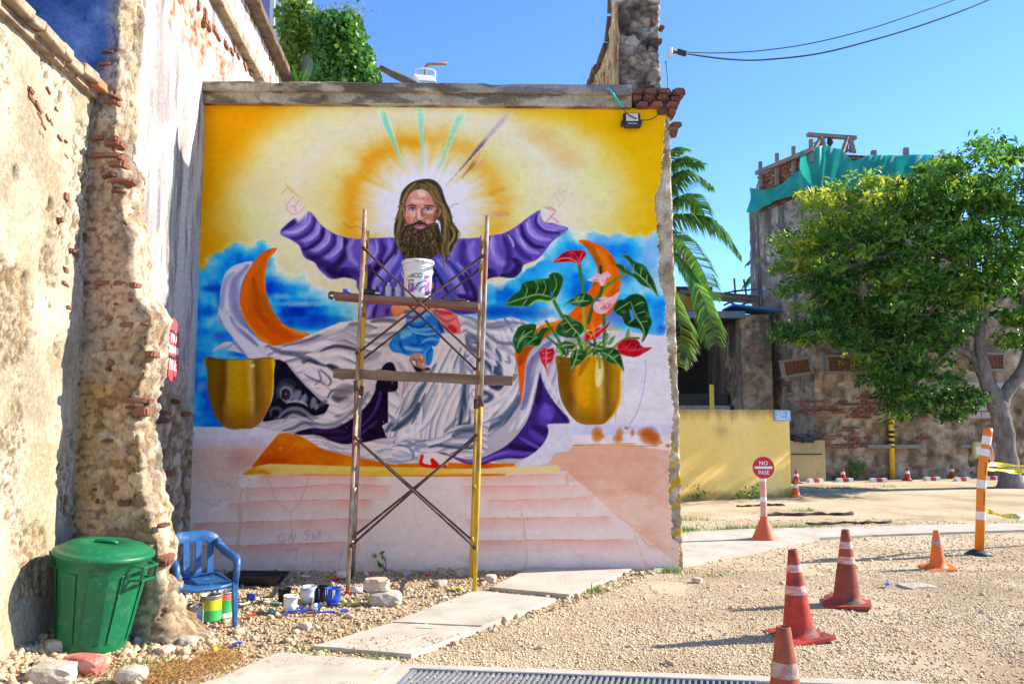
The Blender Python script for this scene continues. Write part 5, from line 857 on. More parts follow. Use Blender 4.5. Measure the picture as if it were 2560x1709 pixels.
# ragged plaster edge
ed = np.stack([Pm[-1], Pm[-1]-np.array([MNn.x, MNn.y, 0])*.018+np.array([MU.x, MU.y, 0])*.012*rng.uniform(0, 1, (NV, 1)), Pm[-1]-np.array([MNn.x, MNn.y, 0])*.05], 0)
yy = PYm[-1]; w1 = sstep(1120, 1180, yy)
base = np.array(lin((205, 188, 160)))[None]*np.ones((NV, 1)); pick = vnoise(yy/9, yy*0, 12)
low = np.where((pick > .55)[:, None], np.array(lin((225, 180, 40))), np.where((pick < .3)[:, None], np.array(lin((60, 62, 80))), np.array(lin((190, 165, 120)))))
ecol = base*(1-w1[:, None])+low*w1[:, None]
m_vc = M('weathered_masonry', (.70, 1.18), 30, .95, 1.0, 75, .05, vcol='Col', detail=8)
child(grid_obj('plaster_edge', ed, m_vc, None, np.repeat(ecol[None], 3, 0), flip=False), mural)
# exposed masonry strip round the right-hand corner
ZM = 160; zz = np.linspace(-.03, ZT+.02, ZM)
pr = []
for k, t in enumerate(np.linspace(0, 1, 26)): pr.append((4.75+.58*t, 0))
for t in np.linspace(.06, 1, 14): pr.append((5.33, t*.5))
pr = np.array(pr); uu = np.repeat(pr[:, :1], ZM, 1); bb = np.repeat(pr[:, 1:], ZM, 1); zg = np.repeat(zz[None], len(pr), 0)
uu = uu+(.06-.012*zg)*(pr[:, :1] > 5.2)
d = .05*(fbm(uu*1+bb+9, zg, .22, 8, 4)-.5)+.05*(fbm(uu+bb, zg, .07, 9, 3)-.5); d = np.where(uu < 4.85, 0, d)
side = (bb > 0)
Q = np.stack([MO.x+MU.x*(uu+d*side)+MNn.x*(-.03-bb+d*~side), MO.y+MU.y*(uu+d*side)+MNn.y*(-.03-bb+d*~side), zg], -1)
nn = fbm(uu+bb, zg, .12, 14, 4)[..., None]
cc = ramp(nn[..., 0], [(.2, lin((120, 100, 75))), (.45, lin((188, 168, 135))), (.7, lin((225, 210, 180)))])
fl = (fbm(uu+bb, zg, .05, 19, 2) > .62) & (zg < 1.35)
cc[fl] = np.array(lin((215, 170, 40)))
child(grid_obj('exposed_masonry', Q, m_vc, None, cc), mural)
b = MB(); c = mw(2.62, 2.6, -.27); b.box(c, (5.36, .42, 5.26), Matrix((MU, -MNn, Vector((0, 0, 1)))).transposed())
m_rub = M('rubble_core', [(.26, .20, .14), (.40, .32, .23), (.50, .43, .33)], 6, .95, 1, 30, .1)
child(b.build('masonry_core', m_rub), mural)
# cornice: two weathered bands
NC = 190; cu = np.linspace(-.02, 4.87, NC)
prof = [(.00, 5.205), (.085, 5.205), (.095, 5.225), (.085, 5.325), (.125, 5.335), (.135, 5.35), (.13, 5.435), (.11, 5.45), (-.35, 5.46)]
prof2 = []
for a, b_ in zip(prof, prof[1:]):
    for t in np.linspace(0, 1, 5, endpoint=False): prof2.append((a[0]+(b_[0]-a[0])*t, a[1]+(b_[1]-a[1])*t))
prof2.append(prof[-1]); pa = np.array(prof2)
U, O = np.meshgrid(cu, pa[:, 0], indexing='ij'); _, Zc = np.meshgrid(cu, pa[:, 1], indexing='ij')
dn = .02*(fbm(U*1, Zc*1+O, .16, 5, 4)-.5)+.03*np.clip(fbm(U, Zc*2, .3, 15, 3)-.62, 0, 1)*-3
Pc = np.stack([MO.x+MU.x*U+MNn.x*(O+dn), MO.y+MU.y*U+MNn.y*(O+dn), Zc+dn*.5*(O > .05)-.012*np.clip(U-1.5, 0, 9)*0], -1)
na = fbm(U, Zc+O, .35, 22, 4); nb = fbm(U*1, (Zc+O)*3, .25, 23, 5)
cc = ramp(na, [(.25, lin((160, 142, 114))), (.5, lin((184, 168, 142))), (.75, lin((206, 194, 170)))])
stn = sstep(.50, .64, nb+.10*np.exp(-((U-2.0)/1.2)**2)+.05*(Zc > 5.33))[..., None]*.62
cc = cc*(1-stn)+np.array(lin((52, 46, 42)))*stn
wedge = sstep(2.2, 4.2, U)[..., None]*.35*(Zc > 5.33)[..., None]; cc = cc*(1-wedge)+np.array(lin((150, 152, 160)))*wedge
child(grid_obj('cornice', Pc, m_vc, None, cc, flip=True), mural)
# corbelled bricks under the pier
for course, (z, n, u0, u1, out) in enumerate([(5.38, 4, 4.84, 5.50, .10), (5.31, 4, 4.86, 5.45, .06), (5.24, 3, 4.92, 5.42, .05), (5.17, 3, 5.06, 5.40, .03)]):
    for k in range(n):
        if course == 3 and k == 0: continue
        L = (u1-u0)/n; child(brick(mw(u0+(k+.5)*L, z+rr.uniform(-.006, .006), out-.1), (L*.93, .3, .062), MU, -MNn, None, dark=rr.random() < .9), mural)
for k in range(3): child(brick(mw(5.40-.012*k+rr.uniform(-.02, .03), 5.05-.05*k, -.06-.02*k), (.12, .1, .05), MU, -MNn, None, dark=k % 2 == 0), mural)

# ---------------------------------------------------------------- pier and wall running back from the mural's corner
pier = thing('rubble_pier', 'dark rubble stone pier rising above the mural corner', 'pier', tuple(mw(5.0, 5.4, -.2)))
xs0, xs1 = 4.74, 5.22
def rough_path(path, z0, z1, nz, seed, amp, grain=.09, step=.022):
    pts = np.array(path); seg = np.linalg.norm(np.diff(pts, axis=0), axis=1); cs = np.concatenate([[0], np.cumsum(seg)]); n = max(12, int(cs[-1]/step)); s_ = np.linspace(0, cs[-1], n)
    x = np.interp(s_, cs, pts[:, 0]); y = np.interp(s_, cs, pts[:, 1]); dx = np.gradient(x); dy = np.gradient(y); L = np.hypot(dx, dy)+1e-9; nx, ny = dy/L, -dx/L
    z = np.linspace(z0, z1, nz); S, Zv = np.meshgrid(s_, z, indexing='ij')
    d = amp*((fbm(S, Zv, grain*3, seed, 3)-.5)+.8*(np.abs(fbm(S, Zv, grain, seed+4, 3)-.5)*2-.35))
    global STN
    e_, c_ = worley(S+.2*d, Zv, grain*1.3, seed+8); STN = (sstep(.03, .25, e_), c_); d = d*.6+amp*.22*(STN[0]-.7)+amp*.35*(c_-.5)
    P = np.stack([x[:, None]+nx[:, None]*d, y[:, None]+ny[:, None]*d, Zv+.3*d], -1)
    return P, S, Zv, d
A = [mw(xs0, 0, .02), mw(xs1, 0, .02), mw(xs1+.02, 0, -.6)]
Pq, S, Zv, d = rough_path([(p.x, p.y) for p in A], 5.44, 7.4, 130, 61, .10)
nn = fbm(S, Zv, .13, 71, 4); n2 = fbm(S*1, Zv*2, .4, 72, 4)
cc = ramp(nn, [(.25, lin((70, 58, 52))), (.42, lin((128, 110, 92))), (.6, lin((178, 165, 148))), (.75, lin((205, 195, 180)))])
cc = (cc*.4+ramp(STN[1], [(0, lin((84, 70, 62))), (.4, lin((140, 122, 104))), (.7, lin((186, 174, 158))), (1, lin((120, 108, 104)))])*.6)*(.6+.4*STN[0])[..., None]
dk = sstep(.5, .62, n2)[..., None]*.75*(Zv > 5.9)[..., None]; cc = cc*(1-dk)+np.array(lin((48, 46, 48)))*dk
child(grid_obj('rubble_face', Pq, m_vc, None, cc, flip=False), pier)
LB = Vector((-.094, .9956, 0))
lf = [mw(xs0, 0, .02)+LB*2.4, mw(xs0, 0, .02)]
Pq, S, Zv, d = rough_path([(p.x, p.y) for p in lf], 5.2, 6.25, 60, 81, .05)
tfr = np.linspace(0, 1, Pq.shape[0])[:, None]
Pq[..., 2] = 5.2+(Pq[..., 2]-5.2)*(.95+.55*np.clip(tfr-.72, 0, 1)/.28*1.9)
nn = fbm(S, Zv*.35, .06, 85, 4); cc = ramp(nn, [(.25, lin((120, 96, 66))), (.5, lin((206, 176, 130))), (.75, lin((232, 212, 172)))])
child(grid_obj('side_face', Pq, m_vc, None, cc, flip=False), pier)
top = Pq[:, -1]; mc = M('dark_coping', [(.07, .055, .045), (.16, .12, .09), (.26, .20, .15)], 8, .95, .8, 50, .1)
for k in range(0, len(top)-8, 8):
    a, b_ = Vector(top[k]), Vector(top[min(k+7, len(top)-1)]); bx = MB(); bx.bar(a+Vector((.12, 0, .03)), b_+Vector((.12, 0, .03)), .34, .08); child(bx.build('coping_stone', mc), pier)
# remains of a moulded gable on top
b = MB(); pts = []
for k in range(15):
    t = k/14; pts.append(mw(xs0-.03+.5*t, 6.48+.16*math.exp(-((t-.5)/.2)**2), .06))
pts += [mw(xs0+.5, 6.66, .06), mw(xs0+.38, 6.9, .06), mw(xs0+.06, 6.9, .06), mw(xs0-.02, 6.66, .06)]
b.prism([tuple(p) for p in pts], tuple(-MNn*.25)); child(b.build('moulded_plaster', M('grey_plaster', [(.36, .35, .36), (.50, .49, .49)], 8, .9, .3, 50, .2)), pier)
for (x, y, w, h) in [(1517, 92, 18, 10), (1525, 60, 12, 8), (1503, 48, 9, 16), (1478, 205, 22, 7), (1500, 196, 16, 6), (1458, 225, 20, 8), (1496, 188, 8, 6), (1470, 232, 14, 6)]:
    o = brick_px(x-5, y, w*.8, h, mw(0, 0, .04), MNn, MU, None, -.005, .1, True); child(o, pier)

# ---------------------------------------------------------------- left-hand walls
LD = Vector((-.094, .9956, 0)).normalized(); LN = Vector((LD.y, -LD.x, 0))
W1 = Vector((-3.41, 5.69, 0)); W2 = Vector((-3.50, 8.655, 0)); YC = 6.3
w1 = thing('plaster_wall', 'low sunlit wall of crumbling cream plaster beside the green bin', 'wall', (-3.4, 5.4, 0))
H1 = 4.32
tv = np.concatenate([np.linspace(-6, -1.3, 20), np.linspace(-1.25, (YC-5.69)/LD.y, 170)]); zv = np.linspace(-.05, H1, 330)
T, Z = np.meshgrid(tv, zv, indexing='ij')
rgh = fbm(T*2.6, Z*.9, .30, 41, 5); f1 = fbm(T, Z, .05, 42, 4); f2 = fbm(T*1.0, Z*.55, .024, 44, 3)
ero = sstep(.42, .60, fbm(T, Z, .8, 43, 3)+.05*np.sin(Z*1.3))
pat = np.zeros_like(T)
plt = sstep(.47, .485, fbm(T*1.1, Z*.8, .5, 45, 5)-.05*np.sin(Z*1.4-.3))
d = .02*(rgh-.5)+(1-plt)*(.03*(f1-.5)+.05*(f2-.5)-.018)+plt*(.004*(f1-.5)+.006*(f2-.5)); ero = 1-plt-.05*np.exp(-((T-tv[-1])/.04)**2)
d += .05*(np.exp(-Z/.35))
for (x, y) in [(37, 398), (118, 470), (197, 508), (60, 640), (128, 800)]:
    c = PL(x, y, W1, LN); d -= .09*np.exp(-(((T-(c-W1).dot(LD))/.035)**2+((Z-c.z)/.05)**2)**2)
P1 = np.stack([W1.x+LD.x*T+LN.x*d, W1.y+LD.y*T+LN.y*d, Z], -1)
cc = ramp(fbm(T, Z, .35, 47, 4), [(.25, lin((170, 157, 132))), (.5, lin((194, 182, 157))), (.75, lin((208, 198, 176)))])
pit = sstep(.52, .36, f2)[..., None]*(.25+.75*ero[..., None])*.8; cc = cc*(1-pit)+np.array(lin((120, 92, 60)))*pit
och = sstep(.52, .66, fbm(T*1.5, Z*.6, .4, 49, 4))[..., None]*.3; cc = cc*(1-och)+np.array(lin((184, 154, 112)))*och
fine = sstep(.55, .72, fbm(T*1.6, Z*.5, .014, 48, 2))[..., None]*.5*(.3+.7*ero[..., None]); cc = cc*(1-fine)+np.array(lin((112, 90, 64)))*fine
child(grid_obj('plaster_face', P1, m_vc, None, cc, flip=False), w1)
m_tile = M('coping_tile', [(.20, .15, .11), (.38, .29, .20), (.50, .36, .26)], 9, .95, .8, 45, .1, dirt=((.10, .09, .08), 8, .4)); m_tile2 = M('terracotta', [(.36, .14, .07), (.50, .24, .13)], 9, .92, .6, 45, .1)
t0 = -2.4; k = 0
while t0 < tv[-1]+.02:
    L = rr.uniform(.16, .30); a = W1+LD*t0; bx = MB(); zz0 = H1+.05+rr.uniform(-.012, .014)
    bx.box(a+LD*L/2+LN*(-.02)+Vector((0, 0, zz0)), (.30+rr.uniform(-.03, .04), L*.97, .075), Matrix((LN, LD, Vector((0, 0, 1)))).transposed(), jit=.014, rng=rr)
    child(bx.build('coping_tile', m_tile2 if t0 > tv[-1]-.42 else m_tile, bevel=.008), w1)
    bx = MB(); bx.box(a+LD*L/2+LN*(-.03)+Vector((0, 0, H1-.01)), (.17, L*.99, .05), Matrix((LN, LD, Vector((0, 0, 1)))).transposed(), jit=.008, rng=rr); child(bx.build('coping_bed', m_tile), w1)
    t0 += L; k += 1
N1 = LN
for (x, y, w, h, r_) in [(75, 228, 26, 14, .3), (88, 250, 24, 12, .5), (92, 270, 20, 12, .6), (98, 288, 16, 12, .2), (108, 270, 14, 8, .5), (118, 282, 12, 8, .6), (95, 308, 14, 16, .1), (128, 250, 10, 10, 0), (152, 358, 14, 8, .2), (136, 318, 14, 8, .3), (150, 325, 8, 6, .1), (152, 452, 12, 20, .1), (142, 505, 8, 10, 0), (168, 575, 10, 8, 0), (150, 650, 16, 10, .1), (152, 620, 9, 16, 0), (160, 705, 16, 10, 0), (110, 210, 14, 8, .5), (70, 208, 16, 12, .2)]:
    child(brick_px(x, y, w, h, W1, N1, LD, None, .006, .1, False, r_), w1)
# cross wall: a broken stub facing the camera
cw = thing('broken_cross_wall', 'ragged broken end of a rubble wall with brick courses, behind the bin', 'wall', (-3.0, YC+.2, 0))
SIL = [(-120, 310), (0, 304), (36, 293), (71, 323), (143, 323), (179, 304), (214, 311), (250, 323), (339, 323), (393, 332), (446, 354), (500, 362), (536, 352), (571, 357), (607, 371), (643, 375), (714, 375), (768, 396), (804, 425), (857, 418), (929, 411), (1000, 395), (1060, 393), (1136, 402), (1226, 409), (1271, 434), (1316, 439), (1362, 445), (1407, 450), (1475, 457), (1543, 475), (1597, 485), (1660, 505)]
NZ = 360; zc = np.linspace(-.05, 6.6, NZ); TH = .30
pyz = PIX(np.stack([np.full(NZ, -2.8), np.full(NZ, YC+TH), zc], -1))[1]
sx = np.interp(pyz, [s_[1-1] for s_ in [(a, b_) for a, b_ in SIL]], [s_[1] for s_ in SIL])
def yfr(x): return YC-.36*np.clip((np.asarray(x)+3.45)/1.05, 0, 1.1)
XR = np.full(NZ, -3.0)
zno = .07*(fbm(zc, zc*0+3, .16, 67, 3)-.5)+.05*(fbm(zc, zc*0+5, .05, 68, 2)-.5)
for _ in range(3): dep = (yfr(XR)+TH)*CP+(zc-CAM_H)*SP; XR = (sx-1280)/FPX*dep-.03
XR = np.maximum(XR+zno*np.clip(XR+3.5, 0, .5)*2, -3.265+.4*zno)
XL = np.linspace(-6.3, -3.62, 26)
nf, ns = 84, 44
Pf = np.zeros((26+nf+ns, NZ, 3)); 
for j in range(NZ):
    xf = np.linspace(-3.6, XR[j], nf)
    Pf[:26, j, 0] = XL; Pf[:26, j, 1] = YC; Pf[26:26+nf, j, 0] = xf; Pf[26:26+nf, j, 1] = yfr(xf)+.025*np.clip((xf-(XR[j]-.16))/.16, 0, 1)**2
    y0_ = float(yfr(XR[j])); ys_ = np.linspace(y0_+.07, y0_+TH+.06, ns); Pf[26+nf:, j, 0] = XR[j]+.02*np.sin(np.linspace(0, 3, ns)); Pf[26+nf:, j, 1] = ys_
    Pf[:, j, 2] = zc[j]
a_, b_, z_ = Pf[..., 0], Pf[..., 1], Pf[..., 2]
q = a_+b_*1.3
c1 = fbm(q, z_, .28, 51, 4); c2 = fbm(q, z_, .085, 52, 4); c3 = fbm(q, z_, .03, 53, 2)
edge_w = np.concatenate([np.zeros(26), np.linspace(0, 1, nf)**7, np.ones(ns)])[:, None]
we, wc = worley(q+.05*(c2-.5), z_+.05*(c3-.5), .105, 64); we2, wc2 = worley(q, z_, .05, 66)
plate = sstep(.495, .512, fbm(q, z_, .42, 65, 5)+.10*(1-edge_w)-.16*edge_w)
jnt = sstep(.03, .22, we)
ew2 = .35+.65*edge_w; dd = (.012+.06*edge_w)*(c1-.5)+(1-plate)*ew2*(.026*(jnt-.7)+.034*(wc-.5)+.008*(sstep(.02, .2, we2)-.6))+.016*plate+(.010+.014*edge_w)*(c3-.5)
dd += .12*np.exp(-z_/.18)*np.clip(edge_w+.2, 0, 1)
isf = np.concatenate([np.ones(26+nf), np.zeros(ns)])[:, None]
tr = np.concatenate([np.zeros(26+nf-5), np.linspace(0, 1, 5), np.ones(ns)])[:, None]*np.pi/2
Pf[..., 1] -= dd*np.cos(tr); Pf[..., 0] += dd*np.sin(tr); Pf[..., 2] += .35*dd*edge_w
# colours: tan plaster remnants, yellowish lower patch, old blue limewash above the low wall
n1 = fbm(q, z_, .16, 54, 5)*.7+.15; n2 = fbm(q, z_, .6, 55, 3); n3 = fbm(q, z_, .07, 56, 3)
cc = ramp(n1, [(.25, lin((156, 134, 108))), (.45, lin((186, 162, 132))), (.6, lin((206, 186, 158))), (.8, lin((224, 210, 188)))])
yel = sstep(.44, .6, n2)[..., None]*((z_ < 2.2) & (z_ > .1))[..., None]*.5; cc = cc*(1-yel)+np.array(lin((214, 172, 104)))*yel
gy = sstep(.50, .53, fbm(q, z_, .5, 69, 4))[..., None]*.5; cc = cc*(1-gy)+np.array(lin((176, 166, 152)))*gy
pk = sstep(2.3, 2.7, z_)[..., None]*(1-sstep(3.6, 4.2, z_))[..., None]*.5; cc = cc*(1-pk)+np.array(lin((216, 182, 156)))*pk
pitc = sstep(.40, .30, fbm(q, z_, .032, 63, 2))[..., None]*.6; cc = cc*(1-pitc)+np.array(lin((92, 70, 52)))*pitc
crk = np.exp(-((fbm(q, z_, .17, 62, 4)-.5)/.018)**2)[..., None]*.55; cc = cc*(1-crk)+np.array(lin((84, 66, 50)))*crk; dd = dd-.012*crk[..., 0]; Pf[..., 1] += .012*crk[..., 0]*isf
sidec = edge_w[..., None]*np.ones_like(cc); stone = ramp(n3, [(.28, lin((92, 72, 52))), (.40, lin((160, 142, 118))), (.55, lin((200, 186, 162))), (.72, lin((222, 212, 194)))])
cc = cc*(1-sidec*.5)+stone*sidec*.5
rub = ramp(wc*.75+n3*.25, [(.1, lin((120, 94, 70))), (.35, lin((176, 148, 114))), (.6, lin((204, 184, 152))), (.8, lin((168, 150, 130))), (.95, lin((222, 210, 188)))])*(.66+.34*jnt)[..., None]
cc = cc*plate[..., None]+(rub*.75+cc*.25)*(1-plate[..., None])
drk = sstep(.56, .66, fbm(q, z_, .35, 57, 4))[..., None]*sidec*.6; cc = cc*(1-drk)+np.array(lin((90, 84, 80)))*drk
blu = sstep(4.15, 4.45, z_+.25*(fbm(q, z_, .4, 58)-.5))*(1-sstep(-3.42, -3.22, a_+.3*(fbm(q, z_, .3, 59)-.5)))*isf
bc = ramp(fbm(q, z_, .35, 60, 4), [(.3, lin((52, 74, 120))), (.5, lin((84, 116, 174))), (.7, lin((124, 150, 198)))])
gre = (1-sstep(-4.15, -4.0, a_))[..., None]*.85; bc = bc*(1-gre)+np.array(lin((84, 88, 98)))*gre
cc = cc*(1-blu[..., None])+bc*blu[..., None]
child(grid_obj('rubble_face', Pf, m_vc, None, cc, flip=False), cw)
b = MB(); b.box((-5.3, YC+.45, 3.2), (3.0, .7, 6.6)); b.box((-3.75, YC+.35, 3.2), (.5, .4, 6.4)); child(b.build('wall_core', m_rub), cw)
CN = Vector((0, -1, 0)); CU = Vector((1, 0, 0)); C0 = Vector((0, YC-.01, 0))
for (x, y, w, h, dk) in [(196, 598-0, 0, 0, 0)][:0]+[(231, 318, 24, 13, 0), (247, 357, 62, 14, 0), (280, 357+6, 10, 8, 0), (276, 378, 34, 15, 0), (262, 402, 20, 14, 1), (246, 408, 12, 8, 1), (298, 416, 46, 10, 0), (272, 432, 20, 6, 1), (272, 440, 26, 7, 1), (220, 528, 16, 9, 0), (198, 547, 9, 20, 1), (200, 650, 38, 12, 1), (244, 650, 40, 12, 0), (284, 651, 40, 12, 0), (308, 654, 15, 14, 0), (200, 672, 18, 8, 0), (272, 698, 10, 8, 1), (262, 730, 34, 10, 0), (304, 744, 44, 13, 0), (336, 742, 18, 8, 0), (184, 780, 14, 9, 1), (260, 830, 20, 16, 0), (352, 812, 20, 13, 0), (254, 846, 12, 10, 1), (180, 880, 16, 10, 1), (282, 870, 10, 8, 1), (322, 918, 60, 13, 0), (312, 934, 40, 9, 1), (338, 944, 28, 20, 0), (256, 1010, 30, 8, 1), (270, 1118, 18, 14, 0), (292, 1152, 32, 14, 1), (230, 1148, 10, 14, 1), (222, 1122, 12, 8, 1), (165, 1186, 16, 14, 1), (394, 1280, 26, 14, 0), (372, 1290, 30, 16, 1), (330, 1470, 40, 10, 1), (398, 1462, 40, 14, 1), (360, 1456, 30, 12, 1), (255, 236, 30, 10, 0), (272, 222, 16, 8, 0), (244, 150, 30, 10, 0), (250, 122, 26, 8, 1), (205, 168, 20, 10, 1), (300, 330, 34, 14, 0), (268, 320, 16, 12, 0), (305, 690, 12, 10, 1), (372, 1205, 16, 9, 1)]:
    xr_ = np.interp(y*DV, [s_[0] for s_ in SIL], [s_[1] for s_ in SIL])/DV-40; w = w*.92; x = min(x, xr_-w/2+16)
    px_ = PL(x, y, C0, CN); child(brick_px(x, y, w, h, Vector((0, float(yfr(px_.x))+.004, 0)), CN, CU, None, .036, .14, bool(dk), rr.uniform(-.05, .05)), cw)
CSN = Vector((1, 0, 0))
for j in range(26):
    z = .3+j*.22+rr.uniform(-.06, .06); jj = int(np.interp(z, [zc[0], zc[-1]], [0, NZ-1])); yb = float(yfr(XR[jj]))+rr.uniform(.1, .28)
    child(brick((XR[jj]-.075+rr.uniform(0, .02), yb, z), (.12, .10, rr.uniform(.04, .06)), (0, 1, 0), CSN, None, j % 3 == 0, rr.uniform(-.1, .1)), cw)
# tall white wall running on to the mural and past it
w2 = thing('whitewashed_wall', 'tall sunlit whitewashed wall between the broken stub and the mural', 'wall', (-3.5, 8, 0))
tl = np.concatenate([np.linspace((6.42-8.655)/LD.y, .02, 150), np.linspace(.08, 6.0, 120)]); zl = np.linspace(-.05, 6.52, 330)
T, Z = np.meshgrid(tl, zl, indexing='ij')
f1 = fbm(T, Z, .06, 91, 4); low = 1-sstep(1.5, 2.4, Z+.9*(fbm(T, Z, .6, 92, 3)-.5)); up = sstep(5.35, 5.8, Z+.5*(fbm(T*1.5, Z, .5, 93, 4)-.5))*(1-sstep(6.05, 6.2, Z))*sstep(.45, .55, fbm(T*1.2, Z*.8, .35, 95, 3)+.08)
we, wc = worley(T+.03*f1, Z, .12, 90); jn = sstep(.03, .25, we)
d = .02*(fbm(T, Z, .5, 94, 3)-.5)+low*(.025*(jn-.7)+.03*(wc-.5)+.02*(f1-.5))+up*(.03*(f1-.5)-.02)
P2 = np.stack([W2.x+LD.x*T+LN.x*d, W2.y+LD.y*T+LN.y*d, Z], -1)
strk = fbm(T*1.0, Z*.14, .10, 97, 5)
cc = ramp(strk, [(.28, lin((138, 132, 128))), (.40, lin((186, 180, 174))), (.6, lin((208, 203, 196)))])
gr = sstep(.52, .66, fbm(T, Z*.45, .3, 98, 4))[..., None]*.7*(1-sstep(5.6, 6.2, Z))[..., None]; cc = cc*(1-gr)+np.array(lin((150, 140, 140)))*gr
lc = ramp(fbm(T, Z, .09, 99, 3), [(.25, lin((96, 74, 58))), (.45, lin((160, 136, 110))), (.65, lin((206, 188, 162)))]); lc = (lc*.4+ramp(wc, [(0, lin((110, 84, 62))), (.5, lin((176, 152, 122))), (1, lin((214, 200, 176)))])*.6)*(.6+.4*jn)[..., None]; cc = cc*(1-low[..., None])+lc*low[..., None]
uc = ramp(f1, [(.3, lin((150, 74, 52))), (.5, lin((196, 150, 118))), (.7, lin((226, 212, 190)))]); cc = cc*(1-up[..., None])+uc*up[..., None]
child(grid_obj('whitewashed_face', P2, m_vc, None, cc, flip=False), w2)
N2 = LN
for (x, y, w, h, dk) in [(455, 12, 10, 26, 0), (470, 40, 12, 40, 0), (478, 60, 14, 18, 0), (492, 70, 16, 16, 0), (500, 86, 14, 12, 0), (518, 105, 16, 14, 0), (530, 118, 14, 12, 0), (545, 130, 12, 10, 0), (560, 150, 16, 16, 0), (575, 168, 14, 12, 0), (590, 178, 14, 10, 0), (538, 112, 10, 18, 0), (600, 190, 14, 8, 0)]:
    child(brick_px(x, y, w, h, W2, N2, LD, None, .02, .1, False, rr.uniform(-.3, .3)), w2)
for j in range(34):
    t = rr.uniform(-2.3, -.15); z = rr.uniform(.2, 2.0); child(brick(W2+LD*t+LN*.012+Vector((0, 0, z)), (rr.uniform(.1, .24), .1, rr.uniform(.045, .06)), LD, LN, None, j % 3 > 0, rr.uniform(-.05, .05)), w2)
b = MB(); b.box(W2+LD*2.3-LN*.35+Vector((0, 0, 3.23)), (.5, 7.2, 6.46), Matrix((LN, LD, Vector((0, 0, 1)))).transposed()); child(b.build('wall_core', m_rub), w2)
for (zc0, ta, tb, o_, hh) in [(6.56, -1.5, 6.0, .07, .10), (7.62, .5, 6.4, .02, .10)]:
    t0 = ta
    while t0 < tb:
        L = rr.uniform(.25, .5); bx = MB(); bx.box(W2+LD*(t0+L/2)+LN*(o_-.2)+Vector((0, 0, zc0+rr.uniform(-.012, .012))), (.5, L*.985, hh), Matrix((LN, LD, Vector((0, 0, 1)))).transposed(), jit=.014, rng=rr); child(bx.build('coping_stone', m_tile if zc0 < 7 else mc, bevel=.01), w2); t0 += L
tl = np.linspace(-1, 6.3, 120); zl = np.linspace(6.6, 7.6, 50); T, Z = np.meshgrid(tl, zl, indexing='ij'); f1 = fbm(T*2, Z*.5, .12, 101, 4); d = .03*(f1-.5)
P2 = np.stack([W2.x+LD.x*T+LN.x*(d-.12), W2.y+LD.y*T+LN.y*(d-.12), Z], -1); cc = ramp(f1, [(.3, lin((150, 124, 100))), (.45, lin((214, 202, 184))), (.65, lin((232, 226, 214)))])
child(grid_obj('upper_face', P2, m_vc, None, cc, flip=False), w2)
b = MB(); b.box(W2+LD*2.6-LN*.42+Vector((0, 0, 7.06)), (.5, 7.2, 1.1), Matrix((LN, LD, Vector((0, 0, 1)))).transposed()); child(b.build('upper_core', m_rub), w2)
# ---------------------------------------------------------------- ruined tower and its wing, far right
TW = AT(1865, 700, 20.8); TWc = Vector((TW.x, 20.8, 0)); TL = AT(1749, 700, 23.0); TLc = Vector((TL.x, 23.0, 0)); RD_ = Vector((1, .16, 0)).normalized()
TRc = TWc+RD_*4.6; WRc = TWc+RD_*10.5; ZTOP = 8.85
tower = thing('ruined_tower', 'ruined brick tower wrapped in green netting behind the tree', 'tower', tuple(TWc))
def masonry(path, z0, z1, nz, seed, amp, kind):
    P, S, Zv, d = rough_path([(p.x, p.y) for p in path], z0, z1, nz, seed, amp*.55, .22, .05)
    n1 = fbm(S, Zv, .9, seed+20, 4); n2 = fbm(S*.6, Zv*1.5, .5, seed+21, 4); n3 = fbm(S, Zv, .18, seed+22, 3); n4 = fbm(S*2.2, Zv*.25, .6, seed+23, 4)
    cc = ramp(n3, [(.25, lin((132, 116, 96))), (.45, lin((182, 164, 138))), (.7, lin((212, 198, 174)))])
    br = sstep(.56, .64, n2)[..., None]*.4; cc = cc*(1-br)+np.array(lin((152, 92, 68)))*br
    pl_ = sstep(.47, .49, n1+.12*(n2-.5)); rb = ramp(STN[1], [(0, lin((104, 84, 66))), (.4, lin((158, 132, 104))), (.7, lin((188, 168, 140))), (1, lin((132, 92, 74)))])*(.45+.55*STN[0])[..., None]; cc = cc*pl_[..., None]+(cc*.35+rb*.65)*(1-pl_[..., None])
    lowd = sstep(2.1, 1.5, Zv+.7*(n1-.5))[..., None]*(.75 if kind == 'wing' else .2); cc = cc*(1-lowd)+ramp(n3, [(.3, lin((84, 66, 48))), (.55, lin((128, 104, 76))), (.8, lin((190, 168, 136)))])*lowd
    g = sstep(.45, .6, n4)[..., None]*(.85 if kind == 'tower' else .35)*sstep(3.0, 3.8, Zv)[..., None]; cc = cc*(1-g)+np.array(lin((98, 88, 84)))*g
    cc = cc*(1-.75*(sstep(.62, .70, n1)*sstep(.48, .6, n3))[..., None]) + np.array(lin((90, 78, 66)))*.75*(sstep(.62, .70, n1)*sstep(.48, .6, n3))[..., None]
    return P, cc
P, cc = masonry([TLc+Vector((.6, 3, 0)), TLc, TWc, TRc, TRc+Vector((-.5, 4, 0))], -.1, ZTOP-.1, 230, 201, .10, 'tower'); child(grid_obj('masonry_face', P, m_vc, None, cc), tower)
P, cc = masonry([TRc-RD_*.2, WRc, WRc+Vector((-.6, 3, 0))], -.1, 5.6, 150, 231, .10, 'wing'); child(grid_obj('wing_face', P, m_vc, None, cc), tower)
TNl = (TWc-TLc).normalized(); TNl = Vector((TNl.y, -TNl.x, 0)); TNr = Vector((RD_.y, -RD_.x, 0)); TNl = TNl if TNl.y < 0 else -TNl
dl = (TWc-TLc); Ll = dl.length; dl.normalize()
nb = 0
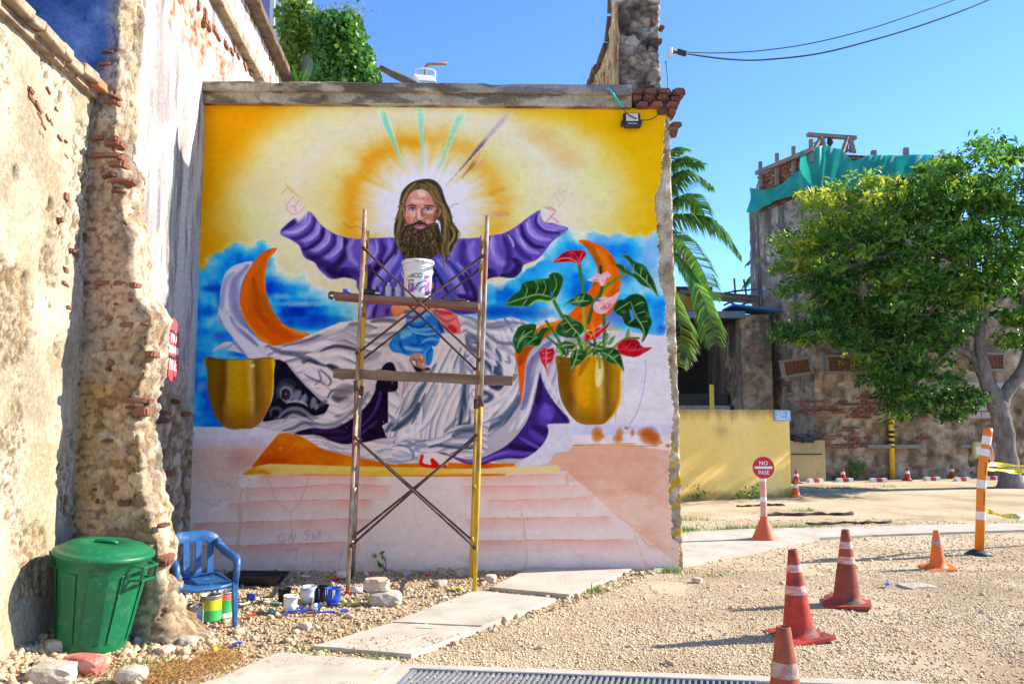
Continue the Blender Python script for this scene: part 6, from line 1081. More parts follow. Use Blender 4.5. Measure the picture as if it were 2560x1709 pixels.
for row in range(15):
    z = 7.72+row*.075; n = 10
    for k in range(n):
        if rr.random() < .04: continue
        s_ = (k+.5+(.5 if row % 2 else 0))*Ll/n
        if s_ < Ll-.05: child(brick(TLc+dl*s_+TNl*.0+Vector((0, 0, z)), (Ll/n*.93, .12, .062), dl, TNl, None, rr.random() < .45), tower)
for row in range(5):
    for k in range(9): child(brick(TWc+RD_*(.15+k*.24+(.12 if row % 2 else 0))+TNr*.05+Vector((0, 0, 8.45+row*.075)), (.225, .12, .062), RD_, TNr, None, rr.random() < .5), tower)
for (x, y, nx, ny) in [(1840, 590, 5, 5), (1905, 640, 4, 5), (1850, 620, 3, 8), (1905, 930, 7, 5), (1915, 1000, 6, 8), (2030, 920, 6, 6), (2000, 1010, 4, 4), (1985, 940, 4, 5), (1800, 870, 3, 4), (2120, 940, 4, 5), (2110, 1000, 3, 3)]:
    p0, nrm, ux = (TLc, TNl, dl) if x < 1862 else (TWc, TNr, RD_)
    c = PL(x, y, p0, nrm)
    for i in range(nx):
        for j in range(ny):
            if rr.random() < .35: continue
            child(brick(c+Vector(ux)*((i-nx/2)*.24+(.12 if j % 2 else 0)+rr.uniform(-.01, .01))+Vector((0, 0, (j-ny/2)*.075))+nrm*-.02, (.22, .12, .06), ux, nrm, None, rr.random() < .5), tower)
# barred windows with frames
m_frame = M('stone_frame', [(.20, .17, .14), (.30, .26, .22)], 8, .9, .4, 50); m_rust = M('rusty_bar', [(.16, .06, .035), (.28, .12, .07)], 20, .8, .3, 80, .3)
m_hole = M('dark_room', [(.03, .026, .022)], 4, 1)
for (x0, y0, x1, y1, tl_) in [(1795, 828, 1850, 856, -.16), (1895, 820, 1985, 850, -.02), (2230, 815, 2290, 845, 0)]:
    a = PL(x0, y1, TWc, TNr); b_ = PL(x1, y0, TWc, TNr); w = (b_-a).dot(RD_); h = b_.z-a.z; c = (a+b_)/2
    rot = Matrix((RD_, -TNr, Vector((0, 0, 1)))).transposed() @ Matrix.Rotation(tl_, 3, 'Y')
    win = child(tag(MB().box(c+TNr*.03, (w, .12, h), rot).build('window', M('brick_infill', [(.22, .09, .06), (.36, .17, .11)], 6, .9, .4, 40))), tower)
    for sgn, hor in ((1, 1), (-1, 1), (1, 0), (-1, 0)):
        f = MB(); off = rot @ Vector((0, -.03, sgn*(h/2+.04)) if hor else (sgn*(w/2+.04), -.03, 0)); f.box(c+off+TNr*.06, ((w+.16), .16, .08) if hor else (.08, .16, h), rot); o = f.build('frame', m_frame, None, .01); o.parent = win
    nbar = max(6, int(w/.11))
    for k in range(nbar):
        f = MB(); off = rot @ Vector((-w/2+(k+.5)*w/nbar, 0, 0)); f.box(c+off+TNr*.13, (.022, .022, h), rot); o = f.build('bar', m_rust); o.parent = win
    for k in range(4):
        f = MB(); off = rot @ Vector((0, 0, -h/2+(k+.5)*h/4)); f.box(c+off+TNr*.145, (w, .018, .022), rot); o = f.build('bar', m_rust); o.parent = win
# block infill, lintel beams, old doorway
m_blk = M('concrete_block', [(.36, .32, .26), (.48, .43, .36)], 10, .95, .5, 60)
c0 = PL(2222, 960, TWc, TNr)
for r_ in range(5):
    for k in range(2 if r_ % 2 else 3):
        o = MB().box((0, 0, 0), (.37, .16, .18)).build('concrete_block', m_blk, None, .01); o.matrix_basis = Matrix.Translation(c0+RD_*(.1+k*.39+(.2 if r_ % 2 else 0))+Vector((0, 0, r_*.2+.1))+TNr*.05) @ Matrix((RD_, -TNr, Vector((0, 0, 1)))).transposed().to_4x4(); child(o, tower)
for (x0, x1, y, h) in [(1983, 2105, 1023, .10), (2195, 2260, 1022, .09)]:
    a = PL(x0, y, TWc, TNr)+TNr*.1; b_ = PL(x1, y, TWc, TNr)+TNr*.1; child(MB().bar(a, b_, .14, h).build('lintel', m_frame), tower)
# netting draped round the top
NETT = [(1738, 432), (1770, 438), (1810, 424), (1850, 388), (1862, 346), (1880, 339), (1915, 350), (1945, 377), (1985, 362), (2050, 362), (2110, 361), (2200, 372)]; NETB = [(1738, 490), (1752, 486), (1772, 472), (1817, 456), (1863, 440), (1912, 449), (2000, 452), (2200, 470)]
xs_ = np.linspace(1736, 2190, 200); P = np.zeros((200, 60, 3))
for i, x in enumerate(xs_):
    yt = np.interp(x, *zip(*NETT)); yb = np.interp(x, *zip(*NETB)); p0, nrm = (TLc, TNl) if x < 1863 else (TWc, TNr)
    for j in range(60):
        t = j/59; y = yt+(yb-yt)*t; c = PL(x, y, p0, nrm); fo = .24+.07*math.sin(x*.055+t*2.2+1.6*math.sin(x*.021))*t+.022*math.sin(x*.17+t*3+2*math.sin(x*.05))+.03*math.sin(t*6+x*.03)
        if abs(x-1863) < 14: fo += .10*(1-abs(x-1863)/14)
        c = c+nrm*fo; P[i, j] = c
m_net = M('green_netting', [(.015, .30, .23), (.025, .40, .31), (.04, .5, .40)], 2.2, .55, .15, 90, .3, translucent=.4)
tag(grid_obj('green_netting', P, m_net), 'green construction netting draped round the top of the ruined tower', 'netting')
m_wood = M('weathered_wood', [(.16, .12, .09), (.26, .20, .15), (.34, .27, .21)], 5, .9, .4, 40, .15, stretch=(1, 1, 1))
rail = thing('timber_railing', 'timber posts and rail along the left top of the tower', 'railing', tuple(TLc+Vector((0, 0, 7.6))))
for x, y0, y1 in [(1744, 428, 371), (1782, 425, 352), (1820, 408, 336), (1860, 372, 320)]: child(MB().bar(PL(x+1, y0, TLc+TNl*.16, TNl), PL(x, y1, TLc+TNl*.16, TNl), .09).build('post', m_wood), rail)
child(MB().bar(PL(1735, 397, TLc+TNl*.24, TNl), PL(1866, 342, TLc+TNl*.24, TNl), .09, .12).build('rail', m_wood), rail)
child(MB().bar(PL(1738, 396, TLc+TNl*.3, TNl), PL(1760, 396, TLc+TNl*.2, TNl), .08, .08).build('rail', m_wood), rail)
for x, y0, y1 in [(2004, 365, 346), (2078, 372, 340)]:
    tag(MB().bar(PL(x, y0+6, TWc-TNr*.2, TNr), PL(x, y1, TWc-TNr*.2, TNr), .12).build('timber_post', m_wood), 'short timber post on the tower top, %s' % ('nearer the trestle' if x < 2040 else 'nearer the tree crown'), 'post')
tr_ = thing('timber_trestle', 'timber trestle hoist standing on top of the tower', 'trestle', tuple(TWc+Vector((0, 0, 8.85))))
child(MB().bar(PL(1852, 309, TWc-TNr*.6, TNr), PL(1963, 317, TWc-TNr*.6, TNr), .13, .10).build('beam', m_wood), tr_)
for (x0, x1, dpt) in [(1885, 1863, .3), (1886, 1893, .3), (1880, 1877, .9), (1889, 1885, .9), (1945, 1932, .3), (1950, 1960, .3), (1945, 1940, .9), (1953, 1951, .9)]:
    child(MB().bar(PL(x0, 312, TWc-TNr*.6, TNr), PL(x1, 350, TWc-TNr*dpt, TNr), .09, .07).build('leg', m_wood), tr_)
for a, b_ in [((1868, 330), (1884, 318)), ((1892, 330), (1882, 318)), ((1938, 345), (1962, 345)), ((1936, 330), (1948, 320)), ((1957, 335), (1948, 320))]: child(MB().bar(PL(*a, TWc-TNr*.5, TNr), PL(*b_, TWc-TNr*.5, TNr), .06).build('brace', m_wood), tr_)
child(MB().tube([PL(1903, 313, TWc-TNr*.6, TNr), PL(1904, 328, TWc-TNr*.6, TNr), PL(1903, 336, TWc-TNr*.6, TNr)], [.05, .09, .03], 6).build('pulley', M('black_iron', [(.02, .02, .022)], 5, .6, spec=.4)), tr_)
# ---------------------------------------------------------------- dark loggia left of the tower
lg = thing('open_loggia', 'dark open loggia with tiled eave behind the yellow wall', 'building', tuple(AT(1640, 1100, 23)*1.0))
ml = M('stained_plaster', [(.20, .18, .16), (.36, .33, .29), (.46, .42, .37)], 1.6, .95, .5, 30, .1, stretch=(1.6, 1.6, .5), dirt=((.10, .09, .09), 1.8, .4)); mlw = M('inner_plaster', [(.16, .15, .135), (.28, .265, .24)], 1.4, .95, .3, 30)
def xat(x, Y, y=800): return AT(x, y, Y).x
def zat(y, Y): return AT(1600, y, Y).z
YL = 22.0; xa, xb, xc_ = xat(1450, YL), xat(1702, YL), xat(1770, YL)
def wallbox(name, x0, x1, y0, y1, z0, z1, mat, par): return child(MB().box(((x0+x1)/2, (y0+y1)/2, (z0+z1)/2), (x1-x0, y1-y0, z1-z0)).build(name, mat), par)
P, cc = masonry([Vector((xb, YL+2, 0)), Vector((xb, YL, 0)), Vector((xc_, YL, 0))], -.1, zat(722, YL), 120, 301, .08, 'tower'); child(grid_obj('pier', P, m_vc, None, cc), lg)
mdk = M('shade_dark_plaster', [(.04, .036, .033), (.09, .082, .075)], 1.6, .95, .3, 30); wallbox('back_wall', xa-2, xb+.3, YL+4.2, YL+4.5, 0, 6, mdk, lg); wallbox('side_wall', xb-.05, xb+.3, YL+.5, YL+4.25, 0, zat(728, YL)-.02, mlw, lg); wallbox('far_wall', xa-2.2, xa-1.9, YL, YL+4.3, 0, 6, ml, lg)  # mdk: the loggia's inner shade is put into this near-black plaster colour
wallbox('light_stop_block', xb+.08, xc_-.05, YL+.3, YL+4.5, 0, zat(718, YL), ml, lg); wallbox('ceiling', xa-2, xb+.35, YL+.1, YL+4.4, zat(730, YL), zat(730, YL)+.12, mdk, lg)  # solid behind the pier is added to stop light leaking into the loggia
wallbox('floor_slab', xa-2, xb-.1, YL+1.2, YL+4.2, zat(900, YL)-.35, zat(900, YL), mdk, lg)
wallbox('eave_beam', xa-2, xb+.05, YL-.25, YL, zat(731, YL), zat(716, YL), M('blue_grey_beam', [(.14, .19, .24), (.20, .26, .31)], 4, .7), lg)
za = zat(900, YL)-.35; arc = [(xa-2, YL+.9, za), (xb-.12, YL+.9, za), (xb-.12, YL+.9, 0), (xb-.45, YL+.9, 0)]
cx = (xa+xb)/2+.1; hw = xb-.45-cx
for k in range(15): a = math.pi*k/14; arc.append((cx+hw*math.cos(a), YL+.9, .9+(za-1.05)*math.sin(a)))
arc += [(cx-hw, YL+.9, 0), (xa-2, YL+.9, 0)]
child(MB().prism([Vector(p) for p in arc][::-1], (0, .3, 0)).build('arch_wall', ml), lg)
zr = zat(716, YL)
for k in range(26):
    x = xa-1+k*.17
    if x > xb+.1: break
    for row in range(3): child(MB().lathe([(.085, 0), (.07, .42)], 8, smooth=True, arc=(0, math.pi)).build('roof_tile', m_tile2 if (k+row) % 3 else m_tile), lg); o = lg.children[-1]; o.matrix_parent_inverse = Matrix.Identity(4); o.location = Vector((x, YL-.3+row*.36, zr+.02+row*.09))-lg.location; o.rotation_euler = (R(-76), 0, 0)
child(MB().box(((xb+xc_)/2-.05, YL+.3, zat(708, YL)), (xc_-xb+.5, 1.2, .05), Matrix.Rotation(.12, 3, 'Y')).build('blue_tarp', M('blue_tarp', [(.03, .14, .42), (.08, .26, .60)], 4, .5)), lg)
sh = thing('timber_roof_frame', 'light timber roof frame beyond the loggia tiles', 'roof frame', tuple(AT(1680, 690, 24)))
for (a, b_, w) in [((1560, 668), (1752, 690), .10), ((1560, 672), (1750, 684), .05), ((1620, 690), (1660, 675), .06), ((1660, 700), (1700, 682), .06), ((1700, 700), (1740, 684), .06), ((1590, 692), (1590, 620), .05), ((1688, 690), (1684, 638), .05), ((1712, 676), (1706, 640), .05), ((1630, 680), (1629, 662), .04), ((1660, 672), (1700, 666), .05), ((1610, 664), (1690, 700), .05), ((1680, 668), (1752, 662), .05)]: child(MB().bar(AT(*a, 24), AT(*b_, 24), w).build('timber', m_wood), sh)
child(MB().box(AT(1665, 682, 25), (2.6, 1.5, .04), Matrix.Rotation(.08, 3, 'Y')).build('roof_sheet', M('old_sheet', [(.14, .11, .09), (.26, .22, .19)], 5, .8)), sh)
tag(MB().box(AT(1562, 692, 25.2), (.9, .2, .6)).build('ochre_wall_fragment', M('ochre_wall', [(.60, .36, .06), (.70, .44, .09)], 4, .9)), 'bright ochre wall fragment glimpsed behind the palm fronds', 'wall')
# ---------------------------------------------------------------- yellow boundary wall
YA, YB_ = G(1545, 1151), G(1816, 1139); yd = (YB_-YA).normalized(); YA = YA-yd*2.2; yn = Vector((yd.y, -yd.x, 0)); LY = (YB_-YA).length; HY = 1.80
yw = thing('yellow_wall', 'plain yellow rendered boundary wall behind the red no-entry sign', 'wall', tuple((YA+YB_)/2))
S, Z = np.meshgrid(np.linspace(0, LY, 200), np.linspace(-.05, HY, 90), indexing='ij'); d = .012*(fbm(S, Z, .7, 401, 3)-.5)
P = np.stack([YA.x+yd.x*S+yn.x*d, YA.y+yd.y*S+yn.y*d, Z+.02*(fbm(S, S*0, .3, 404, 3)-.5)*(Z > HY-.03)], -1)
cc = ramp(fbm(S, Z, .9, 402, 4), [(.3, lin((246, 204, 108))), (.55, lin((250, 212, 120))), (.8, lin((252, 218, 132)))])
a = sstep(HY-.30, HY+.05, Z+.22*(fbm(S*1.2, Z*.3, .12, 403, 4)-.5))[..., None]*.75; cc = cc*(1-a)+np.array(lin((120, 92, 50)))*a
a = sstep(.22, .02, Z+.25*(fbm(S, Z, .15, 405, 4)-.5))[..., None]*.75; cc = cc*(1-a)+np.array(lin((120, 100, 60)))*a
sm = PL(1655, 988, YA, yn); ss = (sm-YA).dot(yd); a = (np.exp(-((S-ss)/.17)**2-((Z-sm.z)/.14)**2)*.42)[..., None]; cc = cc*(1-a)+np.array(lin((110, 88, 60)))*a
m_yw = M('yellow_render', (.94, 1.04), 10, .9, .25, 60, .2, vcol='Col'); child(grid_obj('rendered_face', P, m_yw, None, cc), yw)
b = MB(); b.box((YA+YB_)/2-yn*.125+Vector((0, 0, HY/2-.006)), (LY, .21, HY-.012), Matrix((yd, -yn, Vector((0, 0, 1)))).transposed()); child(b.build('wall_core', M('yellow_plain', [(.62, .40, .11), (.70, .46, .14)], 5, .9, .2)), yw)
sg = thing('footway_sign', 'small pale blue sign with walking figure on the yellow wall', 'sign', tuple(PL(1793, 953, YA, yn)+yn*.03))
sw, shh = .40, .22; rotm = Matrix((yd, Vector((0, 0, 1)), yn)).transposed()
def on_sign(x, y, o=.012): return tuple(rotm @ Vector((x, y, o)))
m_white = M('white_paint', [(.72, .72, .70), (.80, .80, .78)], 8, .6); m_sb = M('pale_blue_sign', [(.20, .40, .58), (.26, .47, .64)], 5, .5)
MB().box((0, 0, 0), (sw, shh, .015), rotm).build('plate', m_sb, sg)
for s_, x, y, z in [('ACCESO', -.07, .07, .05), ('PEATONAL', -.05, .025, .05)]: lettering(s_, z, m_white, sg, lambda a, b_, x=x, y=y: on_sign(a+x, b_+y), bold=True, squeeze=.8)
for x0, x1, y in [(-.17, -.05, -.03), (-.17, .06, -.075)]: MB().add([on_sign(x0, y), on_sign(x1, y), on_sign(x1, y+.022), on_sign(x0, y+.022)], [(0, 1, 2, 3)]).build('small_print', m_white, sg)
hd = MB()
for pts_ in [[(.13, .06), (.15, .06), (.155, -.01), (.125, -.01)], [(.127, -.01), (.14, -.01), (.12, -.08), (.105, -.08)], [(.14, -.01), (.155, -.01), (.175, -.08), (.16, -.08)], [(.13, .055), (.11, .0), (.118, -.005), (.138, .04)], [(.15, .055), (.175, .01), (.168, .0), (.145, .04)], [(.13, .075), (.15, .075), (.15, .095), (.13, .095)]]: hd.add([on_sign(a, b_) for a, b_ in pts_], [(0, 1, 2, 3)][::1])
hd.build('walking_figure', m_white, sg)
# yellow posts, shed, small things by the far wall
m_yel = M('yellow_paint', [(.70, .46, .02), (.78, .54, .04)], 6, .5, spec=.4); m_blk_p = M('black_paint', [(.025, .025, .03)], 6, .5)
def striped_post(base, top, r, bands, label):
    t = thing('striped_post', label, 'post', tuple(base)); h = (top-base).length; d_ = (top-base)/h
    MB().tube([(0, 0, -.05), tuple((top-base)*.5), tuple(top-base)], r, 12).build('shaft', m_yel, t)
    MB().lathe([(r, 0), (r*.8, r*.7), (0, r)], 12, tuple(top-base)).build('cap', m_yel, t)
    for z0, z1 in bands: MB().tube([tuple(d_*z0), tuple(d_*z1)], r*1.06, 12).build('band', m_blk_p, t)
    return t
pb = G(2047, 1098); striped_post(pb, Vector((AT(2040, 700, pb.y).x, pb.y, AT(2040, 700, pb.y).z)), .07, [(.93*1.0, 1.0), (1.08, 1.14), (1.2, 1.27), (.82, .86)], 'tall yellow post with black bands in front of the ruined wall')
pb = AT(1638, 1130, 17.4); pb.z = 0; striped_post(pb, Vector((pb.x, pb.y, AT(1638, 886, 17.4).z)), .05, [], 'plain yellow post top rising behind the yellow wall')
shd = thing('yellow_shed', 'low yellow lean-to with black tarp roof at the foot of the tower', 'shed', tuple(G(1850, 1098)))
Ys = 20.3; x0, x1 = xat(1806, Ys), xat(1884, Ys)
wallbox('wall', x0, x1, Ys, Ys+.5, -.05, zat(1010, Ys), M('dull_yellow', [(.50, .38, .16), (.60, .46, .22)], 3, .9, .2, 40, dirt=((.30, .26, .2), 2, .2)), shd)
bt = MB()
for k in range(9): bt.box((x0+.05+(x1-x0-.3)*k/9+.08, Ys+.1, zat(1005, Ys)+rr.uniform(-.03, .04)), (.22, .7, .10), jit=.03, rng=rr)
child(bt.build('tarp_roof', M('black_tarp', [(.02, .022, .028), (.06, .065, .075)], 10, .45)), shd)
child(MB().bar(AT(1815, 1041, Ys-.1), AT(1886, 1041, Ys-.1), .04, .03).build('black_rail', m_blk_p), shd)
pp = thing('white_pipe', 'white T-shaped plastic pipe standing by the yellow wall end', 'pipe', tuple(G(1825, 1100)))
Yp = pp.location.y; child(MB().tube([(xat(1826, Yp), Yp, -.05), (xat(1824, Yp), Yp, zat(1018, Yp))], .045, 10).build('upright', m_white), pp); child(MB().bar(AT(1812, 1016, Yp), AT(1836, 1016, Yp), .12, .10).build('cross_piece', m_white), pp)
b = MB(); q = G(1846, 1098); b.prism([q+Vector((-.14, 0, 0)), q+Vector((.10, 0, 0)), q+Vector((.12, .05, .45)), q+Vector((.03, .05, .68)), q+Vector((-.08, .05, .5))], (0, .04, 0)); tag(b.build('broken_board', m_white), 'broken white board leaning by the lean-to', 'board')
bx = thing('wall_box', 'small yellowed box hanging on the ruined wall beside the trunk', 'box', tuple(PL(2228, 1030, TWc, TNr)+TNr*.2)); MB().box((0, 0, 0), (.22, .16, .44)).build('case', M('yellowed_plastic', [(.52, .46, .18), (.62, .56, .26)], 6, .6), bx, .04); MB().box((0, -.084, -.02), (.13, .012, .2)).build('label_plate', m_white, bx)
# wheel stops along the far wall
m_red = M('red_paint', [(.48, .03, .02), (.58, .06, .04)], 8, .6); wsx = [1870, 1980, 2060, 2173, 2275, 2340, 1932]
for i, (x, y) in enumerate([(1870, 1106), (1938, 1105), (2015, 1105), (2138, 1102), (2207, 1103), (2274, 1100), (2336, 1099)]):
    p = G(x, y); t = thing('wheel_stop', 'low red and white wheel stop by the ruined wall, %s from the left' % ['first', 'second', 'third', 'fourth', 'fifth', 'sixth', 'seventh'][i], 'wheel stop', tuple(p), R(rr.uniform(2, 14)), 'wheel stops along the far wall')
    for k in range(3): MB().box((-.14+k*.14, 0, .04), (.139, .14, .11), taper=.8).build('segment', m_white if k != 1 else m_red, t)
# ---------------------------------------------------------------- scaffold
YF, YK = 7.62, 8.36
m_pipe = M('paint_spattered_steel', [(.13, .07, .045), (.24, .15, .10), (.42, .36, .29), (.5, .45, .39)], 12, .75, .4, 60, .2, stretch=(1, 1, .35), dirt=((.24, .06, .04), 7, .5)); m_pipe_y = M('yellow_scaffold_paint', [(.42, .25, .02), (.58, .36, .025), (.62, .40, .04)], 8, .7, .3, 60, .25, stretch=(1, 1, .3), dirt=((.16, .11, .08), 9, .45)); m_rustb = M('rusty_brace', [(.045, .026, .02), (.09, .052, .036), (.15, .10, .07)], 14, .85, .3, 80, .35)
sc = thing('scaffold', 'tall rusty tubular scaffold tower standing before the mural', 'scaffold', tuple(G(940, 1364)))
def leg(a, b_, Y, split, mats):
    p0 = G(*a); p0 = AT(a[0], a[1], Y); p0.z = 0; p1 = AT(b_[0], b_[1], Y); ps = p0.lerp(p1, split)
    child(MB().tube([p0, p0.lerp(ps, .5), ps], .0205, 10).build('leg', mats[0]), sc); child(MB().tube([ps, ps.lerp(p1, .5), p1], .020, 10).build('leg', mats[1]), sc)
    child(MB().tube([ps-Vector((0, 0, .05)), ps+Vector((0, 0, .05))], .031, 10).build('coupler', m_rustb), sc)
    return p0, p1
FL = leg((797, 1365), (837, 480), YF, .53, (m_pipe, m_pipe)); FRt = leg((1088, 1363), (1118, 495), YF, .5, (m_pipe_y, m_pipe)); KL = leg((809, 1332), (843, 530), YK, .53, (m_pipe, m_pipe_y)); KR = leg((1080, 1328), (1106, 541), YK, .5, (m_pipe_y, m_pipe))
def onleg(L, z): t = (z-L[0].z)/(L[1].z-L[0].z); return L[0].lerp(L[1], t)
for (A_, B_, m) in ((FL, KL, m_pipe), (FRt, KR, m_pipe_y)):
    for z in (.42, .95, 1.45, 1.88, 2.12, 2.75, 3.25, 3.5): child(MB().tube([onleg(A_, z), onleg(B_, z)], .017, 8).build('rung', m), sc)
    for z in (1.2, 2.95): child(MB().tube([onleg(A_, z).lerp(onleg(B_, z), .33), onleg(A_, z+.5).lerp(onleg(B_, z+.5), .33)], .014, 8).build('rung', m), sc)
def brace(a, b_, Y):
    p, q = AT(*a, Y), AT(*b_, Y); mid = p.lerp(q, .5); child(MB().tube([p, mid, q], .0115, 8).build('brace', m_rustb), sc)
    for e in (p, q): child(MB().tube([e-Vector((0, .03, 0)), e+Vector((0, .03, 0))], .02, 8).build('pin', m_rustb), sc)
s2 = lambda x, y: (x/DV, y/DV)
for a, b_, Y in [((909, 621), (1197, 899), YF-.03), ((1205, 640), (893, 883), YF+.005), ((911, 656), (1187, 922), YK), ((1201, 671), (895, 907), YK+.03), ((888, 1094), (1186, 1367), YF-.03), ((1189, 1088), (879, 1362), YF+.005), ((893, 1098), (1183, 1352), YK), ((1183, 1100), (884, 1340), YK+.03)]: brace(s2(*a), s2(*b_), Y)
m_plank = M('old_plank', [(.12, .075, .045), (.20, .125, .08), (.30, .21, .14)], 3, .9, .5, 40, .1, stretch=(.35, 3, 3), dirt=((.36, .30, .25), 10, .2)); m_redp = M('red_oxide', [(.20, .05, .035), (.30, .09, .06)], 6, .75, .3, 60)
zpl = AT(940, 686, 7.86).z
def plankbox(name, a, b_, Y0, Y1, th, mat, par, jit=.004):
    p, q = AT(*a, Y0), AT(*b_, Y0); d_ = (q-p); L = d_.length; d_.normalize(); up = Vector((-d_.z, 0, d_.x)).normalized(); bk = Vector((0, 1, 0))
    n = 14; bm_ = MB(); pr_ = []
    for i in range(n+1):
        c = p+d_*L*i/n
        for (yy_, zz_) in ((0, 0), (0, -th), (Y1-Y0, -th), (Y1-Y0, 0)): pr_.append(c+bk*yy_+up*(zz_+rr.uniform(-jit, jit)))
    fs = []
    for i in range(n):
        for k in range(4): fs.append((i*4+k, i*4+(k+1) % 4, (i+1)*4+(k+1) % 4, (i+1)*4+k))
    fs += [(3, 2, 1, 0), tuple(n*4+k for k in range(4))]
    bm_.add(pr_, fs); return child(bm_.build(name, mat), par)
deck = thing('scaffold_deck', 'brown timber deck carrying the paint bucket on the scaffold', 'plank', tuple(AT(950, 690, 7.9)))
plankbox('board', s2(834, 730), s2(1197, 756), 7.80, 8.02, .055, m_plank, deck); plankbox('board', s2(838, 729.5), s2(1197, 755.5), 8.03, 8.25, .055, m_plank, deck)
for Yb in (7.81, 8.20): plankbox('red_channel', s2(838, 743), s2(1196, 769), Yb, Yb+.045, .03, m_redp, deck, .001)
for k, y in enumerate((7.84, 7.93, 8.05)):
    c = AT(*s2(834, 733+3*k), y); pts = [c+Vector((.03, 0, .01))]+[c+Vector((-.02-.03*math.sin(a), 0, -.0+.028*math.cos(a)-.01)) for a in np.linspace(0, 3.6, 8)]; child(MB().tube(pts, .006, 6).build('hook', m_rustb), deck)
lp = thing('scaffold_toe_board', 'single weathered board lying across the scaffold below the deck', 'plank', tuple(AT(890, 860, 7.7)))
plankbox('board', s2(834, 920), s2(1282, 940), 7.67, 7.71, .095, m_plank, lp, .006)
p = AT(*s2(1282, 944), 7.67); child(MB().add([p+Vector((0, 0, .04)), p+Vector((0, .04, .04)), p+Vector((0, .04, -.05)), p+Vector((0, 0, -.05)), p+Vector((.06, .02, .035))], [(0, 1, 4), (1, 2, 4), (2, 3, 4), (3, 0, 4)]).build('splintered_end', m_plank), lp)
# ---------------------------------------------------------------- paint bucket on the deck
YB2 = 7.93; bb_ = AT(*s2(1044, 748), YB2); bb_.z = AT(*s2(1044, 745.5), 7.80).z+.012
bk = thing('paint_bucket', 'white twenty litre paint bucket with purple label on the scaffold deck', 'bucket', tuple(bb_), 0)
bk.scale = (1.06, 1.06, 1.06)
m_wpl = M('white_plastic', [(.66, .65, .62), (.76, .75, .72)], 6, .45, .05, 30, .4, dirt=((.52, .49, .44), 7, .15)); m_pur = M('purple_print', [(.22, .06, .33), (.28, .09, .40)], 6, .5); m_lbl = M('pale_blue_print', [(.42, .58, .68)], 6, .5); m_ink = M('black_print', [(.02, .02, .02)], 6, .5)
MB().lathe([(0, 0), (.118, 0), (.124, .01), (.137, .265), (.137, .27)], 40).build('body', m_wpl, bk)
for z in (.27, .295, .32): MB().lathe([(.138, z-.004), (.146, z-.001), (.146, z+.004), (.139, z+.008), (.139, z+.021)], 40).build('rib', m_wpl, bk)
ml_ = MB().lathe([(.139, .335), (.156, .335), (.158, .343), (.156, .362), (.148, .368), (.13, .362), (0, .358)], 40).build('lid', m_wpl, bk)
for k in range(16):
    a = R(200+rr.uniform(0, 150)); MB().box((.158*math.cos(a), .158*math.sin(a), .35+rr.uniform(-.01, .012)), (.004, rr.uniform(.006, .02), rr.uniform(.005, .014)), Matrix.Rotation(a, 3, 'Z')).build('paint_drip', [m_red, m_yel, M('blue_drip', [(.05, .15, .5)], 4, .5), M('orange_drip', [(.55, .2, .05)], 4, .5)][k % 4], ml_)
def rad(z): return .1235+(z-.01)*.0525+.0012
def on_bucket(cx, z0, o=0.0):
    def f(x, y):
        z = z0+y; r_ = rad(z)+o; a = -math.pi/2+(cx+x)/r_; return (r_*math.cos(a), r_*math.sin(a), z)
    return f
def patch(poly, mat, o, name='label'):
    f = on_bucket(0, 0, o); n = 14; m_ = MB()
    (x0, x1, z0, z1) = poly
    P_ = np.array([[f(x0+(x1-x0)*i/n, z0+(z1-z0)*j/4) for j in range(5)] for i in range(n+1)]); return m_.grid(P_).build(name, mat, bk)
lettering('ICO', .062, m_ink, bk, on_bucket(.012, .205, .001), squeeze=.95)
for k, (c_) in enumerate([(.55, .12, .02), (.60, .40, .03), (.10, .36, .16), (.03, .14, .16)]):
    f = on_bucket(0, 0, .0012); m_ = MB(); P_ = []
    for i in range(9):
        t = i/8; P_.append([f(-.095+.062*t, .19+.03*math.sin(t*1.57)*(1-k*.22)+.0), f(-.095+.062*t, .19+.03*math.sin(t*1.57)*(1-(k+1)*.22))])
    m_.grid(np.array(P_)).build('logo_stripe', M('logo_%d' % k, [c_], 5, .5), bk)
patch((-.085, -.02, .145, .170), m_pur, .0012); patch((-.085, -.02, .05, .135), m_pur, .0012); patch((.09, .155, .02, .165), m_pur, .0012); patch((.085, .15, .175, .215), m_pur, .0012)
for (x, z, w) in [(-.052, .157, .03), (-.055, .118, .04), (-.055, .1, .042), (-.06, .085, .03), (.12, .15, .03)]: lettering('III', .016, m_wpl, bk, on_bucket(x, z, .0022), squeeze=w/.012*.5)
f = on_bucket(0, 0, .0016)
for (r0, r1, mt) in [(.135, .155, m_pur), (.105, .13, m_lbl), (.085, .10, m_pur)]:
    P_ = []
    for i in range(15):
        a = R(90+70*i/14); P_.append([f(.11+r0*math.cos(a)*.9, .02+r0*math.sin(a)), f(.11+r1*math.cos(a)*.9, .02+r1*math.sin(a))])
    MB().grid(np.array(P_)).build('label_arc', mt, bk)
pts = []
for i in range(17):
    a = math.pi*i/16; pts.append((-.150*math.cos(a), -.03-.115*math.sin(a), .262-.12*math.sin(a)))
MB().tube(pts, .004, 6).build('handle', m_wpl, bk)
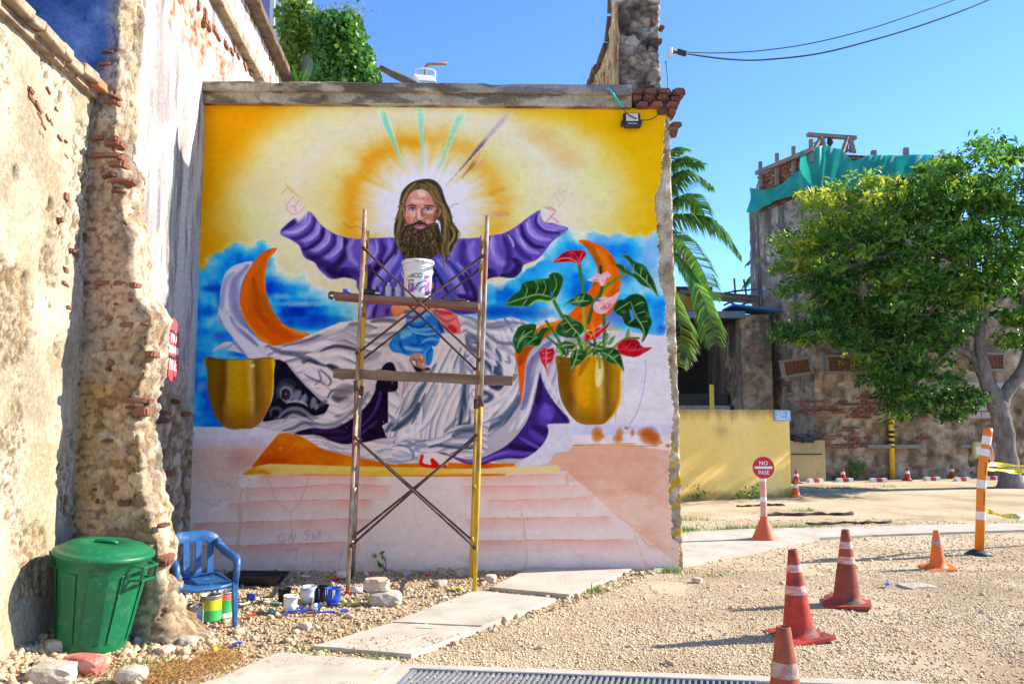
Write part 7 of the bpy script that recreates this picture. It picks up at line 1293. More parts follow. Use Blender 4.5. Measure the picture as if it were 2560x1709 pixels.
# spray cans, tubs and rags on the deck
def decky(xs, ys, Y=7.9): p_ = AT(*s2(xs, ys), Y); p_.z = AT(*s2(xs, 730+(xs-834)*26/363), 7.80).z+.004; return p_
m_can = M('grey_can', [(.40, .38, .45), (.48, .46, .53)], 8, .4, spec=.5, metal=.3); m_cap = M('pale_cap', [(.62, .62, .60)], 6, .4)
for i, (x, lab) in enumerate([(971, 'grey spray can with white nozzle, left one on the scaffold deck'), (995, 'grey spray can with grey nozzle, next to the bucket on the deck')]):
    t = thing('spray_can', lab, 'spray can', tuple(decky(x, 740)), 0, 'spray cans on the scaffold deck'); MB().lathe([(0, 0), (.033, 0), (.034, .005), (.034, .098), (.03, .108), (.016, .122), (.012, .124)], 20).build('body', m_can, t); MB().lathe([(.012, .122), (.012, .14), (.007, .152), (0, .152)], 12).build('nozzle', m_cap if i == 0 else m_can, t)
t = thing('glass_bottle', 'small dark bottle with pale label on the scaffold deck', 'bottle', tuple(decky(943, 738))); MB().lathe([(0, 0), (.024, 0), (.025, .05), (.012, .075), (.011, .1), (0, .1)], 16).build('body', M('dark_glass', [(.02, .025, .02)], 5, .2, spec=.5), t); MB().lathe([(.0256, .02), (.0256, .04)], 16).build('paper_label', m_wpl, t)
t = tag(MB().lathe([(0, .004), (.052, .004), (.062, .06), (.065, .06), (.055, 0), (0, 0)], 20, decky(921, 735)).build('paint_tray', M('black_plastic', [(.015, .016, .018), (.03, .03, .034)], 8, .5, spec=.4)), 'shallow black paint bowl on the scaffold deck', 'bowl'); t = tag(MB().lathe([(0, 0), (.036, 0), (.038, .05), (.036, .05), (.034, .006), (0, .006)], 20, decky(866, 728)).build('paint_cup', M('blue_plastic', [(.02, .08, .42), (.03, .12, .5)], 8, .5, spec=.4)), 'small blue cup at the left end of the scaffold deck', 'cup')
rg = MB(); c = decky(1105, 748); P_ = np.zeros((40, 12, 3))
for i in range(40):
    for j in range(12): P_[i, j] = (c.x-.04+i*.0075, c.y-.03+j*.013, c.z+.004+.035*max(0, fbm(np.array([i*.3]), np.array([j*.4]), 2.0, 77)[0])*(1 if 1 < i < 38 and 0 < j < 11 else 0))
tag(grid_obj('paint_rag', P_, M('dark_rag', [(.02, .018, .025), (.06, .045, .06)], 30, .9), None), 'dark paint-stained rag heaped on the scaffold deck', 'rag')
for i, (x, L, lab) in enumerate([(1135, .16, 'paint brush nearest the bucket on the scaffold deck'), (1155, .13, 'white-handled paint brush at the right end of the deck')]):
    t = thing('paint_brush', lab, 'brush', tuple(decky(x, 752)+Vector((0, .02+.05*i, .02))), R(8-20*i)); MB().box((0, 0, 0), (L, .018, .01)).build('handle', m_wpl if i else m_redp, t, .003); MB().box((-L/2-.03, 0, 0), (.06, .04, .012)).build('bristles', m_ink, t)
# ---------------------------------------------------------------- floodlights and cables on the walls
m_blackm = M('black_metal', [(.015, .015, .017), (.03, .03, .033)], 10, .45, spec=.45); m_lens = M('lamp_glass', [(.62, .52, .42), (.70, .60, .50)], 4, .15, spec=.6)
fl_ = thing('floodlight', 'small black floodlight mounted at the top right of the mural', 'floodlight', tuple(PL(1449, 277, mw(0, 0, .1), MNn)))
rz = math.atan2(MU.y, MU.x); fl_.rotation_euler = (R(-14), 0, rz); fl_.scale = (1.06, 1.06, 1.06)
bdy = MB().box((0, 0, 0), (.185, .06, .17)).build('housing', m_blackm, fl_, .012); MB().box((0, -.034, .02), (.13, .006, .095)).build('lens', m_lens, fl_); MB().box((0, -.034, -.058), (.10, .004, .006)).build('rating_plate', m_cap, fl_)
for s_ in (-1, 1): MB().bar((s_*.10, 0, -.01), (s_*.10, .07, -.02), .02, .03).build('bracket', m_blackm, fl_)
for k in range(5): MB().box((-.07+.035*k, .045, 0), (.006, .03, .14)).build('cooling_fin', m_blackm, bdy)
def cable(name, pts, r_, mat, label): return tag(MB().tube([Vector(p_) for p_ in crom([tuple(p_) for p_ in pts], False, 6)], r_, 6).build(name, mat), label, 'cable')
P9 = lambda x, y, o=.06: PL(x, y, mw(0, 0, o), MNn)
cable('floodlight_cable', [P9(1527, 140, .1), P9(1532, 185, .1), P9(1530, 220, .16), P9(1515, 255, .12), P9(1497, 272, .08), P9(1475, 276, .10), P9(1458, 272, .14), P9(1440, 262, .14), P9(1428, 248, .12)], .006, m_blk_p, 'black cable looping from the floodlight up the rubble pier')
cable('green_ribbon', [P9(1392, 205, .16), P9(1400, 206, .17), P9(1412, 224, .16), P9(1430, 246, .13)], .014, M('green_plastic', [(.02, .42, .34), (.05, .52, .42)], 12, .5), 'bright green plastic strip hanging over the cornice')
t = thing('service_lamp', 'small dark lamp on an arm at the pier side', 'lamp', tuple(P9(1541, 122, .0))); MB().box((-.02, 0, 0), (.05, .06, .12)).build('junction_box', m_cap, t, .006); MB().bar((0, 0, 0), (.06, -.02, 0), .015).build('arm', m_blackm, t); MB().box((.11, -.03, -.01), (.12, .07, .05), Matrix.Rotation(R(18), 3, 'Y')).build('head', m_blackm, t, .01)
for (pts, r_, lab) in [([(1537, 113), (1570, 119), (1640, 122), (1740, 117), (1860, 100), (1990, 68), (2100, 32), (2190, 0), (2300, -45)], .007, 'thinner upper overhead cable running from the pier across the sky'), ([(1537, 114), (1590, 126), (1680, 137), (1760, 137), (1880, 123), (2000, 93), (2100, 63), (2200, 28), (2280, -5), (2360, -42)], .010, 'thicker lower overhead cable sagging from the pier across the sky')]:
    n_ = len(pts); cable('overhead_cable', [AT(x, y, 8.9+1.6*k/(n_-1)) for k, (x, y) in enumerate(pts)], r_, m_blk_p, lab)
# lamp on the roof edge
m_rp = M('rusty_pipe', [(.30, .14, .07), (.42, .24, .14)], 14, .8, .3, 60)
rl = thing('roof_lamp', 'white finned floodlight on a rusty bent pole above the cornice', 'lamp', tuple(AT(978, 205, 9.2)))
child(MB().tube([AT(979, 215, 9.2), AT(976, 175, 9.2), AT(975, 155, 9.2), AT(980, 148, 9.2), AT(1000, 147, 9.2), AT(1025, 146, 9.2)], .017, 8).build('pole', m_rp), rl)
yk = [AT(954, 183, 9.1), AT(954, 158, 9.1), AT(972, 157, 9.1), AT(994, 161, 9.1), AT(998, 164, 9.1), AT(998, 188, 9.1)]; child(MB().tube(yk, .011, 6).build('yoke', m_white), rl)
a0, a1, a2, a3 = AT(948, 181, 9.05), AT(961, 193, 8.9), AT(1002, 197, 8.9), AT(992, 185, 9.05)
hd_ = child(MB().prism([a0, a1, a2, a3], (0, .04, .05)).build('head', m_white), rl)
for k in range(12):
    t = (k+.5)/12; p_ = a0.lerp(a3, t)+Vector((0, .02, .055)); q = a1.lerp(a2, t)+Vector((0, .02, .045)); o = MB().bar(p_, q, .008, .03).build('fin', m_white); o.parent = hd_
cable('roof_cable', [AT(945, 193, 9.15), AT(960, 186, 9.15), AT(972, 172, 9.15)], .005, m_blk_p, 'thin black cable tied to the roof lamp pole'); cable('roof_cable', [AT(992, 198, 9.1), AT(1010, 202, 9.1), AT(1040, 206, 9.0), AT(1100, 208, 8.95)], .006, m_blk_p, 'thin black cable lying along the cornice top')
q = [(872, 155), (900, 170), (930, 183), (950, 195), (980, 207), (1020, 215)]; tag(MB().tube([AT(x, y, 10.2) for x, y in q], [.035, .05, .06, .065, .07, .06], 7).build('fallen_beam', M('grey_beam', [(.09, .075, .06), (.16, .13, .11)], 10, .9, .5, 40)), 'dark weathered timber sloping down from the ivy', 'beam')
# ---------------------------------------------------------------- signs saying NO PASE
m_sign = M('sign_red', [(.50, .012, .02), (.58, .02, .03)], 5, .4, spec=.4); m_signw = M('sign_white', [(.74, .74, .72), (.80, .80, .78)], 5, .45)
def disc_sign(parent, r_, fn, back=m_sign):
    """disc in the x-z plane facing -y; fn maps (x, y_out, z)"""
    m_ = MB(); n = 40; ring = [fn(r_*math.cos(2*math.pi*k/n), 0, r_*math.sin(2*math.pi*k/n)) for k in range(n)]; ring2 = [fn(r_*math.cos(2*math.pi*k/n), .008, r_*math.sin(2*math.pi*k/n)) for k in range(n)]
    m_.add(ring+ring2, [tuple(range(n)), tuple(range(n, 2*n))[::-1]]+[(k, k+n, (k+1) % n+n, (k+1) % n) for k in range(n)]); d_ = m_.build('disc', back, parent)
    f = lambda dz: (lambda x, y: tuple(fn(x, -.003, y+dz)))
    lettering('NO', r_*.52, m_signw, d_, f(r_*.40)); lettering('PASE', r_*.52, m_signw, d_, f(-r_*.46), squeeze=.92)
    m_ = MB(); m_.add([fn(-r_*.82, -.003, -r_*.1), fn(r_*.82, -.003, -r_*.1), fn(r_*.82, -.003, r_*.12), fn(-r_*.82, -.003, r_*.12)], [(0, 1, 2, 3)]); m_.build('white_bar', m_signw, d_)
    return d_
ws = thing('wall_sign', 'round red NO PASE sign fixed edge-on to the whitewashed wall', 'sign', tuple(AT(397.5, 803, 7.45)))
ca, sa = math.cos(R(12.5)), math.sin(R(12.5)); disc_sign(ws, .305, lambda x, y, z: Vector((-sa*x, ca*x, z))-Vector((ca, sa, 0))*y, M('faded_sign_red', [(.42, .045, .06), (.50, .09, .10)], 4, .6)); MB().bar((-.1, 0, 0), (-.02, 0, 0), .02).build('fixing', m_rustb, ws)
m_cone_or = M('orange_red_plastic', [(.58, .10, .03), (.66, .13, .04)], 5, .45, spec=.4, dirt=((.36, .10, .05), 6, .12)); m_pinkp = M('faded_pink_tube', [(.60, .27, .22), (.68, .34, .28)], 6, .5); m_band = M('reflective_band', [(.66, .64, .60), (.74, .72, .68)], 9, .4, dirt=((.5, .44, .38), 12, .2))
ps_ = G(1754, 1241); ns_ = thing('stand_sign', 'round red NO PASE sign on a pink pole with orange conical base', 'sign', tuple(ps_))
MB().lathe([(0, .0), (.165, 0), (.172, .012), (.168, .03), (.14, .09), (.085, .22), (.052, .30), (.05, .31), (.05, .33)], 32).build('conical_base', m_cone_or, ns_)
MB().lathe([(.043, .30), (.040, .85), (.036, .88)], 20).build('pole', m_pinkp, ns_); MB().lathe([(.0435, .53), (.0428, .59)], 20).build('band', m_band, ns_); MB().lathe([(.0425, .80), (.042, .84)], 20).build('band', m_band, ns_)
disc_sign(ns_, .147, lambda x, y, z: Vector((x, -.045+y, .985+z))); MB().box((0, -.028, .93), (.03, .02, .16)).build('clip', m_pinkp, ns_)
# ---------------------------------------------------------------- traffic cones
m_cr = M('worn_red_cone', [(.34, .03, .02), (.46, .05, .03), (.42, .085, .05)], 6, .65, .25, 40, .2, dirt=((.09, .04, .032), 5.5, .6)); m_cd = M('grimy_cone', [(.16, .05, .035), (.30, .07, .04), (.40, .09, .05)], 4, .7, .2, 40, .2, dirt=((.06, .045, .045), 3.0, .6)); m_co = M('orange_cone', [(.62, .13, .02), (.70, .17, .03)], 5, .55, .1, 40, .3, dirt=((.36, .12, .05), 5, .25)); m_cb = M('brown_cone', [(.26, .07, .035), (.38, .10, .05)], 4, .7, .2, 40, .2, dirt=((.09, .05, .04), 3.5, .5)); m_wband = M('worn_band', [(.44, .06, .04), (.52, .20, .17), (.60, .44, .39), (.50, .12, .09)], 13, .55, .1, 60, .3, stretch=(1, 1, 2.5)); m_gband = M('grey_band', [(.30, .10, .06), (.44, .36, .34), (.34, .16, .11), (.5, .44, .42)], 14, .6)
def cone(label, p, h, r0, r1, bands, body, base, bmat, rz=0.0, tilt=(0, 0), bs=1.0, group='traffic cones in the yard'):
    t = thing('traffic_cone', label, 'cone', tuple(p), rz, group); t.rotation_euler = (tilt[0], tilt[1], rz)
    rad_ = lambda z: r0+(r1-r0)*(z/h)
    prof = [(r0*1.28, .03), (r0*1.1, .045), (rad_(.06), .065)]+[(rad_(z), z) for z in np.linspace(.1, h, 9)]+[(r1*.85, h+.004), (r1*.72, h-.005), (r1*.72, h-.09)]
    MB().lathe(prof, 28).build('body', body, t)
    w = r0*1.62*bs; n = 12; pts = []
    for k in range(4):
        a, b2 = [(-1, -1), (1, -1), (1, 1), (-1, 1)][k], [(-1, -1), (1, -1), (1, 1), (-1, 1)][(k+1) % 4]
        for j in range(n):
            s_ = j/n; x = a[0]+(b2[0]-a[0])*s_; y = a[1]+(b2[1]-a[1])*s_; c_ = 1-.05*max(0, abs(x)+abs(y)-1.75)*4; pts.append((x*w*c_, y*w*c_))
    lift = lambda x, y: .012*math.sin(x*9+y*5+h*30)*(math.hypot(x, y)/w)
    m_ = MB(); N_ = len(pts); m_.add([(x, y, .004+max(0, lift(x, y))) for x, y in pts]+[(x*.985, y*.985, .028+lift(x, y)) for x, y in pts]+[(x*.6, y*.6, .034) for x, y in pts], [(i, (i+1) % N_, N_+(i+1) % N_, N_+i) for i in range(N_)]+[(N_+i, N_+(i+1) % N_, 2*N_+(i+1) % N_, 2*N_+i) for i in range(N_)]+[tuple(range(N_))[::-1]]); m_.build('base', base, t)
    for z0, z1 in bands: MB().lathe([(rad_(z0)+.002, z0), (rad_((z0+z1)/2)+.003, (z0+z1)/2), (rad_(z1)+.002, z1)], 28).build('band', bmat, t)
    return t
pc1, pc2, pc3 = G(1833, 1463), G(1943, 1386), G(2151, 1305); pc0 = G(1797, 1437, .66); pc0.z = 0
cone('red cone with two worn white bands, large one left of centre row', pc1, .66, .125, .034, [(.335, .40), (.50, .555)], m_cr, m_cr, m_wband, R(12), (R(-1), R(-2)))
cone('dark grimy red cone with two pale bands behind the large red cone', pc2, .66, .125, .034, [(.37, .43), (.50, .56)], m_cd, m_cr, m_wband, R(-24), (0, R(1)))
cone('small orange cone with one white band near the delineator post', pc3, .42, .088, .03, [(.27, .345)], m_co, m_co, m_gband, R(-14), (R(1), 0), 1.15)
cone('brown red cone with flaking grey band, nearest to the camera', pc0, .66, .125, .034, [(.43, .50)], m_cb, m_cb, m_gband, R(30))
for i, (x, y, hh, lab, m_) in enumerate([(1826, 1139, .36, 'bright orange cone standing at the end of the yellow wall', m_co), (1827, 1108, .33, 'small red cone by the white T-shaped pipe', m_cr), (1934, 1103, .33, 'small red cone between yellow wall and yellow post', m_cr), (2082, 1102, .35, 'small red cone just right of the tall yellow post', m_cr), (2185, 1097, .36, 'small red cone below the hanging box on the ruined wall', m_cr), (2315, 1096, .34, 'small red cone half hidden by the tree trunk', m_cr)]):
    cone(lab, G(x, y), hh, .085, .025, [(hh*.52, hh*.72)], m_, m_, m_band, R(i*17), (0, 0), .9)
# ---------------------------------------------------------------- orange delineator post with tape
m_or = M('orange_post', [(.68, .17, .005), (.76, .22, .01)], 5, .5, spec=.4)
pd = G(2245, 1271); dp = thing('delineator_post', 'tall orange flexible post with white bands, bent at the top', 'post', tuple(pd))
Yd = pd.y; cl = [AT(x, y, Yd)-pd for x, y in [(2246, 1268), (2249, 1200), (2251, 1120), (2254, 1072), (2259, 1035), (2262, 1018), (2266, 992), (2267, 984)]]; cl[0].z = .02
def arc_pts(z0, z1, n=4):
    zs_ = [c.z for c in cl]; return [Vector((np.interp(z, zs_, [c.x for c in cl]), 0, z)) for z in np.linspace(z0, z1, n)]
MB().tube(cl, .052, 18).build('shaft', m_or, dp); MB().lathe([(.052, 0), (.046, .012), (0, .016)], 18, tuple(cl[-1])).build('cap', m_or, dp)
zt = cl[-1].z
for z0, z1 in [(.42, .52), (.80, .90), (1.19, 1.275), (1.33, 1.43)]: MB().tube(arc_pts(z0, z1), .0535, 18, caps=False).build('band', m_band, dp)
for z0, z1 in [(.60, .76), (.96, 1.12)]: MB().bar(Vector((np.interp(z0, [c.z for c in cl], [c.x for c in cl])+.008, -.0535, z0)), Vector((np.interp(z1, [c.z for c in cl], [c.x for c in cl])+.008, -.0535, z1)), .008, .004).build('slot', m_blk_p, dp)
MB().lathe([(0, 0), (.14, .0), (.145, .012), (.10, .04), (.06, .055), (0, .055)], 28, sx=1, sy=1).build('rubber_foot', M('dark_rubber', [(.02, .025, .035), (.04, .045, .06)], 8, .6), dp)
ds = thing('tied_disc_sign', 'pale back of a round sign tied behind the bent orange post', 'sign', tuple(AT(2268, 1030, Yd+.1)))
MB().lathe([(0, -.004), (.155, -.004), (.158, 0), (.155, .004), (0, .004)], 32).build('disc', M('pale_sign_back', [(.66, .44, .36), (.72, .52, .44)], 5, .6), ds); ds.rotation_euler = (R(8), R(78), R(-8))
m_tape = M('yellow_tape', [(.72, .60, .02), (.80, .70, .05)], 3, .4, .1, 30, .4, translucent=.25)
for i, (pts, w, lab) in enumerate([([(2256, 1070), (2300, 1078), (2360, 1079), (2500, 1068)], .075, 'upper yellow warning tape tied to the orange post'), ([(2258, 1062), (2300, 1066), (2360, 1068), (2500, 1062)], .06, 'thin folded strand of yellow tape on top of the upper tape'), ([(2257, 1168), (2290, 1180), (2330, 1184), (2420, 1186), (2500, 1180)], .07, 'lower yellow warning tape tied to the orange post')]):
    t = thing('warning_tape', lab, 'tape', tuple(AT(*pts[0], Yd))); c = crom([tuple(AT(*p_, Yd+.25*k)) for k, p_ in enumerate(pts)], False, 12); n = len(c); P_ = np.zeros((n, 3, 3))
    for k in range(n):
        tw = 1.2*math.sin(k*.16+i*1.4)*min(1, k/8); 
        for j, o in enumerate((-.5, 0, .5)): P_[k, j] = c[k]+np.array([0, math.sin(tw)*o*w, math.cos(tw)*o*w])
    child(grid_obj('strip', P_, m_tape), t)
    for k in range(4, n-3):
        if k % 9 in (0, 4, 8): continue
        for r_ in range(2):
            a = P_[k, 0]*(.72-.42*r_)+P_[k, 2]*(.28+.42*r_); b2 = P_[k, 0]*(.55-.42*r_)+P_[k, 2]*(.45+.42*r_); d_ = (P_[k+1, 1]-P_[k, 1])*.7; off = np.array([0, -.004, 0])
            if r_ and i == 1: continue
            child(MB().add([tuple(a+off), tuple(a+d_+off), tuple(b2+d_*1.15+off), tuple(b2+d_*.15+off)], [(0, 1, 2, 3)]).build('printed_mark', m_ink), t)
# ---------------------------------------------------------------- drain grating at the bottom edge
ga = G(1035/DV, 1679/DV); gb = G(1851/DV, 1709/DV); gd = (gb-ga).normalized(); gn = Vector((gd.y, -gd.x, 0)); LG = (gb-ga).length+.12; WG = .34
dg = thing('drain_grating', 'long steel drain grating set flush in the gravel at the front', 'drain', tuple(ga))
m_steel = M('galvanised_steel', [(.18, .20, .22), (.30, .33, .36)], 12, .5, .2, 80, .4, metal=.3)
rotg = Matrix((gd, -gn, Vector((0, 0, 1)))).transposed()
def gpt(s_, o, z=0.0): return ga+gd*s_+gn*o+Vector((0, 0, z))
for o, nm in ((0, 'frame'), (WG, 'frame')): child(MB().bar(gpt(-.02, o, .0), gpt(LG, o, .0), .022, .05).build(nm, m_steel), dg)
child(MB().bar(gpt(-.0, 0, .0), gpt(-.03, WG, .0), .022, .05).build('frame', m_steel), dg)
child(MB().box(gpt(LG/2, WG/2, -.12), (LG, WG, .02), rotg).build('channel_floor', m_hole), dg)
bme = None
for k in range(int(LG/.037)):
    o = MB().bar(gpt(.02+k*.037, .01, .0), gpt(-.03+k*.037, WG-.01, .0), .013, .04).build('bar', m_steel) ; child(o, dg)
m_ = MB(); m_.prism([gpt(-.45, -.10, -.03), gpt(-.55, WG+.2, -.03), gpt(-.04, WG+.2, -.03), gpt(-.02, -.02, -.03), gpt(LG+1, -.02, -.03), gpt(LG+1, -.12, -.03)], (0, 0, .049)); child(m_.build('concrete_surround', m_conc), dg)
# ---------------------------------------------------------------- green bin
m_green = M('green_plastic_bin', [(.002, .105, .038), (.004, .14, .052)], 3, .4, .1, 22, .4, dirt=((.06, .17, .09), 22, .36))
pbn = G(203, 1496); gbin = thing('green_bin', 'green plastic dustbin with lid leaning by the crumbling wall', 'bin', (pbn.x, pbn.y+.02, GZ(pbn.x, pbn.y)-.01)); gbin.rotation_euler = (R(2), R(6.5), R(8)); gbin.scale = (.93, .93, .97)
prof = [(0, 0), (.232, 0), (.245, .012), (.25, .04)]+[(.25+.075*t, .04+.62*t) for t in np.linspace(.05, 1, 10)]+[(.338, .672), (.345, .69), (.343, .70)]
MB().lathe(prof, 56).build('body', m_green, gbin)
for k in range(9):
    a = 2*math.pi*k/9+.1; r0, r1 = .256, .322; c0, c1 = Vector((r0*math.cos(a), r0*math.sin(a), .10)), Vector((r1*math.cos(a), r1*math.sin(a), .60)); MB().bar(c0, c1, .13, .003, up=(math.cos(a), math.sin(a), 0)).build('rib', m_green, gbin, .003)
lid = MB().lathe([(.35, .690), (.362, .700), (.362, .722), (.352, .73), (.335, .735), (.315, .742), (.305, .755), (.27, .772), (.20, .782), (.12, .785), (.11, .775), (0, .774)], 56).build('lid', m_green, gbin)
MB().tube([(-.085, 0, .776), (-.05, 0, .79), (.05, 0, .79), (.085, 0, .776)], .016, 8).build('lid_grip', m_green, lid)
for s_ in (-1, 1):
    h = MB(); a0 = R(-18) if s_ > 0 else R(162)
    rot = Matrix.Rotation(a0, 3, 'Z')
    for p_, q in [((.325, -.09, .67), (.405, -.085, .665)), ((.325, .09, .67), (.405, .085, .665)), ((.405, -.09, .665), (.405, .09, .665)), ((.30, -.085, .56), (.40, -.08, .57)), ((.30, .085, .56), (.40, .08, .57)), ((.402, -.085, .665), (.398, -.08, .57)), ((.402, .085, .665), (.398, .08, .57)), ((.398, -.08, .57), (.398, .08, .57))]: h.bar(rot @ Vector(p_), rot @ Vector(q), .022, .014)
    h.build('handle', m_green, gbin)
# ---------------------------------------------------------------- blue plastic armchair
m_blue = M('worn_blue_plastic', [(.008, .055, .165), (.013, .085, .235), (.035, .13, .30)], 7, .42, .05, 40, .45, dirt=((.16, .26, .36), 8, .25))
ch = thing('plastic_chair', 'worn blue plastic armchair half hidden behind the broken wall', 'chair', (-2.545, 6.53, .0)); ch.rotation_euler = (0, 0, R(38)); ch.scale = (.86, .86, .84)
# local: faces -y, width x
S_ = np.zeros((15, 13, 3))
for i in range(15):
    for j in range(13):
        x = -.235+.47*i/14; y = -.24+.46*j/12; e = max(abs(x)/.235, abs(y)/.24)
        S_[i, j] = (x, y, .42-.03*math.cos(x*6)*math.cos(y*5)+(.008 if (i+j) % 2 and .2 < e < .8 else 0)-(.03 if j == 0 else 0)+.018*(y+.24))
so = grid_obj('seat', S_, m_blue, ch)
rim = [Vector((-.235, -.24, .40)), Vector((-.1, -.262, .385)), Vector((.1, -.262, .385)), Vector((.235, -.24, .40)), Vector((.245, .1, .415)), Vector((.22, .22, .43)), Vector((-.22, .22, .43)), Vector((-.245, .1, .415)), Vector((-.235, -.24, .40))]
o = MB().tube(rim, .02, 8).build('seat_rim', m_blue); o.parent = so
def flat_leg(a, b_, w0, w1, d0, nm): 
    a, b_ = Vector(a), Vector(b_); m_ = MB(); vs = []
    for p_, w in ((a, w0), (b_, w1)):
        for x, y in ((-1, -1), (1, -1), (1, 1), (-1, 1)): vs.append(p_+Vector((x*w/2, y*d0/2, 0)))
    m_.add(vs, [(3, 2, 1, 0), (4, 5, 6, 7), (0, 1, 5, 4), (1, 2, 6, 5), (2, 3, 7, 6), (3, 0, 4, 7)]); return m_.build(nm, m_blue, ch, .008)
for s_ in (-1, 1):
    flat_leg((s_*.265, -.25, .0), (s_*.255, -.235, .42), .038, .06, .045, 'leg'); flat_leg((s_*.225, .27, .0), (s_*.225, .215, .43), .045, .085, .055, 'leg')
    MB().tube([(s_*.262, -.235, .40), (s_*.272, -.24, .55), (s_*.275, -.225, .612), (s_*.278, -.17, .632), (s_*.27, .05, .655), (s_*.25, .19, .70), (s_*.225, .245, .755)], [.028, .032, .038, .042, .042, .042, .042], 10).build('arm', m_blue, ch)
bt_ = []
for i in range(21):
    t = -1+2*i/20; bt_.append([(t*.25, .245+.03*(1-t*t)+.012, .66+.09*(1-t*t*t*t)), (t*.25, .25+.04*(1-t*t), .79+.07*(1-t**4))])
Pb = np.array(bt_); m_ = MB(); Q_ = np.concatenate([Pb, Pb[:, ::-1]+np.array([0, .022, 0]), Pb[:, :1]], 1); m_.grid(Q_); m_.build('top_rail', m_blue, ch)
for k in range(4): 
    x = -.165+.11*k; MB().bar((x, .225, .43), (x*1.08, .265, .76), .06, .014, up=(0, 1, 0)).build('back_slat', m_blue, ch, .004)
# ---------------------------------------------------------------- paint tins and tubs
def tin(label, x, y, h, r0, r1, body, wrap=None, splash=None, lean=(0, 0), hollow=True, group='paint tins and tubs on the gravel', zoff=0.0, name='paint_tin'):
    p_ = G(x, y); t = thing(name, label, 'paint tin', (p_.x, p_.y, GZ(p_.x, p_.y)+.012+zoff), R(rr.uniform(0, 360)), group); t.rotation_euler = (R(lean[0]), R(lean[1]), R(rr.uniform(0, 40)))
    rd = lambda z: r0+(r1-r0)*z/h
    pr_ = [(0, 0), (r0, 0), (rd(h*.5), h*.5), (rd(h), h), (r1*1.05, h+.001), (r1*1.05, h+.006)]+([(r1*.92, h+.004), (r0*.9, h*.4), (0, h*.38)] if hollow else [(r1*.9, h+.006), (r1*.85, h-.004), (0, h-.004)])
    MB().lathe(pr_, 28).build('body', body, t)
    if wrap:
        for z0, z1, mt in wrap: MB().lathe([(rd(z0*h)+.0015, z0*h), (rd(z1*h)+.0015, z1*h)], 28).build('label_band', mt, t)
    if splash:
        for k in range(6):
            a = rr.uniform(0, 6.28); L = rr.uniform(.25, .8)*h; w = rr.uniform(.12, .3); P_ = []
            for i in range(5): P_.append([((rd(h-L*j/4)+.003)*math.cos(a+w*(i/4-.5)*(1-.5*j/4)), (rd(h-L*j/4)+.003)*math.sin(a+w*(i/4-.5)*(1-.5*j/4)), h-L*j/4) for j in range(5)])
            MB().grid(np.array(P_)).build('paint_run', splash, t)
    return t
m_bl = M('blue_gloss', [(.01, .05, .40), (.02, .09, .55)], 9, .35, spec=.5); m_bk = M('black_tub', [(.014, .014, .016), (.03, .03, .034)], 9, .5); m_yg = M('yellow_green_label', [(.30, .42, .02), (.62, .52, .02)], 3, .5); m_gr = M('green_label', [(.03, .26, .06), (.06, .36, .09)], 5, .5); m_rl = M('red_label', [(.45, .08, .05), (.58, .2, .14)], 8, .5); m_met = M('tin_metal', [(.45, .43, .40), (.58, .56, .53)], 9, .4, metal=.5, spec=.5); m_vi = M('violet_stain', [(.36, .30, .50), (.60, .56, .66)], 10, .5); m_cream = M('cream_tub', [(.62, .54, .40), (.70, .62, .48)], 6, .5)
tin('dented white and black tin behind the chair leg, beside the broken wall', 444, 1438, .16, .07, .07, m_met, [(.05, .75, M('mottled_label', [(.10, .10, .13), (.55, .53, .52)], 22, .6))])
tin('yellow and green labelled paint tin behind the blue chair', 482, 1424, .20, .085, .085, m_met, [(.02, .45, m_gr), (.45, .86, m_yg)], M('yellow_run', [(.70, .50, .02)], 5, .4))
tin('green and white labelled paint tin under the blue chair arm', 512, 1416, .20, .085, .085, m_met, [(.02, .2, m_wpl), (.2, .72, m_gr), (.72, .95, m_rl)], m_rl)
tin('small tub smeared with blue and white paint, nearest of the tubs', 664, 1404, .125, .05, .062, m_wpl, None, m_bl, (2, 4)); tin('small black tub behind the blue smeared tub', 652, 1382, .11, .05, .06, m_bk); tin('white tub with violet rim, largest of the tub row', 706, 1384, .135, .06, .073, m_wpl, [(.82, .99, m_vi)], None); tin('black tub between the violet rimmed tub and the blue tub', 736, 1381, .125, .055, .066, m_bk, None, M('blue_smear', [(.1, .25, .6)], 4, .5)); tin('bright blue paint tub at the right end of the tub row', 764, 1388, .14, .056, .068, m_bl, None, m_wpl)
tin('cream plastic tub sitting on the white boulder', 880, 1386, .085, .045, .05, m_cream, zoff=.115)
def lying(label, x, y, L, r_, mat, rz, name='fallen_pot', extra=None):
    p_ = G(x, y); t = thing(name, label, 'pot', (p_.x, p_.y, GZ(p_.x, p_.y)+r_+.01)); t.rotation_euler = (0, R(90), R(rz)); MB().lathe([(0, -L/2), (r_*.85, -L/2), (r_, L/2), (r_*.9, L/2), (r_*.75, -L/2+.01), (0, -L/2+.01)], 20).build('body', mat, t)
    if extra: MB().lathe([(r_*1.02, L/2-.02), (r_*1.04, L/2)], 20).build('rim', extra, t)
    return t
lying('blue plastic cup lying on its side near the chair', 575, 1382, .07, .034, m_bl, 200); lying('blue and white roll lying on the gravel by the blue brush', 724, 1404, .07, .034, m_wpl, 20, extra=m_bl); lying('cream tube lying against the foot of the mural', 800-12, 1330, .14, .045, m_cream, 10, extra=m_met); lying('clear bottle lying with a red cap by the scaffold leg', 818, 1362, .11, .03, M('clear_bottle', [(.55, .58, .58), (.66, .68, .68)], 8, .25, spec=.5), 185, 'plastic_bottle', None)
p_ = G(800, 1362); tag(MB().lathe([(0, 0), (.022, 0), (.022, .03), (0, .03)], 14, (p_.x, p_.y-.03, GZ(p_.x, p_.y)+.015)).build('bottle_cap', m_red), 'bright red cap at the foot of the left scaffold leg', 'cap')
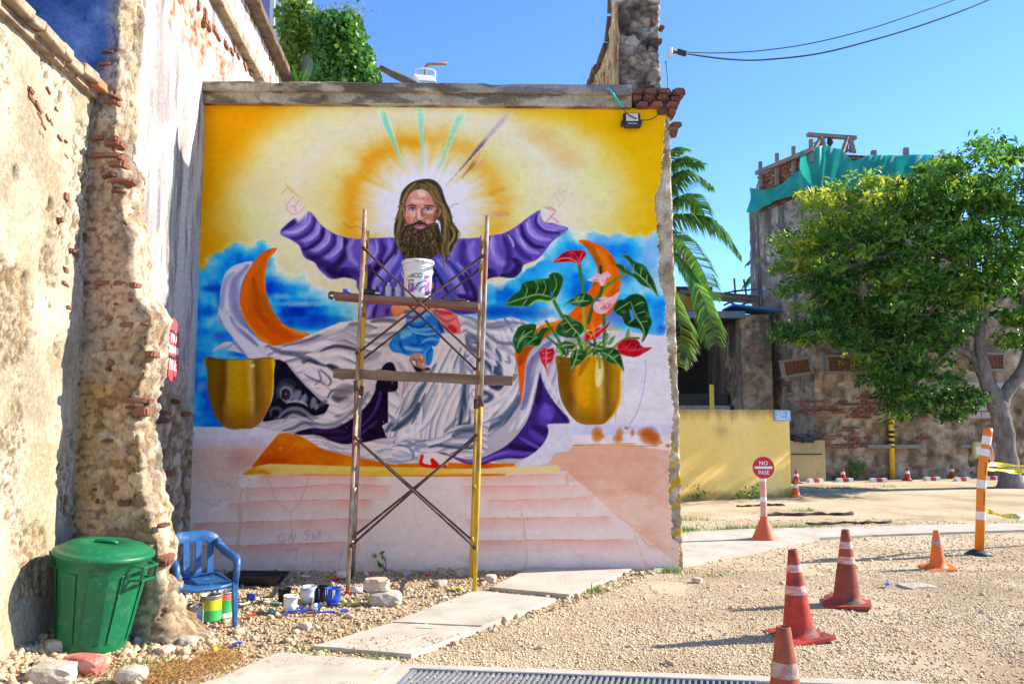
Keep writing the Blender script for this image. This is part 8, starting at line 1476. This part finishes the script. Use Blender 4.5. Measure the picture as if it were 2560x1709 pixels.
# paint tray, brushes and scraps
t = thing('paint_tray', 'large black paint tray with dried violet paint behind the chair', 'tray', tuple(G(585, 1340)+Vector((0, 0, .02)))); t.rotation_euler = (0, 0, R(-4)); MB().add([(-.24, -.13, 0), (.24, -.13, 0), (.24, .13, 0), (-.24, .13, 0), (-.30, -.17, .085), (.30, -.17, .085), (.30, .17, .085), (-.30, .17, .085)], [(3, 2, 1, 0), (0, 1, 5, 4), (1, 2, 6, 5), (2, 3, 7, 6), (3, 0, 4, 7)]).build('tray', m_bk, t); MB().add([(-.265, -.145, .035), (.265, -.145, .035), (.265, .145, .035), (-.265, .145, .035)], [(0, 1, 2, 3)]).build('dried_paint', M('dried_violet', [(.05, .02, .08), (.16, .05, .05)], 6, .5), t)
for (x, y, L, rz_, mh, mbr, lab) in [(800, 1391, .20, 4, M('green_stick', [(.10, .45, .06), (.55, .5, .02)], 5, .5), m_bl, 'green and yellow handled paint brush near the blue tub'), (700, 1407, .17, 18, m_bl, m_bl, 'blue caked paint brush among the blue splashes'), (745, 1412, .18, 10, m_bl, m_redp, 'blue paint stick lying in front of the roll'), (632, 1391, .12, -20, M('mint_stick', [(.25, .5, .4)], 5, .5), m_wpl, 'pale mint paint stick near the smeared tub')]:
    p_ = G(x, y); t = thing('paint_brush', lab, 'brush', (p_.x, p_.y, GZ(p_.x, p_.y)+.03), R(rz_)); MB().box((0, 0, 0), (L, .02, .014)).build('handle', mh, t, .004); MB().box((-L/2-.03, 0, 0), (.06, .035, .015)).build('bristles', mbr, t)
scr = [(543, 1484, m_bl, 'blue', 'alone in front of the chair'), (497, 1497, m_yel, 'yellow', 'in front of the chair leg'), (1050, 1356, m_yel, 'yellow', 'beside the slab near the yellow scaffold leg'), (735, 1395, m_bl, 'blue', 'touching the blue and white roll'), (690, 1402, m_bl, 'blue', 'just right of the smeared tub'), (655, 1416, m_bl, 'blue', 'in front of the smeared tub'), (700, 1328, m_wpl, 'white', 'at the mural foot behind the tubs'), (770, 1335, m_red, 'red', 'at the mural foot behind the left scaffold leg'), (1020, 1375, m_wpl, 'white', 'between boulder and slab'), (860, 1402, m_wpl, 'white', 'in front of the boulder'), (600, 1374, m_wpl, 'white', 'beside the fallen blue cup'), (560, 1394, m_wpl, 'white', 'right of the chair leg'), (980, 1328, m_red, 'red', 'at the mural foot right of the scaffold middle'), (575, 1418, m_red, 'red', 'on the gravel right of the chair'), (790, 1410, m_bl, 'blue', 'below the green handled brush'), (2035, 1348, m_bl, 'blue', 'on the gravel left of the flat pale stone'), (1853, 1466, m_red, 'red', 'on the gravel right of the large red cone'), (1800, 1492, m_met, 'silvery', 'behind the nearest cone'), (620, 1408, M('teal_scrap', [(.05, .35, .4)], 5, .5), 'teal', 'left of the smeared tub')]
for (x, y, mt, cn, wh_) in scr:
    p_ = G(x, y); s_ = rr.uniform(.035, .07); P_ = np.zeros((5, 5, 3)); a = rr.uniform(0, 3)
    for i in range(5):
        for j in range(5): u, v = (i/4-.5)*s_*1.5, (j/4-.5)*s_; P_[i, j] = (p_.x+u*math.cos(a)-v*math.sin(a), p_.y+u*math.sin(a)+v*math.cos(a), GZ(p_.x, p_.y)+.022+rr.uniform(0, .022))
    tag(grid_obj('litter_scrap', P_, mt), 'crumpled %s scrap %s' % (cn, wh_), 'litter', 'paint scraps on the gravel')
# ---------------------------------------------------------------- loose rocks and rubble
def rock(name, label, cat, c, size, mat, seed, rz=0.0, blocky=1.0):
    bm = bmesh.new(); bmesh.ops.create_icosphere(bm, subdivisions=3, radius=1); R_ = np.random.default_rng(seed)
    co = np.array([v.co[:] for v in bm.verts]); k = np.max(np.abs(co), 1, keepdims=True); co = co/(k**(.75*blocky)); co *= (1+.28*(fbm(co[:, 0]*2+co[:, 2]*1.3+seed, co[:, 1]*2-co[:, 2], .9, seed, 4)-.5))[:, None]
    for v, p_ in zip(bm.verts, co*np.array(size)/2): v.co = p_
    me = bpy.data.meshes.new(name); bm.to_mesh(me); bm.free(); o = link(name, me, mat); o.location = c; o.rotation_euler = (0, 0, rz); return tag(o, label, cat)
m_stone = M('white_stone', [(.30, .25, .19), (.46, .41, .33), (.56, .51, .43)], 9, .95, .8, 40, .1, dirt=((.30, .25, .2), 16, .25)); m_pink = M('pink_stone', [(.52, .38, .30), (.62, .48, .38)], 8, .95, .6, 40, .1)
def onG(x, y, h): p_ = G(x, y); return (p_.x, p_.y, GZ(p_.x, p_.y)+h)
rock('rubble_stone', 'flat-topped white rubble stone in front of the bin', 'stone', onG(122, 1568, .05), (.26, .2, .13), m_stone, 3, .2)
rock('rubble_stone', 'small grey rubble stone touching the bin base', 'stone', onG(128, 1513, .03), (.14, .12, .10), m_stone, 5, .6)
rock('painted_brick', 'broken brick with red paint on top beside the bin', 'brick', onG(190, 1545, .05), (.27, .13, .13), M('red_painted_rubble', [(.40, .30, .20), (.52, .12, .10), (.58, .45, .34)], 7, .9, .6, 40), 7, -.15, 1.1)
rock('rubble_stone', 'rounded pale stone at the bottom edge right of the bin', 'stone', onG(300, 1566, .05), (.2, .15, .11), m_stone, 9, .1, .5)
rock('boulder', 'white painted boulder carrying a cream tub near the scaffold', 'stone', onG(884, 1385, .05), (.30, .22, .15), m_stone, 11, .0, .7)
rock('pink_block', 'pale pink rubble block lying behind the boulder', 'block', onG(862, 1355, .06), (.22, .14, .13), m_pink, 13, .05, 1.2)
for i, (x, y, s_) in enumerate([(620, 1330, .11), (1010, 1345, .10), (1125, 1335, .12), (930, 1322, .10), (700, 1440, .08), (1060, 1322, .13), (380, 1500, .10), (430, 1482, .12), (1600, 1335, .09), (100, 1545, .10)]): rock('rubble_stone', 'loose fist-sized stone %s' % ['left of the tubs at the wall foot', 'right of the scaffold in shade', 'beside the stained slab', 'behind the boulder', 'on bright gravel before the tubs', 'at the wall foot near the yellow leg', 'at the foot of the broken wall', 'at the right corner of the broken wall', 'on the gravel right of the mural corner', 'left of the flat white stone'][i], 'stone', onG(x, y, s_*.25), (s_*1.2, s_, s_*.7), m_stone if i % 2 else m_pink, 20+i, i*.7, .8)
rock('flat_stone', 'flat pale stone flush with the gravel right of the cones', 'stone', onG(2100, 1346, -.005), (.34, .2, .05), m_stone, 41, .15, 1.1)
# rubble skirt at the broken wall: uncountable small stones
pv = []
for (x0, x1, y0, y1, n, s_) in [(-3.3, -2.2, 5.55, 6.15, 900, .05), (-3.55, -2.9, 4.8, 5.9, 700, .045), (-3.4, 1.6, 8.5, 8.66, 900, .035)]:
    x = rng.uniform(x0, x1, n); y = rng.uniform(y0, y1, n); s__ = s_*rng.lognormal(0, .4, n); pv.append(pebbles(np.stack([x, y], 1), s__, rng, gz(x, y), False))
pv = join(pv); tag(np_mesh('rubble_skirt', pv[0], pv[1], m_peb2, rnd=pv[2]), 'small rubble gathered at the foot of the walls', 'rubble', kind='stuff')
# ---------------------------------------------------------------- building beyond the whitewashed wall
ub = thing('white_house', 'white house with violet side wall beyond the copings', 'house', tuple(AT(660, 200, 16)*1)); Yh = 15.0
def hx(x, y=60): return AT(x, y, Yh).x
m_hw = M('house_white', [(.66, .65, .62), (.74, .73, .70)], 2, .9, .2, 30, dirt=((.5, .48, .44), 2, .15)); m_hv = M('house_violet', [(.26, .22, .42), (.32, .28, .48)], 2, .9)
for nm, x0, x1, mt, y0, y1 in [('violet_wall', hx(560), hx(613), m_hv, Yh+.3, Yh+.5), ('white_pilaster', hx(612), hx(623), m_hw, Yh+.15, Yh+.6), ('white_wall', hx(622), hx(692), m_hw, Yh+.3, Yh+.7)]: child(MB().box(((x0+x1)/2, (y0+y1)/2, 5.6), (x1-x0, y1-y0, 11.2)).build(nm, mt), ub)
pts = [AT(645, 205, 14.6), AT(726, 205, 14.6), AT(725, 62, 14.6), AT(690, -30, 14.6), AT(645, -30, 14.6)]; child(MB().prism([p_ for p_ in pts], (0, .35, 0)).build('buttress', M('pale_render', [(.52, .50, .45), (.64, .62, .57)], 2.5, .9, .2, 30, dirt=((.36, .33, .28), 2.5, .25)), ), ub)
# ---------------------------------------------------------------- trees and plants
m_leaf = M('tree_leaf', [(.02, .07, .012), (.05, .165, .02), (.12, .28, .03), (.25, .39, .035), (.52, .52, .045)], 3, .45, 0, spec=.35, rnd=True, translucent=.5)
m_ivy = M('ivy_leaf', [(.025, .10, .015), (.07, .21, .025), (.15, .34, .04), (.30, .48, .06)], 3, .4, 0, spec=.4, rnd=True, translucent=.35)
m_bark = M('grey_bark', [(.09, .075, .07), (.20, .17, .15), (.32, .28, .25)], 9, .95, 1.0, 18, .05, stretch=(1, 1, .35)); m_twig = M('twig', [(.12, .09, .06), (.2, .15, .1)], 8, .9)
nrg = np.random.default_rng(3)
tree = thing('shade_tree', 'large leafy tree with forked grey trunk in front of the ruined tower', 'tree', tuple(G(2315, 1112)))
YT = 18.6
def limb(pts, rs, name='limb', Ys=None):
    c = crom([tuple(AT(x, y, (Ys[i] if Ys else YT))) for i, (x, y) in enumerate(pts)], False, 5); r_ = np.interp(np.linspace(0, len(pts)-1, len(c)), range(len(pts)), rs)
    r_ = [float(a)*(1+.35*(vnoise(np.array([i*.7]), np.array([1.0]), 7)[0]-.5)) for i, a in enumerate(r_)]
    return child(MB().tube([Vector(p) for p in c], r_, 12).build(name, m_bark), tree)
limb([(2322, 1122), (2316, 1095), (2310, 1040), (2302, 985), (2288, 930), (2268, 885), (2252, 845)], [.40, .29, .23, .22, .21, .18, .15], 'trunk')
limb([(2255, 850), (2248, 800), (2250, 750), (2262, 690), (2240, 630), (2224, 560), (2230, 480)], [.18, .15, .12, .10, .08, .06, .03]); limb([(2290, 940), (2312, 895), (2345, 850), (2362, 780), (2350, 700), (2330, 620)], [.20, .17, .15, .12, .09, .05]); limb([(2256, 860), (2232, 822), (2190, 795), (2150, 765), (2090, 740), (2030, 735)], [.12, .09, .07, .055, .04, .02]); limb([(2262, 690), (2290, 645), (2310, 580), (2300, 500)], [.09, .07, .05, .03]); limb([(2240, 630), (2170, 590), (2080, 580), (1980, 600), (1900, 640)], [.06, .05, .04, .03, .015]); limb([(2224, 560), (2150, 500), (2060, 470), (1960, 480), (1880, 520)], [.05, .045, .035, .025, .012]); limb([(2190, 795), (2150, 830), (2100, 880), (2080, 920)], [.05, .04, .03, .015]); limb([(2362, 780), (2420, 700), (2460, 600)], [.1, .07, .04])
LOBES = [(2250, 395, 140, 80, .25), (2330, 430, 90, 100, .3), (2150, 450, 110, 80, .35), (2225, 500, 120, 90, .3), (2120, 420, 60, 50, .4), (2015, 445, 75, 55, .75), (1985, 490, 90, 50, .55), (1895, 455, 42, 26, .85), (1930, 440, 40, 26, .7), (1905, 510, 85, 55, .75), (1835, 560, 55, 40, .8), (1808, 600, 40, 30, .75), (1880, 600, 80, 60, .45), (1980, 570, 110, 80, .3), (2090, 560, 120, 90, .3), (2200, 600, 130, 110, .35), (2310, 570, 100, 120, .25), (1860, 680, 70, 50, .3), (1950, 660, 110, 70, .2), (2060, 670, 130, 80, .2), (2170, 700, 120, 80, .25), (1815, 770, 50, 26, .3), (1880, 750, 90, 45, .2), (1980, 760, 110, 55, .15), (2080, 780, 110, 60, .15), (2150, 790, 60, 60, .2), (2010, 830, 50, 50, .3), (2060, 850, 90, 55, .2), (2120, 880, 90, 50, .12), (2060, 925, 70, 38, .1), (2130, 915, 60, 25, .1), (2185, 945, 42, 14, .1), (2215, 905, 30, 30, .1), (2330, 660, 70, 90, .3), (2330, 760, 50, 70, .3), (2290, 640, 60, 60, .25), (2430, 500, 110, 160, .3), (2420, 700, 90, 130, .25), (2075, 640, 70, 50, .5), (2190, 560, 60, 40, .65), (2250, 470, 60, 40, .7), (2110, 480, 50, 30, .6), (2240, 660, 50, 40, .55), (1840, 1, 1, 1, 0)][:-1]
C_, Rr_, Yg = [], [], []
for (x, y, rx, ry, yg) in LOBES:
    n = int(3+rx*ry/430)
    for k in range(n):
        a = nrg.uniform(0, 6.283); q = nrg.uniform(.0, 1)**.5; Yk_ = YT+nrg.uniform(-1, 1)*(.5+rx/85)*(1-.4*q)
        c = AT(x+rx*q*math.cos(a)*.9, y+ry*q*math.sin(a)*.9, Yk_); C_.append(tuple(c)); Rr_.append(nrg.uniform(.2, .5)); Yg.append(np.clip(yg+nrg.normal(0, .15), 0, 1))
C_ = np.array(C_); Rr_ = np.array(Rr_); Yg = np.array(Yg); nl = 54
dirs = nrg.normal(size=(len(C_), nl, 3)); dirs /= np.linalg.norm(dirs, axis=2)[..., None]; rads = Rr_[:, None]*nrg.uniform(.25, 1.1, (len(C_), nl))
P_ = C_[:, None]+dirs*rads[..., None]*np.array([1.25, 1.25, .55]); Nn = dirs*.6+np.array([0, 0, .7])
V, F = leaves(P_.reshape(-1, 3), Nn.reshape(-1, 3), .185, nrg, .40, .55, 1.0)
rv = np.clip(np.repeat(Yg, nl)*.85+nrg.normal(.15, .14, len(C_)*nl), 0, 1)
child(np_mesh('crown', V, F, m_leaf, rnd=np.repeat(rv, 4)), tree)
tw = MB()
for k in range(0, len(C_), 3):
    a = Vector(C_[k]); near = min(range(0, len(C_), 5), key=lambda j: (Vector(C_[j])-a).length if j != k and (Vector(C_[j])-a).length > .25 else 9e9); tw.tube([a, a.lerp(Vector(C_[near]), .5)+Vector((0, 0, .05)), Vector(C_[near])], .012, 4, caps=False)
child(tag(tw.build('twigs', m_twig), kind='stuff'), tree)
# palms
m_frond = M('palm_leaflet', [(.03, .13, .035), (.08, .26, .05), (.17, .38, .07), (.48, .42, .08)], 3, .35, 0, spec=.5, rnd=True, translucent=.35); m_rach = M('palm_rib', [(.16, .24, .06), (.30, .34, .10)], 6, .5)
def frond(base_pts, L, parent, seed, dry=0.0, hang=.6, nlf=105, width=.042):
    R_ = np.random.default_rng(seed); c = crom([tuple(p) for p in base_pts], False, 14); cum = np.concatenate([[0], np.cumsum(np.linalg.norm(np.diff(c, axis=0), axis=1))]); V = []; F = []; rv_ = []
    rib = MB().tube([Vector(p) for p in c[::3]], [max(.004, .02*(1-i/(len(c[::3])))) for i in range(len(c[::3]))], 6).build('frond', m_rach); child(rib, parent)
    for k in range(nlf):
        t = .12+.88*k/nlf; s_ = t*cum[-1]; p_ = np.array([np.interp(s_, cum, c[:, j]) for j in range(3)]); q = np.array([np.interp(min(s_+.05, cum[-1]), cum, c[:, j]) for j in range(3)]); tg = (q-p_); tg /= np.linalg.norm(tg)+1e-6
        sd = np.cross(tg, [0, 0, 1]); sd /= np.linalg.norm(sd)+1e-6; ln = L*(math.sin(math.pi*min(1, t*.82+.14))**.6)*R_.uniform(.85, 1.1)
        for sg_ in (-1, 1):
            d0 = sd*sg_*(.8+R_.normal(0, .06))+tg*.65+np.array([0, 0, .12]); d0 /= np.linalg.norm(d0); d1 = d0*.6+np.array([0, 0, -hang])*R_.uniform(.7, 1.3); d1 /= np.linalg.norm(d1)
            m1 = p_+d0*ln*.45; e1 = m1+d1*ln*.6; wv = np.cross(d0, [0, 0, 1])+R_.normal(0, .2, 3); wv /= np.linalg.norm(wv)+1e-6; b0 = len(V); V += [p_-wv*width*.4, p_+wv*width*.4, m1+wv*width*.5, m1-wv*width*.5, e1]; F += [(b0, b0+1, b0+2), (b0, b0+2, b0+3), (b0+3, b0+2, b0+4)]; rv_ += [np.clip(R_.normal(.35, .18)+dry*t*.5, 0, 1)]*5
    o = np_mesh('leaflets', np.array(V), np.array(F), m_frond, rnd=np.array(rv_)); o.parent = rib
YP = 12.0; pc = AT(1455, 545, YP); palm = thing('coconut_palm', 'coconut palm with arching fronds emerging from behind the mural wall', 'palm', (pc.x, YP, 0))
child(MB().tube([(pc.x-.25, YP+.3, 0), (pc.x-.15, YP+.2, 1.6), (pc.x-.02, YP+.05, 3.2), tuple(pc)], [.17, .14, .12, .12], 12).build('trunk', m_bark), palm)
for k, (pts, dy, dry, hg) in enumerate([([(1455, 545), (1510, 420), (1560, 372), (1612, 378)], .0, 0, .5), ([(1455, 545), (1520, 445), (1575, 402), (1628, 425)], -.3, 0, .7), ([(1455, 545), (1530, 505), (1610, 505), (1660, 535), (1695, 585)], -.2, 0, .9), ([(1455, 545), (1530, 570), (1590, 640), (1625, 720), (1640, 790)], -.5, .5, .8), ([(1455, 545), (1510, 610), (1548, 690), (1562, 770), (1558, 840)], -.3, .8, .5), ([(1455, 545), (1530, 470), (1590, 455), (1620, 500)], .4, 0, .8), ([(1455, 545), (1420, 440), (1360, 420), (1290, 470)], .4, 0, .8), ([(1455, 545), (1400, 520), (1330, 560), (1290, 640)], .3, 0, .8), ([(1455, 545), (1540, 540), (1600, 600), (1640, 690)], .8, .2, .8), ([(1455, 545), (1500, 400), (1530, 350), (1572, 346)], .5, 0, .5)]):
    n_ = len(pts); frond([AT(x, y, YP+dy*i/(n_-1)*1.6) for i, (x, y) in enumerate(pts)], .52, palm, 40+k, dry, hg)
YP2 = 33; pc = AT(1765, 640, YP2); palm2 = thing('far_palm', 'small distant palm peeking out left of the ruined tower', 'palm', (pc.x, YP2, 0)); child(MB().tube([(pc.x, YP2, 0), tuple(pc)], [.2, .14], 10).build('trunk', m_bark), palm2)
for k, pts in enumerate([[(1765, 640), (1735, 600), (1715, 605)], [(1765, 640), (1735, 630), (1708, 655)], [(1765, 640), (1740, 650), (1722, 690)], [(1765, 640), (1750, 600), (1740, 580)], [(1765, 640), (1790, 600), (1810, 620)]]): frond([AT(x, y, YP2) for x, y in pts], .75, palm2, 70+k, 0, .6, 34, .07)
# ivy on the wall beyond, climbing vine on the buttress, red planter
iv = thing('ivy_mass', 'thick dark green ivy covering a wall top above the mural', 'ivy', tuple(AT(790, 200, 14.2))); YI = 14.0
IV = [(760, 60, 45, 35), (790, 90, 50, 45), (780, 140, 55, 50), (815, 140, 45, 45), (830, 175, 40, 30), (770, 185, 45, 25), (745, 120, 25, 60), (735, 175, 18, 30), (800, 185, 50, 20), (850, 180, 22, 18), (795, 50, 28, 22), (805, 75, 25, 25)]
Q = []; NQ = []
for (x, y, rx, ry) in IV:
    for k in range(int(rx*ry*.85)):
        a = nrg.uniform(0, 6.283); q = nrg.uniform(0, 1)**.4; Q.append(tuple(AT(x+rx*q*math.cos(a), y+ry*q*math.sin(a), YI-.5*math.sqrt(max(0, 1-q*q))+nrg.normal(0, .08)))); NQ.append((math.cos(a)*q, -1.1, -math.sin(a)*q+.4))
for k in range(420): t = nrg.uniform(); x0, y0 = [(868, 190), (845, 150), (828, 110), (815, 70), (800, 35), (720, 40), (728, 110), (726, 190)][nrg.integers(8)]; Q.append(tuple(AT(x0+nrg.normal(0, 9), y0+nrg.normal(0, 16), YI-.1+nrg.normal(0, .1)))); NQ.append((nrg.normal(0, .5), -.9, .3))
V, F = leaves(np.array(Q), np.array(NQ), .105, nrg, .75, .25, .8); rv = np.clip(nrg.normal(.42, .2, len(Q)), 0, 1); child(np_mesh('foliage', V, F, m_ivy, rnd=np.repeat(rv, 4)), iv)
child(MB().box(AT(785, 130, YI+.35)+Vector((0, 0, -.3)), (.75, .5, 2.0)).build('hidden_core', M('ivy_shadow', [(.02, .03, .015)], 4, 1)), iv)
pl = thing('planter_box', 'reddish brown planter box with wispy plants on top of the ivy', 'planter', tuple(AT(757, 48, YI))); child(MB().box(AT(757, 48, YI-.1), (.48, .3, .17)).build('box', M('terracotta_box', [(.26, .08, .05), (.34, .12, .08)], 6, .8), None, .01), pl)
Q = [tuple(AT(nrg.normal(775, 38), nrg.normal(26, 9), YI+nrg.normal(0, .1))) for _ in range(420)]; V, F = leaves(np.array(Q), np.tile(np.array([[0, -.5, .8]]), (len(Q), 1)), .07, nrg, .25, -.4, 1.0); child(tag(np_mesh('wispy_plants', V, F, M('dry_wisps', [(.16, .18, .08), (.30, .32, .18), (.45, .42, .3)], 3, .7, rnd=True, translucent=.3), rnd=np.repeat(nrg.uniform(0, 1, len(Q)), 4)), kind='stuff'), pl)
vn = thing('climbing_vine', 'light green vine climbing the pale buttress left of the ivy', 'vine', tuple(AT(672, 190, 14.4)))
Q = []
for x0, y0, x1, y1, w, n in [(650, -10, 700, 60, 24, 190), (665, 30, 690, 120, 22, 240), (680, 90, 670, 190, 20, 230), (640, 20, 650, 100, 12, 70), (690, 60, 715, 110, 14, 90), (640, 110, 660, 130, 10, 40), (700, 0, 725, 60, 12, 90), (640, 150, 690, 180, 20, 120)]:
    for k in range(n): t = nrg.uniform(); Q.append(tuple(AT(x0+(x1-x0)*t+nrg.normal(0, w*.45), y0+(y1-y0)*t+nrg.normal(0, 6), 14.5+nrg.normal(0, .05))))
V, F = leaves(np.array(Q), np.tile(np.array([[.3, -.9, .3]]), (len(Q), 1)), .13, nrg, .75, .5, .7); child(np_mesh('foliage', V, F, M('vine_leaf', [(.10, .22, .02), (.22, .36, .03), (.36, .46, .05)], 3, .45, rnd=True, translucent=.4), rnd=np.repeat(nrg.uniform(0, 1, len(Q)), 4)), vn)
st_v = MB()
for k in range(7): st_v.tube([AT(668+k*3+nrg.normal(0, 2), 195, 14.55), AT(672+nrg.normal(0, 8), 130, 14.55), AT(675+nrg.normal(0, 12), 60, 14.55), AT(678+nrg.normal(0, 18), 0, 14.55)], .012, 5, caps=False)
child(st_v.build('stems', m_twig), vn)
br_ = thing('sword_fern', 'bright green sword-leaved plant at the cornice edge', 'plant', tuple(AT(680, 192, 13.5))); bm_ = MB()
for k in range(26): a = nrg.uniform(-1, 1); b0 = AT(672+nrg.uniform(0, 22), 194, 13.5+nrg.uniform(-.1, .1)); e = b0+Vector((a*.35, nrg.uniform(-.1, .1), nrg.uniform(.05, .4))); sd = Vector((.02, 0, .012)); bm_.add([b0-sd, b0+sd, b0.lerp(e, .6)+sd+Vector((0, 0, .04)), e, b0.lerp(e, .6)-sd+Vector((0, 0, .04))], [(0, 1, 2, 3, 4)])
child(bm_.build('blades', M('fern_green', [(.16, .36, .02), (.26, .48, .04)], 5, .5, translucent=.3)), br_)
# weeds, grass tufts and dry needles
m_weed = M('weed_leaf', [(.05, .16, .02), (.12, .26, .03), (.22, .34, .05)], 3, .5, rnd=True, translucent=.3)
def weed(label, c, n, h, ls, cat='weed', name='weed'):
    t = thing(name, label, cat, tuple(c)); Q = nrg.normal(0, 1, (n, 3))*np.array([h*.35, h*.2, h*.25])+np.array([0, 0, h*.55]); V, F = leaves(Q, np.tile(np.array([[0, -.4, .8]]), (n, 1)), ls, nrg, .45, .1, .8); np_mesh('leaves', V, F, m_weed, t, rnd=np.repeat(nrg.uniform(0, 1, n), 4)); m_ = MB()
    for k in range(4): q = Q[nrg.integers(n)]; m_.tube([(0, 0, 0), (q[0]*.5, q[1]*.5, q[2]*.6), tuple(q)], .004, 5, caps=False)
    m_.build('stems', m_weed, t); return t
p_ = mw(2.14, 0, .05); p_.z = .02; weed('small weed sapling growing at the foot of the mural', p_, 12, .26, .09)
for x, y, h, n, lab in [(1600, 1140, .3, 40, 'leafy weed at the left foot of the yellow wall'), (1725, 1136, .32, 60, 'leafy weed behind the red sign at the yellow wall foot'), (1695, 1138, .2, 24, 'low weed at the middle of the yellow wall foot')]: q = PL(x, y, YA+yn*.06, yn); q.z = 0; weed(lab, q, n, h, .09)
q = PL(1962, 1092, TWc+TNr*.15, TNr); q.z = 0; weed('dark green bush at the foot of the ruined wall', q, 120, .5, .12, 'bush', 'bush')
gv = []; gf = []; gr_ = []; kk = 0
def blades(n, fx, h, w, rv0, rv1):
    global kk
    for i in range(n):
        x, y = fx(); z = GZ(x, y); a = nrg.uniform(0, 6.283); L = h*nrg.uniform(.5, 1.3); l_ = nrg.uniform(.1, .6)*L; s_ = Vector((math.cos(a+1.57), math.sin(a+1.57), 0))*w; b0 = Vector((x, y, z)); tp = b0+Vector((math.cos(a)*l_, math.sin(a)*l_, L)); gv.extend([tuple(b0-s_), tuple(b0+s_), tuple(tp)]); gf.append((kk, kk+1, kk+2)); kk += 3; gr_.extend([nrg.uniform(rv0, rv1)]*3)
def around(x, y, rx, ry):
    c = G(x, y); return lambda: (c.x+nrg.normal(0, rx), c.y+nrg.normal(0, ry))
for x, y, rx, ry, n in [(1715, 1214, .28, .07, 420), (1822, 1212, .24, .06, 380), (1578, 1216, .12, .08, 160), (1558, 1222, .05, .15, 160), (1690, 1217, .2, .05, 120), (1850, 1172, .1, .04, 80), (1900, 1120, .5, .06, 200), (2040, 1116, .3, .05, 80), (2130, 1099, .3, .06, 140), (1835, 1214, .5, .08, 150), (1365, 1357, .04, .05, 60), (1535, 1312, .12, .03, 90), (865, 1372, .05, .04, 40), (330, 1530, .05, .04, 40), (560, 1330, .12, .03, 30), (1640, 1320, .1, .05, 20), (1570, 1192, .2, .05, 100), (690, 1500, .08, .02, 24), (860, 1516, .05, .02, 24)]: blades(n, around(x, y, rx, ry), .07, .005, .2, 1)
tag(np_mesh('grass_tufts', np.array(gv), np.array(gf), m_weed, rnd=np.array(gr_)), 'thin green grass tufts scattered over the yard', 'grass', kind='stuff')
gv = []; gf = []; gr_ = []; kk = 0
m_needle = M('dry_needle', [(.22, .10, .03), (.36, .19, .06), (.50, .31, .12)], 3, .8, rnd=True)
for i in range(5200):
    t = nrg.uniform(); c = G(330+200*t+nrg.normal(0, 28), 1568-70*t+nrg.normal(0, 13)) if i % 4 else G(nrg.uniform(190, 560), nrg.uniform(1500, 1575)); a = nrg.uniform(0, 6.283); L = nrg.uniform(.02, .06); z = GZ(c.x, c.y)+nrg.uniform(.008, .03); d_ = Vector((math.cos(a)*L, math.sin(a)*L, nrg.uniform(-.012, .012))); s_ = Vector((-math.sin(a), math.cos(a), .3))*.0016; b0 = Vector((c.x, c.y, z)); gv.extend([tuple(b0-s_), tuple(b0+s_), tuple(b0+d_+s_), tuple(b0+d_-s_)]); gf.append((kk, kk+1, kk+2, kk+3)); kk += 4; gr_.extend([nrg.uniform()]*4)
tag(np_mesh('dry_needles', np.array(gv), np.array(gf), m_needle, rnd=np.array(gr_)), 'brown dry needles strewn in the front left corner', 'litter', kind='stuff')
for i, (a, b_, w) in enumerate([((1748, 1183), (1956, 1181), .05), ((1850, 1204), (2046, 1199), .035), ((1690, 1163), (1800, 1160), .03)]):
    p0, p1 = G(a[0]-0, a[1]), G(b_[0], b_[1]); m_ = MB(); n = 18; pts = [p0.lerp(p1, k/n)+Vector((0, rr.uniform(-.05, .05), .012+rr.uniform(0, .02))) for k in range(n+1)]; tag(m_.tube(pts, [w*rr.uniform(.3, 1) for _ in pts], 6).build('buried_timber', M('dark_timber', [(.05, .035, .025), (.11, .08, .055)], 8, .95, .6, 40)), 'dark strip of half-buried timber %s' % ['behind the no-entry sign stand', 'right of the sign stand, closest to the path', 'in front of the yellow wall'][i], 'timber')
